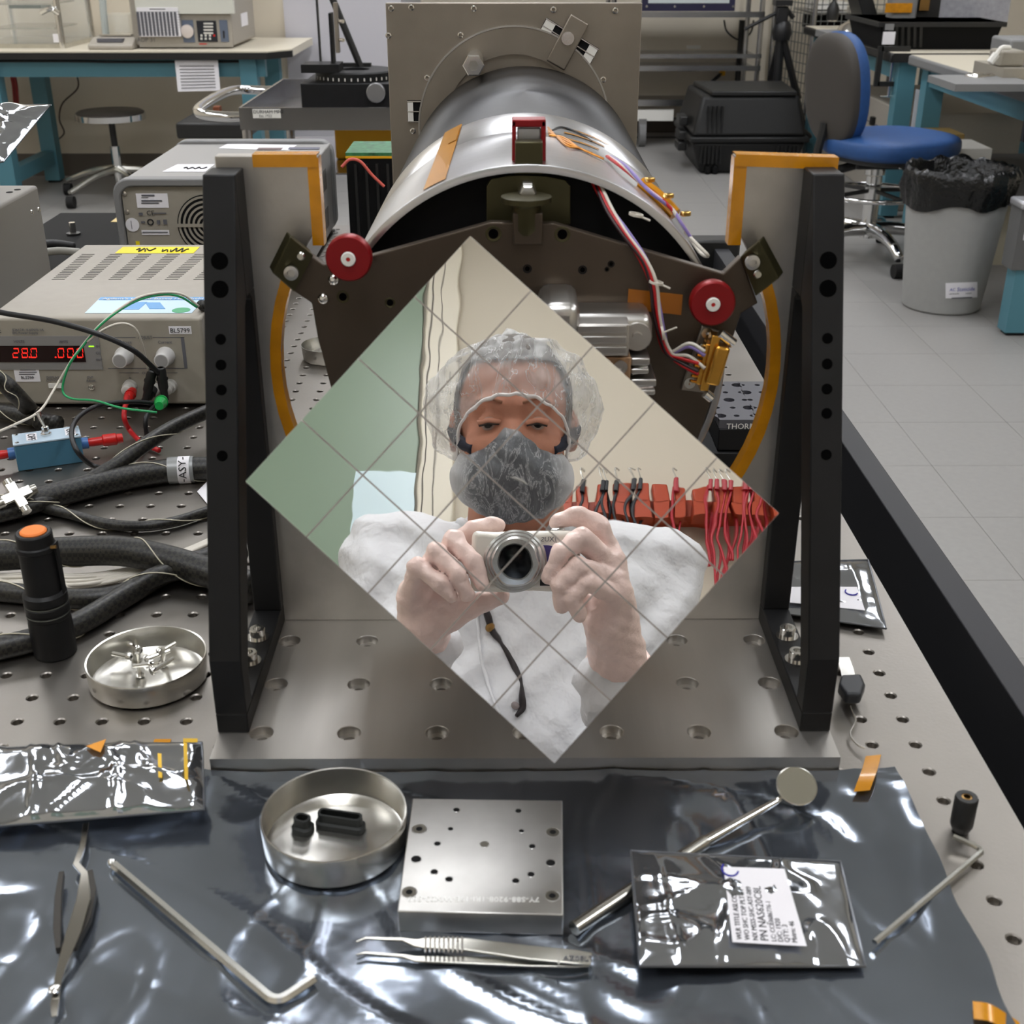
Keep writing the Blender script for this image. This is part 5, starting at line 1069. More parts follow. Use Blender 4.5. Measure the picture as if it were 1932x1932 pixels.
for x in (xa + .012, xb - .012):
    for y in (YC + .012, YC + .708): MB().cyl((x, y, ZF + .12), (x, y, -.058), .014, n=12).build('post', SS, ct); MB().cyl((x - .014, y, ZF + .06), (x + .014, y, ZF + .06), .06, n=24).build('caster', RUBBER, ct); MB().box(x - .02, x + .02, y - .015, y + .015, ZF + .06, ZF + .13).build('fork', SS, ct)
MB().sweep([np.array([xa, YC + .05, -.03]), np.array([xa - .06, YC + .05, -.03]), np.array([xa - .13, YC + .08, -.025]), np.array([xa - .15, YC + .2, -.02]), np.array([xa - .15, YC + .5, -.02]), np.array([xa - .13, YC + .64, -.025]), np.array([xa - .06, YC + .67, -.03]), np.array([xa, YC + .67, -.03])], .014, 14).build('handle', CHROME, ct, smooth=180)
mp_ = ybox('maker_plate', 476, 206, 530, 223, YC - .005, .002, WHT_P, ct)
text('lettering', 'DURHAM MFG', aty(478, 214, YC - .0055), X_, Zu, .0125, INK, ct); text('lettering', 'Est. 1922', aty(489, 221, YC - .0055), X_, Zu, .0095, INK, ct)
yb3 = ybox('yellow_case', 630, 236, 760, 300, YC + .25, .25, YEL, None, bev=.006, label='yellow case on the lower shelf of the steel cart', cat='case'); MB().box(xa + .02, xb - .02, YC + .02, YC + .70, aty(640, 300, YC + .25)[2] - .006, aty(640, 300, YC + .25)[2] - .001).build('middle_shelf', SS, ct)
rs = thing('rotation_stage', 'black rotation stage with engraved scale and round knob on the steel cart', 'stage', (*aty(650, 190, YC + .1)[:2], -.056))
xa2, xb2 = aty(568, 180, YC + .1)[0], aty(745, 180, YC + .1)[0]
MB().box(xa2, xb2, YC + .1, YC + .36, -.056, aty(600, 158, YC + .1)[2]).build('base', BLK, rs, bev=.002)
zdk = aty(600, 158, YC + .1)[2]; xc_ = (xa2 + xb2) / 2 + .01
MB().lathe([(.115, 0), (.115, .022), (.110, .026), (.04, .026), (.04, .02), (0, .02)], (xc_, YC + .23, zdk), (0, 0, 1), 48).build('dial', BLK, rs)
for k_ in range(15): t_ = math.radians(-90 + (k_ - 7) * 9); p = np.array([xc_ + .1152 * math.cos(t_), YC + .23 + .1152 * math.sin(t_), zdk + .008]); MB().obox(p, .003, .0006, .008, rotz(t_ + PI / 2)).build('scale_mark', WHITE, rs)
p = aty(710, 174, YC + .10); MB().lathe([(.026, -.002), (.026, -.020), (.024, -.022), (0, -.022)], p, (0, 1, 0), 32).build('knob', mat('satin_knob', (170, 170, 172), .35, .9), rs)
za = zdk + .026
ybox('stage_arm', 567, 122, 640, 138, YC + .13, .1, BLK, rs); ybox('angle_post', 619, 25, 631, 138, YC + .16, .05, BLK, rs); ybox('clamp_plate', 628, 5, 640, 100, YC + .155, .03, ALUD, rs); 
for px, py in ((640, 40), (641, 75)): p = aty(px, py, YC + .16); MB().cyl(p, p + np.array([.012, -.012, 0]), .005, n=12).build('thumb_screw', STEEL, rs)
tri_ = thing('drawing_stand', 'black folding stand leaning behind the rotation stage', 'stand', (*aty(640, 120, YC + .3)[:2], zdk))
ybox('upright', 594, -20, 606, 122, YC + .30, .02, BLKP, tri_)
a, c_ = aty(620, -20, YC + .30), aty(681, 128, YC + .30); MB().sweep([a, c_], .010, 8, 0).build('strut', BLKP, tri_)
ybox('foot_bar', 590, 119, 700, 128, YC + .30, .02, BLKP, tri_)
for nm, (x0, y0, x1, y1), m_, lb_ in (('storage_tray', (330, 232, 470, 262), BLKP, 'flat black tray under the left bench beside the cart'),): 
    o_ = ybox(nm, x0, y0, x1, y1, 5.6, .4, m_, None, bev=.01, label=lb_, cat='tray')
ybox('wood_post', 401, 202, 417, 240, 5.8, .05, mat('brown_wood', (120, 66, 40), .6), None, label='short brown wooden post behind the cart handle', cat='post')

# ---------------------------------------------------------------- background, right
SHM = mat('shelf_steel', (168, 168, 170), .25, 1, .05, 4)
YR = 8.0
c2_ = thing('shelf_cart', 'tall stainless shelf cart standing against the far back wall', 'cart', (1.25, 8.2, ZF))
xa, xb = aty(1150, 100, YR)[0], aty(1437, 100, YR)[0]
for k_, (py, th) in enumerate(((33, 11), (110, 8), (134, 10), (200, 12))):
    z = aty(1300, py, YR)[2]; MB().box(xa, xb, YR, YR + .5, z, z + .006).build('shelf', SHM, c2_); zz = aty(1300, py - th, YR)[2]; MB().box(xa, xb, YR - .004, YR, z, zz).build('shelf_rim', SHM, c2_)
ybox('lower_panel', 1150, 207, 1270, 228, YR + .01, .02, WHT_P, c2_)
for x in (xa + .02, xb - .015):
    for y in (YR + .02, YR + .48): MB().cyl((x, y, ZF + .13), (x, y, .12), .016, n=10).build('post', SHM, c2_); MB().cyl((x - .016, y, ZF + .065), (x + .016, y, ZF + .065), .065, n=24).build('caster', mat('grey_rubber', (110, 110, 110), .6), c2_)
xw = aty(1212, 245, YR)[0]; MB().cyl((xw - .02, YR + .02, ZF + .07), (xw + .02, YR + .02, ZF + .07), .07, n=28).build('caster', mat('grey_rubber', (110, 110, 110), .6), c2_); MB().box(xw - .025, xw + .025, YR, YR + .05, ZF + .07, ZF + .17).build('fork', SHM, c2_)
ltp = thing('framed_panel', 'white panel in a dark blue frame on the top shelf of the far cart', 'panel', (*aty(1300, 20, YR + .1)[:2], aty(1300, 33, YR)[2]))
ybox('frame', 1214, -60, 1386, 21, YR + .06, .03, mat('navy_frame', (36, 34, 62), .4), ltp); ybox('face', 1226, -60, 1376, 6, YR + .055, .006, mat('pale_screen', (196, 204, 204), .4), ltp)
for px in (1220, 1273, 1328, 1383): p = aty(px, 12, YR + .058); MB().cyl(p, p + np.array([0, -.006, 0]), .007, n=8).build('rivet', STEEL, ltp)
ybox('wall_outlet', 1296, 86, 1322, 92, 8.612, .008, WHT_P, None, label='white wall outlet plate behind the shelf cart', cat='outlet')
# rugged black case
YK = 7.02
kc = thing('rugged_case', 'large black ribbed transit case standing on the floor at the right', 'case', (*aty(1395, 330, YK)[:2], ZF))
xa, xb = aty(1308, 320, YK)[0], aty(1508, 320, YK)[0]; zs = aty(1400, 268, YK)[2]; zt4 = aty(1400, 182, YK)[2]
CASE = mat('case_black', (16, 16, 16), .5)
def loft(secs, name, m, root, **kw):
    b = MB(); vs = []; fs = []
    for (x0, x1, y0, y1, z) in secs: vs += [(x0, y0, z), (x1, y0, z), (x1, y1, z), (x0, y1, z)]
    for i in range(len(secs) - 1): a = 4 * i; fs += [(a + k, a + (k + 1) % 4, a + 4 + (k + 1) % 4, a + 4 + k) for k in range(4)]
    fs += [(3, 2, 1, 0), tuple(4 * len(secs) - 4 + k for k in range(4))]; return b.add(vs, fs).build(name, m, root, **kw)
loft([(xa + .04, xb - .04, YK + .02, YK + .62, ZF), (xa - .02, xb + .02, YK - .02, YK + .66, zs)], 'body', CASE, kc, bev=.02, seg=3)
loft([(xa - .035, xb + .035, YK - .035, YK + .675, zs), (xa - .035, xb + .035, YK - .035, YK + .675, zs + .03)], 'rim', CASE, kc, bev=.008)
loft([(xa - .02, xb + .02, YK - .02, YK + .66, zs + .03), (xa + .03, xb - .03, YK + .03, YK + .61, zt4)], 'lid', CASE, kc, bev=.02, seg=3)
for k_ in range(6):
    for s_ in (0, 1): x = (xa + .03 + k_ * .022) if s_ == 0 else xb - .03 - k_ * .022; MB().box(x, x + .010, YK - .022, YK - .008, ZF + .06, zs - .02).build('rib', CASE, kc)
for k_ in range(4): x = xa + .06 + k_ * .025; MB().box(x, x + .012, YK - .016, YK + .01, zs + .05, zt4 - .05).build('lid_rib', CASE, kc)
MB().prism([(xa + .08, YK + .02, zt4), (xb - .05, YK + .02, zt4), (xb - .02, YK + .55, zt4), (xa + .05, YK + .55, zt4)], (0, 0, .025)).build('lid_panel', BLKP, kc, bev=.006)
for z in (zs + .09, zs + .01, zs - .05): MB().obox((xa - .045, YK + .25, z), .05, .16, .05).build('latch', BLKP, kc, bev=.008)
for px in (1335, 1349): p = aty(px, 322, YK); MB().box(p[0] - .016, p[0] + .016, YK - .015, YK + .06, ZF + .0, ZF + .05).build('wheel', BLKM, kc, bev=.01)
MB().sweep([(xb + .02, YK + .2, zs + .05), (xb + .09, YK + .22, zs - .0), (xb + .09, YK + .42, zs), (xb + .02, YK + .44, zs + .05)], .016, 8).build('handle', BLKP, kc)
# tripod
tr_ = thing('camera_tripod', 'black camera tripod standing behind the transit case', 'tripod', (*aty(1475, 250, 7.75)[:2], ZF))
hp_ = aty(1475, 62, 7.75); tp2 = aty(1476, 12, 7.75); TRB = mat('tripod_black', (24, 24, 26), .4)
for px, py in ((1530, 288), (1428, 262), (1490, 225)):
    f_ = atz(px, py, ZF) if px != 1490 else np.array([hp_[0] + .05, 8.3, ZF]); md = hp_ * .5 + f_ * .5
    MB().sweep([hp_, md], .022, 8, 0).build('leg', TRB, tr_); MB().sweep([md, f_], .014, 8, 0).build('lower_leg', TRB, tr_); MB().lathe([(.024, -.03), (.024, .03)], md, f_ - hp_, 10).build('leg_lock', BLKP, tr_)
MB().sweep([hp_ + np.array([0, 0, -.35]), tp2], .026, 10, 0).build('centre_column', TRB, tr_); MB().lathe([(.05, -.04), (.06, 0), (.05, .05), (.03, .07)], hp_, (0, 0, 1), 16).build('collar', TRB, tr_)
MB().obox(tp2 + np.array([0, 0, .02]), .10, .10, .03).build('head_plate', TRB, tr_); MB().obox(tp2 + np.array([0, 0, -.05]), .07, .07, .10).build('head', TRB, tr_, bev=.01)
MB().sweep([tp2 + np.array([0, 0, -.02]), aty(1438, 38, 7.75), aty(1405, 55, 7.75)], .011, 8).build('pan_handle', TRB, tr_); MB().sweep([tp2 + np.array([.02, 0, -.01]), aty(1497, 34, 7.75)], .014, 8, 0).build('side_knob', TRB, tr_)
sp = thing('light_stand', 'black stand with braces behind the shelf cart', 'stand', (*aty(1400, 220, 8.45)[:2], ZF)); a = aty(1401, 38, 8.55)
MB().cyl((a[0], 8.56, ZF), (a[0], 8.56, a[2]), .02, n=10).build('mast', BLKP, sp); MB().sweep([aty(1334, 162, 8.56), aty(1362, 138, 8.56)], .012, 8, 0).build('brace', BLKP, sp); ybox('yellow_joint', 1359, 134, 1368, 143, 8.55, .03, YEL, sp)
MB().sweep([aty(1366, 38, 8.56), aty(1372, 60, 8.56), aty(1395, 75, 8.56), aty(1416, 62, 8.56), aty(1422, 38, 8.56)], .006, 6).build('cord', BLKP, sp)
# wire shelving
ws_ = thing('wire_rack', 'grey wire mesh rack behind the tripod at the top right', 'rack', (2.2, 8.1, ZF)); WIR = mat('grey_wire', (120, 122, 118), .4, .6)
def wirepanel(A, B_, z0, z1, nx, nz, root, r=.003):
    A = np.asarray(A, float); B_ = np.asarray(B_, float); b = MB()
    for i in range(nx + 1): p = A + (B_ - A) * i / nx; b.cyl(p + np.array([0, 0, z0]), p + np.array([0, 0, z1]), r, n=4)
    for j in range(nz + 1): z = z0 + (z1 - z0) * j / nz; b.cyl(A + np.array([0, 0, z]), B_ + np.array([0, 0, z]), r, n=4)
    b.build('mesh_panel', WIR, root, kind='stuff')
w0, w1 = aty(1458, 100, 8.5)[0], aty(1530, 100, 7.9)[0]; wr_ = aty(1690, 40, 7.9)[0]
wirepanel((w0, 8.55, 0), (w1, 7.9, 0), ZF + .1, .55, 12, 22, ws_); wirepanel((w1, 7.9, 0), (wr_, 7.9, 0), aty(1600, 56, 7.9)[2], .55, 12, 14, ws_)
for x, y in ((w0, 8.55), (w1, 7.9), (wr_, 7.9)): MB().cyl((x, y, ZF), (x, y, .6), .014, n=10).build('post', SHM, ws_)
z = aty(1600, 28, 7.9)[2]; MB().box(w1, wr_, 7.92, 8.5, z, z + .012).build('shelf', SHM, ws_); ybox('dark_bin', 1535, 32, 1625, 56, 8.1, .3, BLKM, None, label='dark bin on the wire rack shelf', cat='bin'); ybox('white_box', 1540, 4, 1598, 18, 8.1, .3, WHITE, None, label='white box on the upper wire rack shelf', cat='box')
bu = thing('hanging_lamp', 'dark bulb shaped lamp hanging in front of the wire rack', 'lamp', aty(1570, 20, 7.4)); p = aty(1570, 38, 7.4)
MB().lathe([(.030, 0), (.034, .02), (.034, .06), (.022, .085), (.010, .10), (.010, .12)], p, (0, 0, 1), 20).build('shade', BLKP, bu); MB().sweep([p + np.array([0, 0, .11]), p + np.array([0, 0, .6]), p + np.array([0, 0, ZC - p[2]])], .004, 6, 0).build('cord', BLKP, bu); MB().lathe([(.028, -.006), (.028, .002)], p, (0, 0, 1), 20).build('rim', STEEL, bu)
# right benches
zB = -.06
def rbench(x0, y0, y1, label, depth=.8, low=True):
    r = thing('lab_bench', label, 'bench', (x0 + .4, (y0 + y1) / 2, ZF))
    MB().box(x0, x0 + depth, y0, y1, zB - .03, zB).build('worktop', LAMIN, r); MB().box(x0 - .012, x0 + .01, y0, y1, zB - .042, zB - .001).build('edge_band', GREYP if y0 < 5 else BLKP, r, bev=.008); MB().box(x0, x0 + depth, y0 - .008, y0 + .004, zB - .04, zB - .001).build('end_band', BLKP, r)
    MB().box(x0 + .05, x0 + .09, y0 + .04, y1 - .04, zB - .12, zB - .04).build('apron', TEAL, r)
    for y in (y0 + .06, y1 - .1):
        for x in (x0 + .08, x0 + depth - .08): MB().box(x - .04, x + .04, y - .04, y + .04, ZF + .012, zB - .03).build('leg', TEAL, r); MB().box(x - .03, x + .03, y - .03, y + .03, ZF, ZF + .012).build('foot', RUBBER, r)
    if low: MB().box(x0 + .10, x0 + depth, y0 + .05, y1 - .05, ZF + .30, ZF + .325).build('lower_shelf', mat('dark_shelf', (64, 62, 60), .6), r)
    return r
yA0 = 5.82; bA = rbench(1.745, yA0, 7.6, 'teal framed bench carrying the large black tote at the right', low=False); bB = rbench(1.80, 4.05, 5.74, 'nearer teal framed bench at the right edge behind the waste bin')
bnA = thing('black_tote', 'large black ribbed tote with a paper label on the right bench', 'tote', (2.1, 6.0, zB))
xa, xb = aty(1655, 60, 6.0)[0], aty(1885, 60, 6.0)[0]; zt5 = aty(1700, 42, 5.95)[2]
loft([(xa + .03, xb - .02, 6.0, 6.5, zB), (xa, xb, 5.96, 6.54, zt5)], 'body', BLKM, bnA); loft([(xa - .012, xb + .012, 5.948, 6.552, zt5 - .02), (xa - .012, xb + .012, 5.948, 6.552, zt5)], 'rim', BLKP, bnA)
for k_ in range(7): x = xa + .012 + k_ * .028; MB().prism([(x + .02, 5.992, zB + .01), (x + .034, 5.992, zB + .01), (x + .012, 5.955, zt5 - .02), (x, 5.955, zt5 - .02)], (0, .02, 0)).build('rib', BLKP, bnA)
lb_ = ybox('label', 1667, 60, 1687, 84, 5.93, .004, PAPER, bnA); ybox('label', 1671, 45, 1686, 57, 5.93, .004, GREYP, bnA)
ybox('bin_insert', 1775, 4, 1900, 46, 6.3, .3, mat('grey_foam', (150, 150, 156), .7, 0, .15, 40), None, label='grey plastic sheet box standing in the black tote', cat='box').location.z = zt5 - .02
ip_ = thing('taped_fixture', 'pale fixture wrapped in orange tape standing in the black tote', 'fixture', (*aty(1710, 30, 6.3)[:2], zt5))
ybox('body', 1690, -40, 1728, 40, 6.25, .1, GREYP, ip_, bev=.01); ybox('tape_band', 1672, 6, 1720, 24, 6.24, .01, KAP, ip_); ybox('cylinder', 1732, -30, 1775, 32, 6.3, .1, BLKP, ip_); ybox('gold_part', 1738, -10, 1752, 20, 6.28, .02, mat('brass', (150, 118, 72), .35, 1), ip_)
mn = thing('tilted_monitor', 'dark monitor seen edge on at the back of the right bench', 'monitor', (*aty(1640, 80, 6.6)[:2], zB)); a = aty(1617, -30, 6.6); c_ = aty(1655, 40, 6.6)
MB().prism([aty(1612, -30, 6.6), aty(1640, -30, 6.6), aty(1658, 36, 6.6), aty(1630, 40, 6.6)], (.03, .35, 0)).build('screen', BLKP, mn, bev=.005); MB().sweep([aty(1640, 36, 6.65), aty(1640, 60, 6.65), aty(1636, 78, 6.6)], .02, 8).build('arm', BLKP, mn); MB().cyl((aty(1638, 80, 6.62)[0], 6.7, zB), (aty(1638, 80, 6.62)[0], 6.7, zB + .02), .12, n=28).build('base', BLKP, mn)
for px, py, y, m_, lb_ in ((1612, 58, 7.0, STEEL, 'shiny metal dome on the far end of the right bench'),): p = aty(px, py, y); MB().lathe([(.10, -.04), (.08, .0), (.03, .03), (0, .032)], (p[0], y, zB + .04), (0, 0, 1), 24).build('metal_dome', m_, None, label=lb_, cat='dome')
bk = ybox('bench_pad', 1560, 66, 1600, 78, 6.6, .25, GREYP, None, label='grey pad lying at the far end of the right bench', cat='pad'); bk.location.z = zB
# near bench instruments
ti = thing('grey_fixture', 'grey boxy test fixture with a white plug at the right edge bench', 'fixture', (*aty(1900, 140, 4.7)[:2], zB))
ybox('body', 1908, 74, 1960, 132, 4.75, .2, GREYP, ti, bev=.01); ybox('block', 1890, 96, 1932, 126, 4.6, .12, PUTTY, ti, bev=.008); p = aty(1900, 130, 4.6); MB().box(p[0] - .03, p[0] + .06, 4.55, 4.85, zB, zB + .055).build('foot', PUTTY, ti)
MB().sweep([aty(1905, 90, 4.58), aty(1890, 90, 4.56), aty(1880, 102, 4.56), aty(1872, 112, 4.56)], .008, 8).build('plug_cable', WHITE, ti); MB().sweep([aty(1880, 102, 4.55), aty(1868, 118, 4.55)], .014, 8, 0).build('plug', WHITE, ti); p = aty(1852, 122, 4.6); MB().obox((p[0], 4.6, zB + .02), .10, .06, .03, rotz(.5)).build('clip', STEEL, ti, bev=.01)
ds = ybox('dark_slab', 1806, 142, 1960, 156, 4.35, .3, GREYP, None, label='dark grey slab lying on the near right bench', cat='slab'); ds.location.z = zB
for k_, (px, py, y) in enumerate(((1668, 100, 5.9), (1882, 168, 4.25))):
    cl = thing('bench_clamp', 'black screw clamp on the %s right bench edge' % ('far' if k_ == 0 else 'near'), 'clamp', aty(px, py + 40, y)); x = 1.74 if k_ == 0 else 1.79; 
    MB().box(x - .03, x + .10, y - .012, y + .012, zB + .001, zB + .022).build('jaw', BLKP, cl); MB().box(x - .045, x - .022, y - .012, y + .012, zB - .15, zB + .022).build('spine', BLKP, cl); MB().box(x - .03, x + .05, y - .012, y + .012, zB - .15, zB - .13).build('jaw', BLKP, cl); MB().cyl((x + .03, y, zB - .20), (x + .03, y, zB - .045), .007, n=8).build('screw', STEEL, cl); MB().cyl((x - .01, y, zB - .195), (x + .07, y, zB - .195), .004, n=6).build('tommy_bar', STEEL, cl)
# under the benches
cab = thing('cream_cabinet', 'cream metal cabinet standing under the right bench', 'cabinet', (*aty(1670, 230, 6.3)[:2], ZF))
xk = 1.90; MB().box(xk, xk + .6, 6.0, 7.2, ZF, ZF + .46).build('case', CREAM, cab, bev=.006); 
for z in (ZF + .17, ZF + .34): MB().box(xk - .004, xk, 6.02, 7.18, z, z + .004).build('drawer_gap', INKG, cab)
p = atx(1650, 228, xk); MB().box(xk - .02, xk, p[1] - .02, p[1] + .02, p[2] - .02, p[2] + .02).build('handle', BLKP, cab)
ybox('white_panel_unit', 1824, 192, 1878, 247, 5.1, .25, WHT_P, None, label='white punched metal panel under the near right bench', cat='panel').location.z = ZF + .325
ybox('box_file', 1772, 185, 1822, 243, 5.4, .2, mat('ochre_box', (146, 122, 70), .6), None, label='ochre box on the shelf under the near right bench', cat='box').location.z = ZF + .325
ps_ = thing('posted_notice', 'printed notice on the teal leg of the right bench', 'paper', aty(1735, 210, 5.6)); sticker(ps_, [aty(1718, 246, 5.7), aty(1742, 252, 5.7), aty(1748, 172, 5.7), aty(1728, 168, 5.7)], PAPER, .002, 'sheet')
wbx = thing('white_carton', 'white carton with a printed label on the floor by the right edge', 'carton', (*aty(1895, 500, 4.45)[:2], ZF)); a = atz(1866, 500, ZF)
MB().box(a[0], a[0] + .5, a[1], a[1] + .35, ZF, ZF + .28).build('box', mat('carton_white', (202, 196, 176), .7), wbx); [MB().lathe([(.022, 0), (.016, 0), (.016, -.001), (.022, -.001)], (a[0], a[1] + .12, ZF + z5), (1, 0, 0), 20, True).build('print_mark', INK, wbx) for z5 in (.12, .18, .22)]
dr = thing('grey_drawer_unit', 'dark grey drawer unit with a pale top lip at the right edge', 'drawer unit', (*aty(1932, 500, 3.95)[:2], ZF)); a = aty(1908, 510, 3.95)
MB().box(a[0], a[0] + .5, 3.95, 4.04, a[2], a[2] + .20).build('drawer', mat('drawer_grey', (92, 92, 92), .5), dr); MB().box(a[0] - .01, a[0] + .5, 3.93, 4.04, a[2] + .20, a[2] + .225).build('lip', mat('pale_lip', (176, 176, 180), .3, .5), dr, bev=.008); MB().box(a[0] + .02, a[0] + .12, 3.946, 3.95, a[2] + .10, a[2] + .125).build('tag', PAPER, dr); MB().box(a[0] + .02, a[0] + .10, 3.96, 4.03, ZF + .012, a[2]).build('leg', TEAL, dr); MB().box(a[0] + .03, a[0] + .09, 3.97, 4.02, ZF, ZF + .012).build('foot', RUBBER, dr); MB().box(a[0] + .4, a[0] + .48, 3.96, 4.03, ZF, a[2]).build('leg', TEAL, dr)
# chair
hx, hy = 1.50, 5.05
chr_ = thing('task_chair', 'blue upholstered laboratory chair on a chrome star base', 'chair', (hx, hy, ZF))
sp_ = aty(1672, 272, hy); sz = sp_[2]; sxc = sp_[0]
def seat_fn(u, v): pass
b = MB(); n1, n2 = 36, 14
R2 = rotz(math.radians(28))
def sq_(a, e): return math.copysign(abs(a) ** e, a)
def ellip(c, rx, ry, rz, R, name, m, root, e1=.5, e2=.75):
    b = MB(); c = np.asarray(c, float)
    b.grid(lambda u, v: c + R @ np.array([rx * sq_(math.cos(2 * PI * u), e2) * sq_(math.cos(PI * (v - .5)), e1), ry * sq_(math.sin(2 * PI * u), e2) * sq_(math.cos(PI * (v - .5)), e1), rz * sq_(math.sin(PI * (v - .5)), e1)]), 40, 20); return b.build(name, m, root, smooth=180)
ellip((sxc + .02, hy, sz), .26, .235, .05, R2, 'seat', BLUEFAB, chr_)
ellip((sxc + .02, hy, sz - .035), .235, .21, .03, R2, 'seat_pan', BLKP, chr_)
bc = aty(1583, 168, hy); nb_ = nrm(np.array([.92, .38, .10])); Rb_ = basis(np.cross((0, 0, 1), nb_), nrm(np.array([-.10, -.04, 1.0])))
ellip(bc, .165, .215, .045, Rb_, 'backrest', BLUEFAB, chr_, .5, .8); ellip(bc - nb_ * .022, .163, .213, .045, Rb_, 'back_shell', mat('brown_grey_shell', (62, 58, 54), .6), chr_, .5, .8)
MB().sweep([bc - nb_ * .05 + np.array([0, 0, -.12]), bc - nb_ * .06 + np.array([0, 0, -.30]), np.array([hx - .05, hy - .02, sz - .07]), np.array([hx, hy, sz - .075])], .018, 8).build('back_stem', BLKP, chr_)
MB().box(hx - .10, hx + .10, hy - .07, hy + .07, sz - .09, sz - .055).build('mechanism', BLKP, chr_, bev=.01); MB().sweep([(hx + .05, hy - .05, sz - .075), (hx + .16, hy - .12, sz - .10)], .006, 6, 0).build('lever', CHROME, chr_)
MB().cyl((hx, hy, ZF + .33), (hx, hy, sz - .06), .020, n=16).build('gas_lift', CHROME, chr_); MB().cyl((hx, hy, ZF + .09), (hx, hy, ZF + .34), .032, n=20).build('column', CHROME, chr_); MB().cyl((hx, hy, ZF + .345), (hx, hy, ZF + .375), .04, n=20).build('collar', CHROME, chr_)
zr = ZF + .27; MB().sweep([(hx + .20 * math.cos(t_), hy + .20 * math.sin(t_), zr) for t_ in np.linspace(0, 2 * PI, 33)], .010, 8, 0).build('foot_ring', CHROME, chr_, smooth=180)
for k_ in range(4): t_ = k_ * PI / 2 + .4; MB().cyl((hx + .03 * math.cos(t_), hy + .03 * math.sin(t_), zr + .01), (hx + .2 * math.cos(t_), hy + .2 * math.sin(t_), zr), .009, n=8).build('ring_spoke', BLKP, chr_)
for k_ in range(5):
    t_ = math.radians(-82 + 72 * k_); d_ = np.array([math.cos(t_), math.sin(t_), 0]); o_ = np.array([hx, hy, 0])
    MB().sweep([o_ + np.array([0, 0, ZF + .125]), o_ + d_ * .12 + np.array([0, 0, ZF + .13]), o_ + d_ * .24 + np.array([0, 0, ZF + .11]), o_ + d_ * .32 + np.array([0, 0, ZF + .075])], lambda u: .030 - .012 * u, 10, 4).build('base_leg', CHROME, chr_, smooth=180)
    s_ = np.cross(d_, (0, 0, 1)); MB().cyl(o_ + d_ * .325 - s_ * .022 + np.array([0, 0, ZF + .028]), o_ + d_ * .325 + s_ * .022 + np.array([0, 0, ZF + .028]), .028, n=18).build('caster', RUBBER, chr_)
# waste bin
wx, wy = 1.588, 4.335
wb = thing('waste_bin', 'round grey waste bin with a black liner folded over its rim', 'waste bin', (wx, wy, ZF))
zrim = aty(1800, 318, wy)[2]; hb = zrim - ZF
MB().lathe([(0, 0), (.128, 0), (.137, .008), (.182, hb), (.178, hb), (.132, .012), (0, .012)], (wx, wy, ZF), (0, 0, 1), 56).build('body', mat('bin_grey', (150, 150, 148), .5, 0, .03, 40), wb)
b = MB()
def liner(u, v):
    t_ = 2 * PI * u; z = [-.115, -.06, -.01, .012, .0, -.10, -.25][int(round(v * 6))]; r = [.179, .189, .191, .187, .176, .158, .146][int(round(v * 6))]
    w_ = (.018 * pn(math.cos(t_) * 3, math.sin(t_) * 3, v * 4) + .010 * pn(math.cos(t_) * 9, math.sin(t_) * 9, v * 7)); r += w_ if v < .4 else -abs(w_)
    if v < .1: z += .045 * pn(math.cos(t_) * 1.6 + 3, math.sin(t_) * 1.6, 1)
    r = max(r, .1385 + (.182 - .137) * ((hb + z) / hb) + .004) if v < .4 else r
    if .2 < v < .6: z += .02 * pn(math.cos(t_) * 5, math.sin(t_) * 5, 9)
    return (wx + r * math.cos(t_), wy + r * math.sin(t_), zrim + z)
b.grid(liner, 90, 6).build('liner', mat('bin_liner', (18, 18, 18), .25, 0, bump=.6, bs=60, bd=.01, spec=.45), wb, smooth=180)
lp = [(1782, 534), (1846, 530), (1842, 562), (1782, 564)]
def onbin(px, py):
    d = ray(px, py)
    for yy in np.linspace(wy - .2, wy, 400):
        p = C0 + d * (yy / d[1]); r = .137 + (.182 - .137) * ((p[2] - ZF) / hb)
        if math.hypot(p[0] - wx, p[1] - wy) < r + .0015: return p
    return p
LB = MB(); LB.grid(lambda u, v: onbin(1784 + 60 * u, 534 - 2 * u + 29 * v), 8, 3); LB.build('label', PAPER, wb)
pl_ = onbin(1791, 551); pr_ = onbin(1838, 549); d_ = nrm(pr_ - pl_); text('lettering', 'ACL', pl_ + np.array([-.002, -.005, .004]), d_, (0, -.07, 1), .016, BLUEINK, wb); text('lettering', 'Staticide', pl_ + d_ * .024 + np.array([0, -.008, .004]), d_, (0, -.07, 1), .0195, BLUEINK, wb); text('lettering', 'www.aclstaticide.com', pl_ + np.array([-.002, -.006, -.008]), d_, (0, -.07, 1), .0095, INK, wb); MB().obox((pl_ + pr_) / 2 + np.array([0, -.010, -.020]), .075, .001, .004, rotz(math.atan2(d_[1], d_[0]))).build('print_line', INKG, wb)
# behind the person: rear wall fittings seen in the mirror
def wallpt(px, py, yw):
    m_ = onmir(px, py); d = ray(px, py); d = d - 2 * (d @ MN) * MN; return m_ + d * ((yw - m_[1]) / d[1])
def wrect(name, x0, y0, x1, y1, yw, th, m, root=None, bev=0, **kw):
    P = [wallpt(x, y, yw) for x, y in ((x0, y0), (x1, y0), (x1, y1), (x0, y1))]
    xa_, xb_ = (P[0][0] + P[3][0]) / 2, (P[1][0] + P[2][0]) / 2; za_, zb_ = P[0][2], P[2][2]
    return MB().box(min(xa_, xb_), max(xa_, xb_), yw - th, yw, min(za_, zb_), max(za_, zb_)).build(name, m, root, bev=bev, **kw)
YW = YW0
wrect('green_board', 380, 380, 790, 1180, YW + .032, .03, mat('sage_green', (128, 146, 126), .35), label='sage green board on the rear wall seen in the left of the mirror', cat='board')
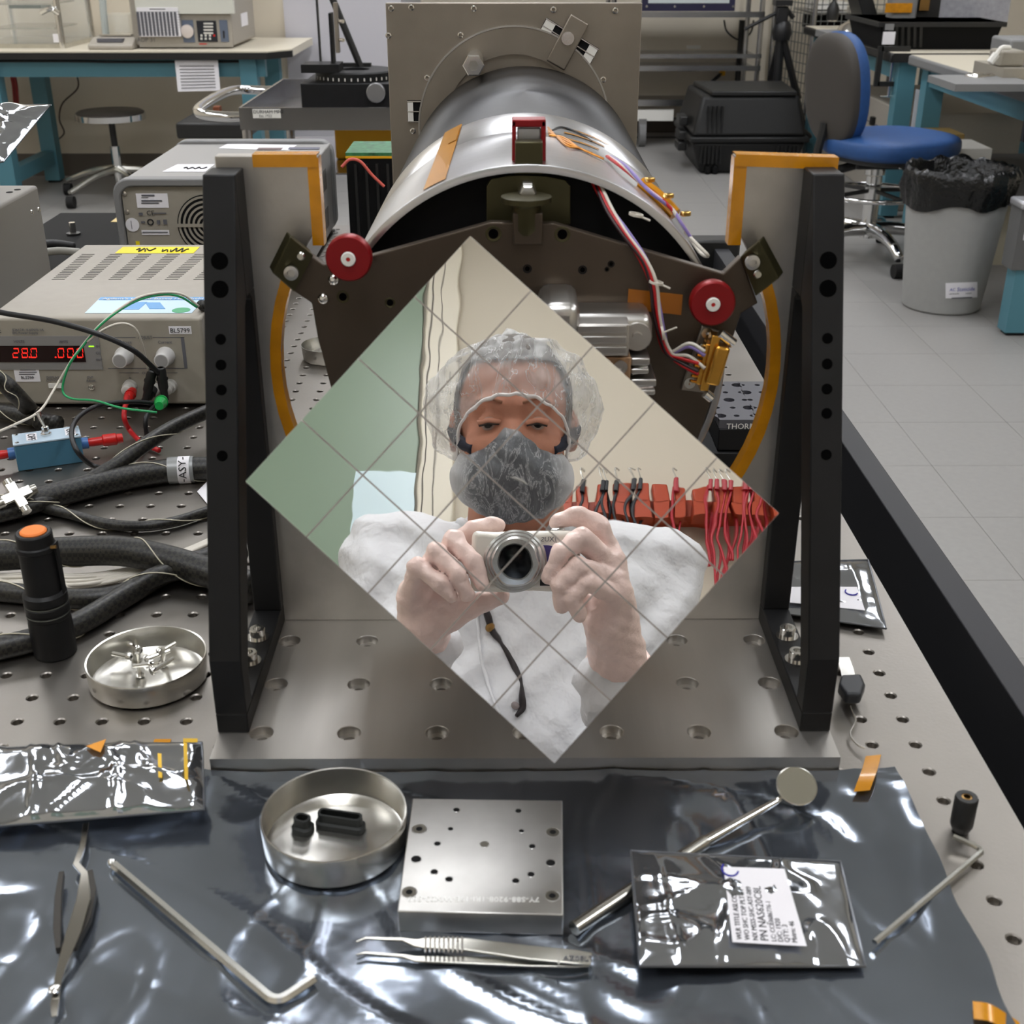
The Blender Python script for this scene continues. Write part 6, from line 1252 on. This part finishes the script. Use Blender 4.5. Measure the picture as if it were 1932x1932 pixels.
wrect('pale_sheet', 664, 890, 779, 1100, YW + .0355, .003, mat('pale_blue_sheet', (206, 226, 232), .3), label='pale blue sheet fixed on the green board', cat='sheet')
tk = thing('wall_trunking', 'cream vertical trunking on the rear wall beside the green board', 'trunking', wallpt(830, 900, YW))
wrect('cover', 797, 380, 862, 1180, YW + .045, .045, mat('trunk_cream', (216, 208, 190), .4), tk, .004); wrect('groove', 806, 380, 809, 1180, YW + .0458, .001, BASEB, tk); wrect('groove', 826, 380, 828, 1180, YW + .0458, .001, BASEB, tk)
# test lead rack
rk = thing('lead_rack', 'orange red comb shaped test lead rack on the rear wall', 'rack', wallpt(1270, 960, YW)); OR = mat('orange_red_plastic', (172, 66, 34), .4)
wrect('back_bar', 1040, 946, 1500, 972, YW + .05, .05, OR, rk)
k_ = 0
for px in range(1050, 1500, 37):
    w_ = 26 + 5 * math.sin(px * .3); wrect('comb_tooth', px, 914 + 4 * math.sin(px), px + w_, 950, YW + .085, .035, OR, rk, .004); wrect('comb_root', px, 946, px + w_, 972, YW + .085, .036, OR, rk); k_ += 1
random.seed(5)
WB = mat('lead_black', (36, 38, 44), .45); WR = mat('lead_red', (172, 30, 44), .45)
def lead(px, L, m, nm, wd=5):
    top = 918; r = thing('test_lead', nm, 'test lead', wallpt(px, top, YW + .09), 'test leads hanging on the rack'); s_ = 2.6 / F_PX
    for sgn in (-1, 1):
        pts = []
        for i in range(9):
            t_ = i / 8; y = top + L * t_; x = px + sgn * wd * math.sin(PI * min(1, t_ * 1.2)) + 4 * math.sin(t_ * 7 + px + sgn); pts.append(wallpt(x, y, YW + .075 - .01 * sgn))
        MB().sweep(pts, .0034, 6, 4).build('cord', m, r, smooth=180)
    a = wallpt(px, top, YW + .09); MB().sweep([a + np.array([0, 0, -.01]), a + np.array([.004, 0, .018])], .0055, 8, 0).build('clip_boot', m, r); MB().sweep([a + np.array([.004, 0, .018]), a + np.array([-.004, 0, .045]), a + np.array([.006, 0, .040])], .0016, 6).build('clip_jaw', STEEL, r)
for i, (px, L) in enumerate(((1100, 60), (1133, 130), (1142, 120), (1165, 110), (1190, 110), (1203, 105))): lead(px, L, WB, 'black test lead, %s from the left on the orange rack' % ['first', 'second', 'third', 'fourth', 'fifth', 'sixth'][i])
for i, (px, L) in enumerate(((1274, 160), (1338, 150), (1352, 200), (1366, 190), (1378, 140), (1402, 190), (1412, 180), (1424, 130), (1440, 100))): lead(px, L, WR, 'red test lead, %s of the red ones from the left on the orange rack' % ['first', 'second', 'third', 'fourth', 'fifth', 'sixth', 'seventh', 'eighth', 'ninth'][i], 7)

# ---------------------------------------------------------------- the person holding the camera
def rdir(v): return v - 2 * (v @ MN) * MN
EX, EY, EZ = rdir(RT), rdir(UPV), rdir(-FW); TZ = 1.2
OL = refl(C0 + FW * TZ)
def L(px, py, t): return np.array([(px - 966) * t / F_PX, -(py - 966) * t / F_PX, TZ - t])
def LW(p): p = np.asarray(p, float); return OL + EX * p[0] + EY * p[1] + EZ * p[2]
UPL = np.array([EX[2], EY[2], EZ[2]]); DNL = -UPL
feet = LW(L(990, 1010, 1.75)); 
person = thing('person', 'person in white coverall, hair cap and beard cover holding a compact camera', 'person', (0.0, -.52, ZF))
def lsdf(name, fn, lo, hi, h, m, cut=None, root=None, smooth_n=0, **kw):
    v, f = surfnet(lambda X, Y_, Z_: fn((X, Y_, Z_)), lo, hi, h)
    if cut is not None:
        keep = cut(v[f].mean(1)); f = f[keep]
    wv = OL + v @ np.stack([EX, EY, EZ]); b = MB(); b.v = [tuple(p) for p in wv]; b.f = [tuple(int(i) for i in q[::-1]) for q in f]
    used = sorted({i for q in b.f for i in q}); mp_ = {i: k for k, i in enumerate(used)}; b.v = [b.v[i] for i in used]; b.f = [tuple(mp_[i] for i in q) for q in b.f]
    return b.build(name, m, root or person, smooth=180, **kw)
def lsweep(name, pts, r, m, n=8, root=None, sm=6): return MB().sweep([LW(p) for p in pts], r, n, sm).build(name, m, root or person, smooth=180)
SKIN = mat('skin', (188, 130, 106), .62, 0, .12, 40, .2, 300, .0006)
HC = L(968, 805, 1.655)
def head_fn(P):
    q = [P[i] - HC[i] for i in range(3)]
    d = s_ell(q, (0, .022, -.02), (.077, .100, .096))
    d = smin(d, s_ell(q, (0, -.050, .012), (.060, .070, .078)), .03)
    d = smin(d, s_caps(q, (0, -.008, .080), (0, -.040, .100), .008, .014), .012)       # nose
    for s_ in (-1, 1):
        d = smin(d, s_caps(q, (s_ * .014, .024, .076), (s_ * .048, .025, .062), .007, .006), .014)  # brow
        d = smin(d, s_ell(q, (s_ * .040, -.030, .052), (.024, .020, .020)), .02)        # cheek
        d = -smin(-d, s_ell(q, (s_ * .032, .004, .086), (.018, .010, .014)), .008)      # eye socket
        d = smin(d, s_ell(q, (s_ * .032, .0035, .0735), (.0145, .0105, .0075)), .004)   # lid
        d = smin(d, s_ell(q, (s_ * .081, -.006, -.012), (.008, .030, .018)), .006)      # ear
    d = smin(d, s_caps(q, (0, -.06, -.03), (.006, -.16, -.06), .062, .072), .03)        # neck
    return smin(d, s_caps((q[0] * .7, q[1], q[2]), np.array([0, -.27, -.10]), np.array([0, -.27, -.10]) + DNL * .36, .075, .09), .05)
lsdf('body', head_fn, HC + np.array([-.22, -.72, -.28]), HC + np.array([.22, .16, .30]), .0055, SKIN)
for s_ in (-1, 1):
    e = HC + np.array([s_ * .032, .000, .0765])
    MB().lathe([(0, -.002), (.0092, -.002), (.0100, 0), (.008, .0035), (0, .005)], LW(e), EZ, 16).build('eye', mat('eye_white', (170, 150, 140), .3), person)
    MB().lathe([(.0058, 0), (.0055, .0052), (0, .0060)], LW(e + np.array([0, -.0015, .0005])), EZ, 16).build('iris', mat('dark_iris', (30, 24, 20), .15), person)
    lsweep('eyelid', [e + np.array([dx, .0030 - abs(dx) * .25, .0045 - abs(dx) * .22]) for dx in (-.014, -.007, 0, .007, .014)], .0042, SKIN)
    lsweep('lash_line', [e + np.array([dx, -.0012 - abs(dx) * .22, .0075 - abs(dx) * .25]) for dx in (-.013, -.006, 0, .006, .013)], .0011, mat('lash_brown', (44, 30, 24), .6), 6)
    lsweep('eyebrow', [HC + np.array([s_ * x, .027 + dy, z]) for x, dy, z in ((.014, -.001, .0845), (.028, .0025, .0800), (.042, .002, .0720), (.052, -.004, .062))], .0017, mat('brow_hair', (150, 104, 80), .8), 6)
HAIR = mat('grey_hair', (92, 86, 82), .8, 0, .4, 120, .6, 200, .002)
lsdf('hair', lambda P: s_ell([P[i] - HC[i] for i in range(3)], (0, .024, -.022), (.083, .106, .102)), HC - .13, HC + .14, .006, HAIR, cut=lambda c: ((c - HC)[:, 1] > .085) | (((c - HC)[:, 1] > -.01) & ((c - HC)[:, 2] < .02)))
# bouffant cap: thin translucent shell gathered round the face
def vec_noise(q, s, k): return np.array([mnoise.noise(Vector((float(p[0]) * s, float(p[1]) * s, float(p[2]) * s + k))) for p in q])
CC = HC + np.array([.001, .022, -.028])
b = MB(); nu_, nv_ = 120, 70
def capf(u, v):
    th2 = 2 * PI * u; ph2 = PI * v; d = np.array([math.sin(ph2) * math.cos(th2), math.cos(ph2), math.sin(ph2) * math.sin(th2)])
    r = np.array([.112, .104, .118]) * (1 + (.02 if d[1] > 0 else 0)); p = CC + d * r
    side = abs(d[0]); w_ = .010 * mnoise.noise(Vector((d[0] * 3, d[1] * 3, d[2] * 3 + 2))) + .006 * mnoise.noise(Vector((d[0] * 9, d[1] * 5, d[2] * 9)))
    fold = .0030 * math.sin(th2 * 34 + 4 * mnoise.noise(Vector((d[0] * 4, d[1] * 4, d[2] * 4)))) * max(0, d[2]) * max(0, 1 - abs(d[1] - .1))
    bul = .012 * max(0, side - .55) * (1 if d[1] < .4 else .3)
    if d[1] < -.5: p = p + d * (-.02 * (-.5 - d[1]) * 2)
    return p + d * (w_ + fold + bul)
FO = HC + np.array([0, -.022, 0])
pts_ = [[capf(i / nu_, j / nv_) for i in range(nu_)] for j in range(nv_ + 1)]
vs = [LW(p) for row in pts_ for p in row]; fs = []
def in_face(p): q = p - FO; return q[2] > .005 and (q[0] / .0735) ** 2 + (q[1] / (.056 if q[1] > 0 else .12)) ** 2 < 1
for j in range(nv_):
    for i in range(nu_):
        i2 = (i + 1) % nu_; c_ = (pts_[j][i] + pts_[j][i2] + pts_[j + 1][i] + pts_[j + 1][i2]) / 4
        if in_face(c_) or c_[1] - HC[1] < -.088: continue
        fs.append((j * nu_ + i, (j + 1) * nu_ + i, (j + 1) * nu_ + i2, j * nu_ + i2))
CAPM = bpy.data.materials.new('cap_gauze'); CAPM.use_nodes = True; nt = CAPM.node_tree; p = nt.nodes['Principled BSDF']
p.inputs['Base Color'].default_value = rgb(214, 214, 214); p.inputs['Roughness'].default_value = .6
tcn = nt.nodes.new('ShaderNodeTexCoord'); nz = nt.nodes.new('ShaderNodeTexNoise'); nz.inputs['Scale'].default_value = 34; nz.inputs['Detail'].default_value = 5; nz.inputs['Distortion'].default_value = 1.2
mpc = nt.nodes.new('ShaderNodeMapping'); mpc.inputs['Scale'].default_value = (1.2, .5, .38); nt.links.new(tcn.outputs['Object'], mpc.inputs[0]); nt.links.new(mpc.outputs[0], nz.inputs[0]); rp = nt.nodes.new('ShaderNodeValToRGB'); e_ = rp.color_ramp.elements; e_[0].position = .36; e_[0].color = (.46, .46, .46, 1); e_[1].position = .62; e_[1].color = (.26, .26, .26, 1)
x_ = e_.new(.488); x_.color = (.30, .30, .30, 1); x_ = e_.new(.5); x_.color = (.85, .85, .85, 1); x_ = e_.new(.512); x_.color = (.28, .28, .28, 1)
nt.links.new(nz.outputs[0], rp.inputs[0]); nt.links.new(rp.outputs[0], p.inputs['Alpha'])
b.add(vs, fs).build('hair_cap', CAPM, person, smooth=180, label='translucent white bouffant cap')
def cap_front(x, y):
    d0 = np.array([x, y, 0]) + FO - CC; r = np.array([.112, .104, .118]); k2 = 1 - (d0[0] / r[0]) ** 2 - (d0[1] / r[1]) ** 2; return np.array([x + FO[0], y + FO[1], CC[2] + r[2] * math.sqrt(max(.02, k2)) + .004])
rim = [cap_front(.0735 * math.cos(t_), (.056 if math.sin(t_) > 0 else .12) * math.sin(t_)) for t_ in np.linspace(-.55, PI + .55, 40)]
lsweep('cap_elastic', [p + np.array([0, .0012 * math.sin(i * 2.1), 0]) for i, p in enumerate(rim)], .0022, mat('elastic_white', (226, 222, 220), .6), 8, None, 2)
# navy face mask and gauze beard cover
lsdf('face_mask', lambda P: smin(s_ell([P[i] - HC[i] for i in range(3)], (0, -.070, .026), (.066, .048, .070)), s_ell([P[i] - HC[i] for i in range(3)], (0, -.042, .066), (.024, .026, .036)), .02), HC - .14, HC + .15, .006, mat('navy_cloth', (26, 30, 46), .8))
for s_ in (-1, 1):
    lsweep('mask_strap', [HC + np.array([s_ * .050, -.036, .066]), HC + np.array([s_ * .066, -.026, .045]), HC + np.array([s_ * .079, -.014, .012]), HC + np.array([s_ * .084, -.002, -.012])], .0085, mat('navy_cloth', (26, 30, 46), .8))
BCV = bpy.data.materials.new('beard_gauze'); BCV.use_nodes = True; nt = BCV.node_tree; p = nt.nodes['Principled BSDF']; p.inputs['Roughness'].default_value = .7
tcn = nt.nodes.new('ShaderNodeTexCoord'); nz = nt.nodes.new('ShaderNodeTexNoise'); nz.inputs['Scale'].default_value = 34; nz.inputs['Detail'].default_value = 8; nz.inputs['Distortion'].default_value = 1.5; nz.inputs['Roughness'].default_value = .68
mpc = nt.nodes.new('ShaderNodeMapping'); mpc.inputs['Scale'].default_value = (1.2, .6, .5); nt.links.new(tcn.outputs['Object'], mpc.inputs[0]); nt.links.new(mpc.outputs[0], nz.inputs[0]); rp = nt.nodes.new('ShaderNodeValToRGB'); e_ = rp.color_ramp.elements; e_[0].position = .3; e_[0].color = rgb(96, 98, 102); e_[1].position = .72; e_[1].color = rgb(118, 120, 124)
for ps2, cl in ((.45, (80, 82, 86)), (.49, (120, 121, 124)), (.5, (196, 196, 198)), (.509, (106, 108, 112)), (.58, (86, 88, 92))): x_ = e_.new(ps2); x_.color = rgb(*cl)
nt.links.new(nz.outputs[0], rp.inputs[0])
BC = HC + np.array([-.001, -.074, .040])
def rim_mix(nt, p, src):
    # the gauze is gathered double towards its rim, so it is whiter there
    gp = nt.nodes.new('ShaderNodeNewGeometry'); s0 = nt.nodes.new('ShaderNodeVectorMath'); s0.operation = 'SUBTRACT'; nt.links.new(gp.outputs['Position'], s0.inputs[0]); s0.inputs[1].default_value = tuple(LW(BC))
    cr_ = nt.nodes.new('ShaderNodeVectorMath'); cr_.operation = 'CROSS_PRODUCT'; nt.links.new(s0.outputs[0], cr_.inputs[0]); cr_.inputs[1].default_value = tuple(EZ)
    ln = nt.nodes.new('ShaderNodeVectorMath'); ln.operation = 'LENGTH'; nt.links.new(cr_.outputs[0], ln.inputs[0])
    mr_ = nt.nodes.new('ShaderNodeMapRange'); mr_.inputs[1].default_value = .054; mr_.inputs[2].default_value = .080; nt.links.new(ln.outputs['Value'], mr_.inputs[0])
    mx = nt.nodes.new('ShaderNodeMixRGB'); nt.links.new(mr_.outputs[0], mx.inputs[0]); nt.links.new(src, mx.inputs[1]); mx.inputs[2].default_value = rgb(196, 196, 198); nt.links.new(mx.outputs[0], p.inputs['Base Color'])
rim_mix(nt, p, rp.outputs[0])
def bc_fn(P):
    q = [P[i] - BC[i] for i in range(3)]; n_ = .0022 * np.sin(q[0] * 190 + q[1] * 60) * np.sin(q[1] * 150 - q[0] * 90)
    return smin(smin(s_ell(q, (0, -.001, 0), (.075, .055, .074)), s_ell(q, (0, .032, .040), (.022, .034, .034)), .028), s_ell(q, (0, .006, -.02), (.080, .040, .05)), .025) + n_
lsdf('beard_cover', bc_fn, BC - .13, BC + .13, .005, BCV, label='crinkled grey gauze beard cover')
# coverall
GOWN = mat('white_coverall', (212, 212, 215), .75, 0, .03, 12, .6, 30, .014)
NB = L(985, 1015, 1.765); SHL, SHR = L(745, 1075, 1.80), L(1215, 1095, 1.80)
ELL, ELR = L(640, 1430, 1.56), L(1270, 1520, 1.56); WRL, WRR = L(795, 1225, 1.345), L(1165, 1290, 1.345)
def gown_fn(P):
    t0 = NB + DNL * .10; t1 = NB + DNL * .62
    d = s_caps((P[0] * .64, P[1], P[2]), t0 * np.array([.64, 1, 1]), t1 * np.array([.64, 1, 1]), .118, .120)
    d = smin(d, s_caps(P, SHL, SHR, .080, .080), .06); d = smin(d, s_caps(P, NB + DNL * .035, NB + DNL * .1, .080, .12), .05)
    for S_, E_, W_ in ((SHL, ELL, WRL), (SHR, ELR, WRR)):
        d = smin(d, s_caps(P, S_, E_, .078, .066), .04); d = smin(d, s_caps(P, E_, W_, .064, .044), .03)
    for s_ in (-1, 1):
        h0 = t1 + np.array([s_ * .09, 0, 0]); d = smin(d, s_caps(P, h0, h0 + DNL * (1.75 - .80), .11, .075), .05)
    w_ = .0085 * np.sin(P[0] * 46 + 9 * P[1] + 5 * np.sin(P[1] * 17)) * np.sin(P[1] * 38 - P[0] * 21) + .002 * np.sin(P[0] * 120 + P[1] * 60) * np.sin(P[1] * 95 + P[0] * 30)
    return d + w_
ftz = (LW(NB)[2] - ZF)
hi_ = np.array([.38, .08, .02]); lo_ = np.array([-.38, -1.55, -.82])
lsdf('coverall', gown_fn, np.array([-.40, -.62, -.80]), np.array([.40, .12, .02]), .0095, GOWN, label='white disposable coverall')
def legs_fn(P): return gown_fn(P)
lsdf('coverall_legs', legs_fn, np.array([-.32, -1.40, -.75]), np.array([.32, -.60, .35]), .014, GOWN, cut=lambda c: (OL + c @ np.stack([EX, EY, EZ]))[:, 2] > ZF + .01)
for s_ in (-1, 1):
    pz = LW(NB + DNL * .62 + np.array([s_ * .09, 0, 0])); b = MB(); c_ = np.array([pz[0], pz[1] + .05, ZF])
    b.lathe([(0, 0), (.055, 0), (.062, .02), (.05, .07), (.045, .12)], c_, (0, 0, 1), 24); b.v = [(x, c_[1] + (y - c_[1]) * 2.1, z) for x, y, z in b.v]; b.build('shoe_cover', mat('shoe_cover_white', (206, 206, 206), .7), person)
def hit(px, py, fn=gown_fn):
    d = L(px, py, 1.0); 
    for t in np.linspace(1.3, 2.0, 700):
        p = L(px, py, t)
        if float(fn((np.array([p[0]]), np.array([p[1]]), np.array([p[2]])))[0]) < 0: return L(px, py, t - .004)
    return L(px, py, 1.6)
lsweep('zip_line', [hit(px, py) for px, py in ((905, 1130), (918, 1160), (930, 1190), (945, 1208), (956, 1232), (968, 1256), (982, 1280), (984, 1310), (986, 1335), (974, 1352))], lambda t: .0018 + .0022 * abs(math.sin(t * 9)), mat('dark_cord', (34, 26, 28), .6), 8)
h_ = hit(925, 1183); MB().lathe([(0, .004), (.005, .003), (.006, 0), (.005, -.003), (0, -.004)], LW(h_ + np.array([0, 0, .004])), EZ, 16).build('zip_pull', mat('brass', (150, 118, 72), .35, 1), person)
lsweep('placket_seam', [hit(px, py) for px, py in ((905, 1150), (900, 1190), (905, 1230), (918, 1280), (935, 1330), (950, 1370))], .0022, GOWN)
h_ = hit(972, 1332); MB().lathe([(0, .003), (.005, .002), (.006, 0)], LW(h_), EZ, 14).build('snap', mat('snap_grey', (150, 140, 140), .4), person)
for s_ in (-1, 1): lsweep('collar', [hit(980 + s_ * x, y) for x, y in ((20, 1030), (55, 1018), (90, 1004), (112, 985))], .0075, GOWN)
# gloves
GLV = mat('latex_glove', (238, 210, 202), .40, 0, .07, 40, .7, 70, .004)
def hand(chains, palm, name, label):
    def fn(P):
        d = None
        for ch, rs in chains:
            P_ = [L(*c) for c in ch]; n_ = len(P_); f_ = None
            for i in range(n_ - 1):
                c_ = s_caps(P, P_[i], P_[i + 1], rs[i], rs[i + 1]); f_ = c_ if f_ is None else smin(f_, c_, .003)
            d = f_ if d is None else smin(d, f_, .0006)
        pm = None
        for a_, b_, ra, rb in palm:
            c_ = s_caps(P, L(*a_), L(*b_), ra, rb); pm = c_ if pm is None else smin(pm, c_, .012)
        d = smin(d, pm, .006)
        return d + .0006 * np.sin(P[0] * 330 + P[1] * 190) * np.sin(P[1] * 270 - P[0] * 140)
    allp = np.array([L(*c) for ch, _ in chains for c in ch] + [L(*q_) for a_, b_, *_ in palm for q_ in (a_, b_)])
    return lsdf(name, fn, allp.min(0) - .04, allp.max(0) + .04, .0019, GLV, label=label)
R4 = [.0115, .0102, .0092, .0078]
lh = hand([([(800, 1085, 1.275), (846, 1035, 1.268), (893, 1000, 1.262), (936, 990, 1.262)], [.0125, .0105, .0098, .0085]),
           ([(800, 1095, 1.262), (856, 1020, 1.230), (894, 1060, 1.214), (910, 1100, 1.213)], R4),
           ([(787, 1108, 1.256), (824, 1042, 1.218), (864, 1084, 1.205), (882, 1122, 1.209)], R4),
           ([(775, 1128, 1.252), (788, 1070, 1.216), (828, 1098, 1.205), (850, 1124, 1.209)], [.0110, .0098, .0088, .0074]),
           ([(800, 1185, 1.275), (856, 1163, 1.268), (908, 1138, 1.262), (946, 1124, 1.258)], [.0165, .0140, .0115, .0095])],
          [((800, 1225, 1.34), (800, 1095, 1.268), .026, .017), ((795, 1225, 1.34), (780, 1125, 1.258), .025, .017), ((805, 1220, 1.34), (812, 1170, 1.275), .026, .020), ((802, 1180, 1.275), (848, 1128, 1.266), .020, .015), ((790, 1280, 1.40), (797, 1215, 1.335), .031, .027)], 'glove_left', 'pale latex glove gripping the left end of the camera')
rh = hand([([(1148, 1045, 1.258), (1128, 994, 1.250), (1090, 974, 1.248), (1050, 984, 1.248)], [.0128, .0112, .0100, .0085]),
           ([(1152, 1068, 1.246), (1098, 1016, 1.214), (1056, 1044, 1.207), (1036, 1086, 1.210)], [.0120, .0108, .0096, .0082]),
           ([(1158, 1092, 1.240), (1092, 1070, 1.206), (1056, 1104, 1.204), (1060, 1142, 1.210)], R4),
           ([(1164, 1122, 1.240), (1106, 1098, 1.207), (1078, 1126, 1.205), (1094, 1160, 1.213)], [.0110, .0098, .0088, .0074]),
           ([(1140, 1180, 1.275), (1100, 1140, 1.278), (1060, 1105, 1.272)], [.0165, .0130, .0100])],
          [((1163, 1240, 1.325), (1150, 1060, 1.254), .027, .018), ((1165, 1240, 1.325), (1160, 1110, 1.246), .027, .018), ((1160, 1240, 1.325), (1140, 1175, 1.268), .027, .021), ((1166, 1300, 1.36), (1165, 1235, 1.322), .032, .028)], 'glove_right', 'pale latex glove gripping the right end of the camera')
for (a_, b_), nm in ((((1168, 1262, 1.332), (1120, 1250, 1.32)), 'r'),):
    c_ = L(1166, 1252, 1.335); ax_ = L(1163, 1240, 1.325) - L(1166, 1300, 1.36)
    u_, w_, d_ = frame(ax_)
    for k2 in range(2): lsweep('glove_cuff', [c_ - nrm(ax_) * (.010 * k2) + (.0345 + .0008 * math.sin(5 * t_)) * (math.cos(t_) * u_ + math.sin(t_) * w_) + nrm(ax_) * .003 * math.sin(3 * t_ + k2) for t_ in np.linspace(0, 2 * PI, 25)], .0045, GLV, 8, None, 2)
# compact camera
cmr = thing('compact_camera', 'silver compact camera held in gloved hands, reflected in the mirror', 'camera', LW(L(985, 1058, 1.24)))
CB = mat('camera_silver', (224, 219, 210), .32, .2)
def lbox(name, x0, y0, x1, y1, t0, t1, m, bev=0, seg=3, **kw):
    t_ = t0; a, c_ = L(x0, y0, t_), L(x1, y1, t_); vs = [LW((x, y, z)) for z in (TZ - t1, TZ - t0) for x, y in ((a[0], c_[1]), (c_[0], c_[1]), (c_[0], a[1]), (a[0], a[1]))]
    return MB().add(vs, [(0, 1, 2, 3), (7, 6, 5, 4), (4, 5, 1, 0), (5, 6, 2, 1), (6, 7, 3, 2), (7, 4, 0, 3)]).build(name, m, cmr, bev=bev, seg=seg, **kw)
lbox('body', 889, 1003, 1096, 1116, 1.2265, 1.252, CB, .006, 4)
lc = LW(L(972, 1058, 1.2265)); 
MB().lathe([(.0315, .0), (.0315, .004), (.0295, .006), (.0282, .006), (.0282, .010), (.0262, .012), (.0250, .012), (.0250, .0165), (.0230, .0195), (.0185, .0200), (.0172, .0175)], lc, EZ, 48).build('lens_barrel', mat('lens_silver', (196, 196, 194), .25, .8), cmr, smooth=40)
MB().lathe([(.0175, .0176), (.0172, .0170), (.010, .0182), (0, .0186)], lc, EZ, 32).build('lens_glass', mat('lens_dark', (4, 4, 6), .12, spec=.4), cmr)
lbox('shutter_button', 1040, 997, 1066, 1004, 1.233, 1.247, CHROME, .002); lbox('badge', 1024, 1032, 1062, 1056, 1.226, 1.2268, mat('violet_badge', (62, 50, 110), .4)); lbox('emblem', 1004, 1018, 1012, 1023, 1.226, 1.2268, REDP, 0); lbox('grip_mark', 904, 1096, 920, 1106, 1.226, 1.2268, mat('gold_print', (190, 140, 50), .4)); lbox('flash_window', 1020, 1090, 1038, 1104, 1.226, 1.2268, BLKP)
text('lettering', 'IXUS', LW(L(1050, 1024, 1.2258)), -EX, EY, .0075, INKG, cmr, .0003); text('lettering', '9.0', LW(L(1060, 1048, 1.2258)), -EX, EY, .009, WHITE, cmr, .0004)
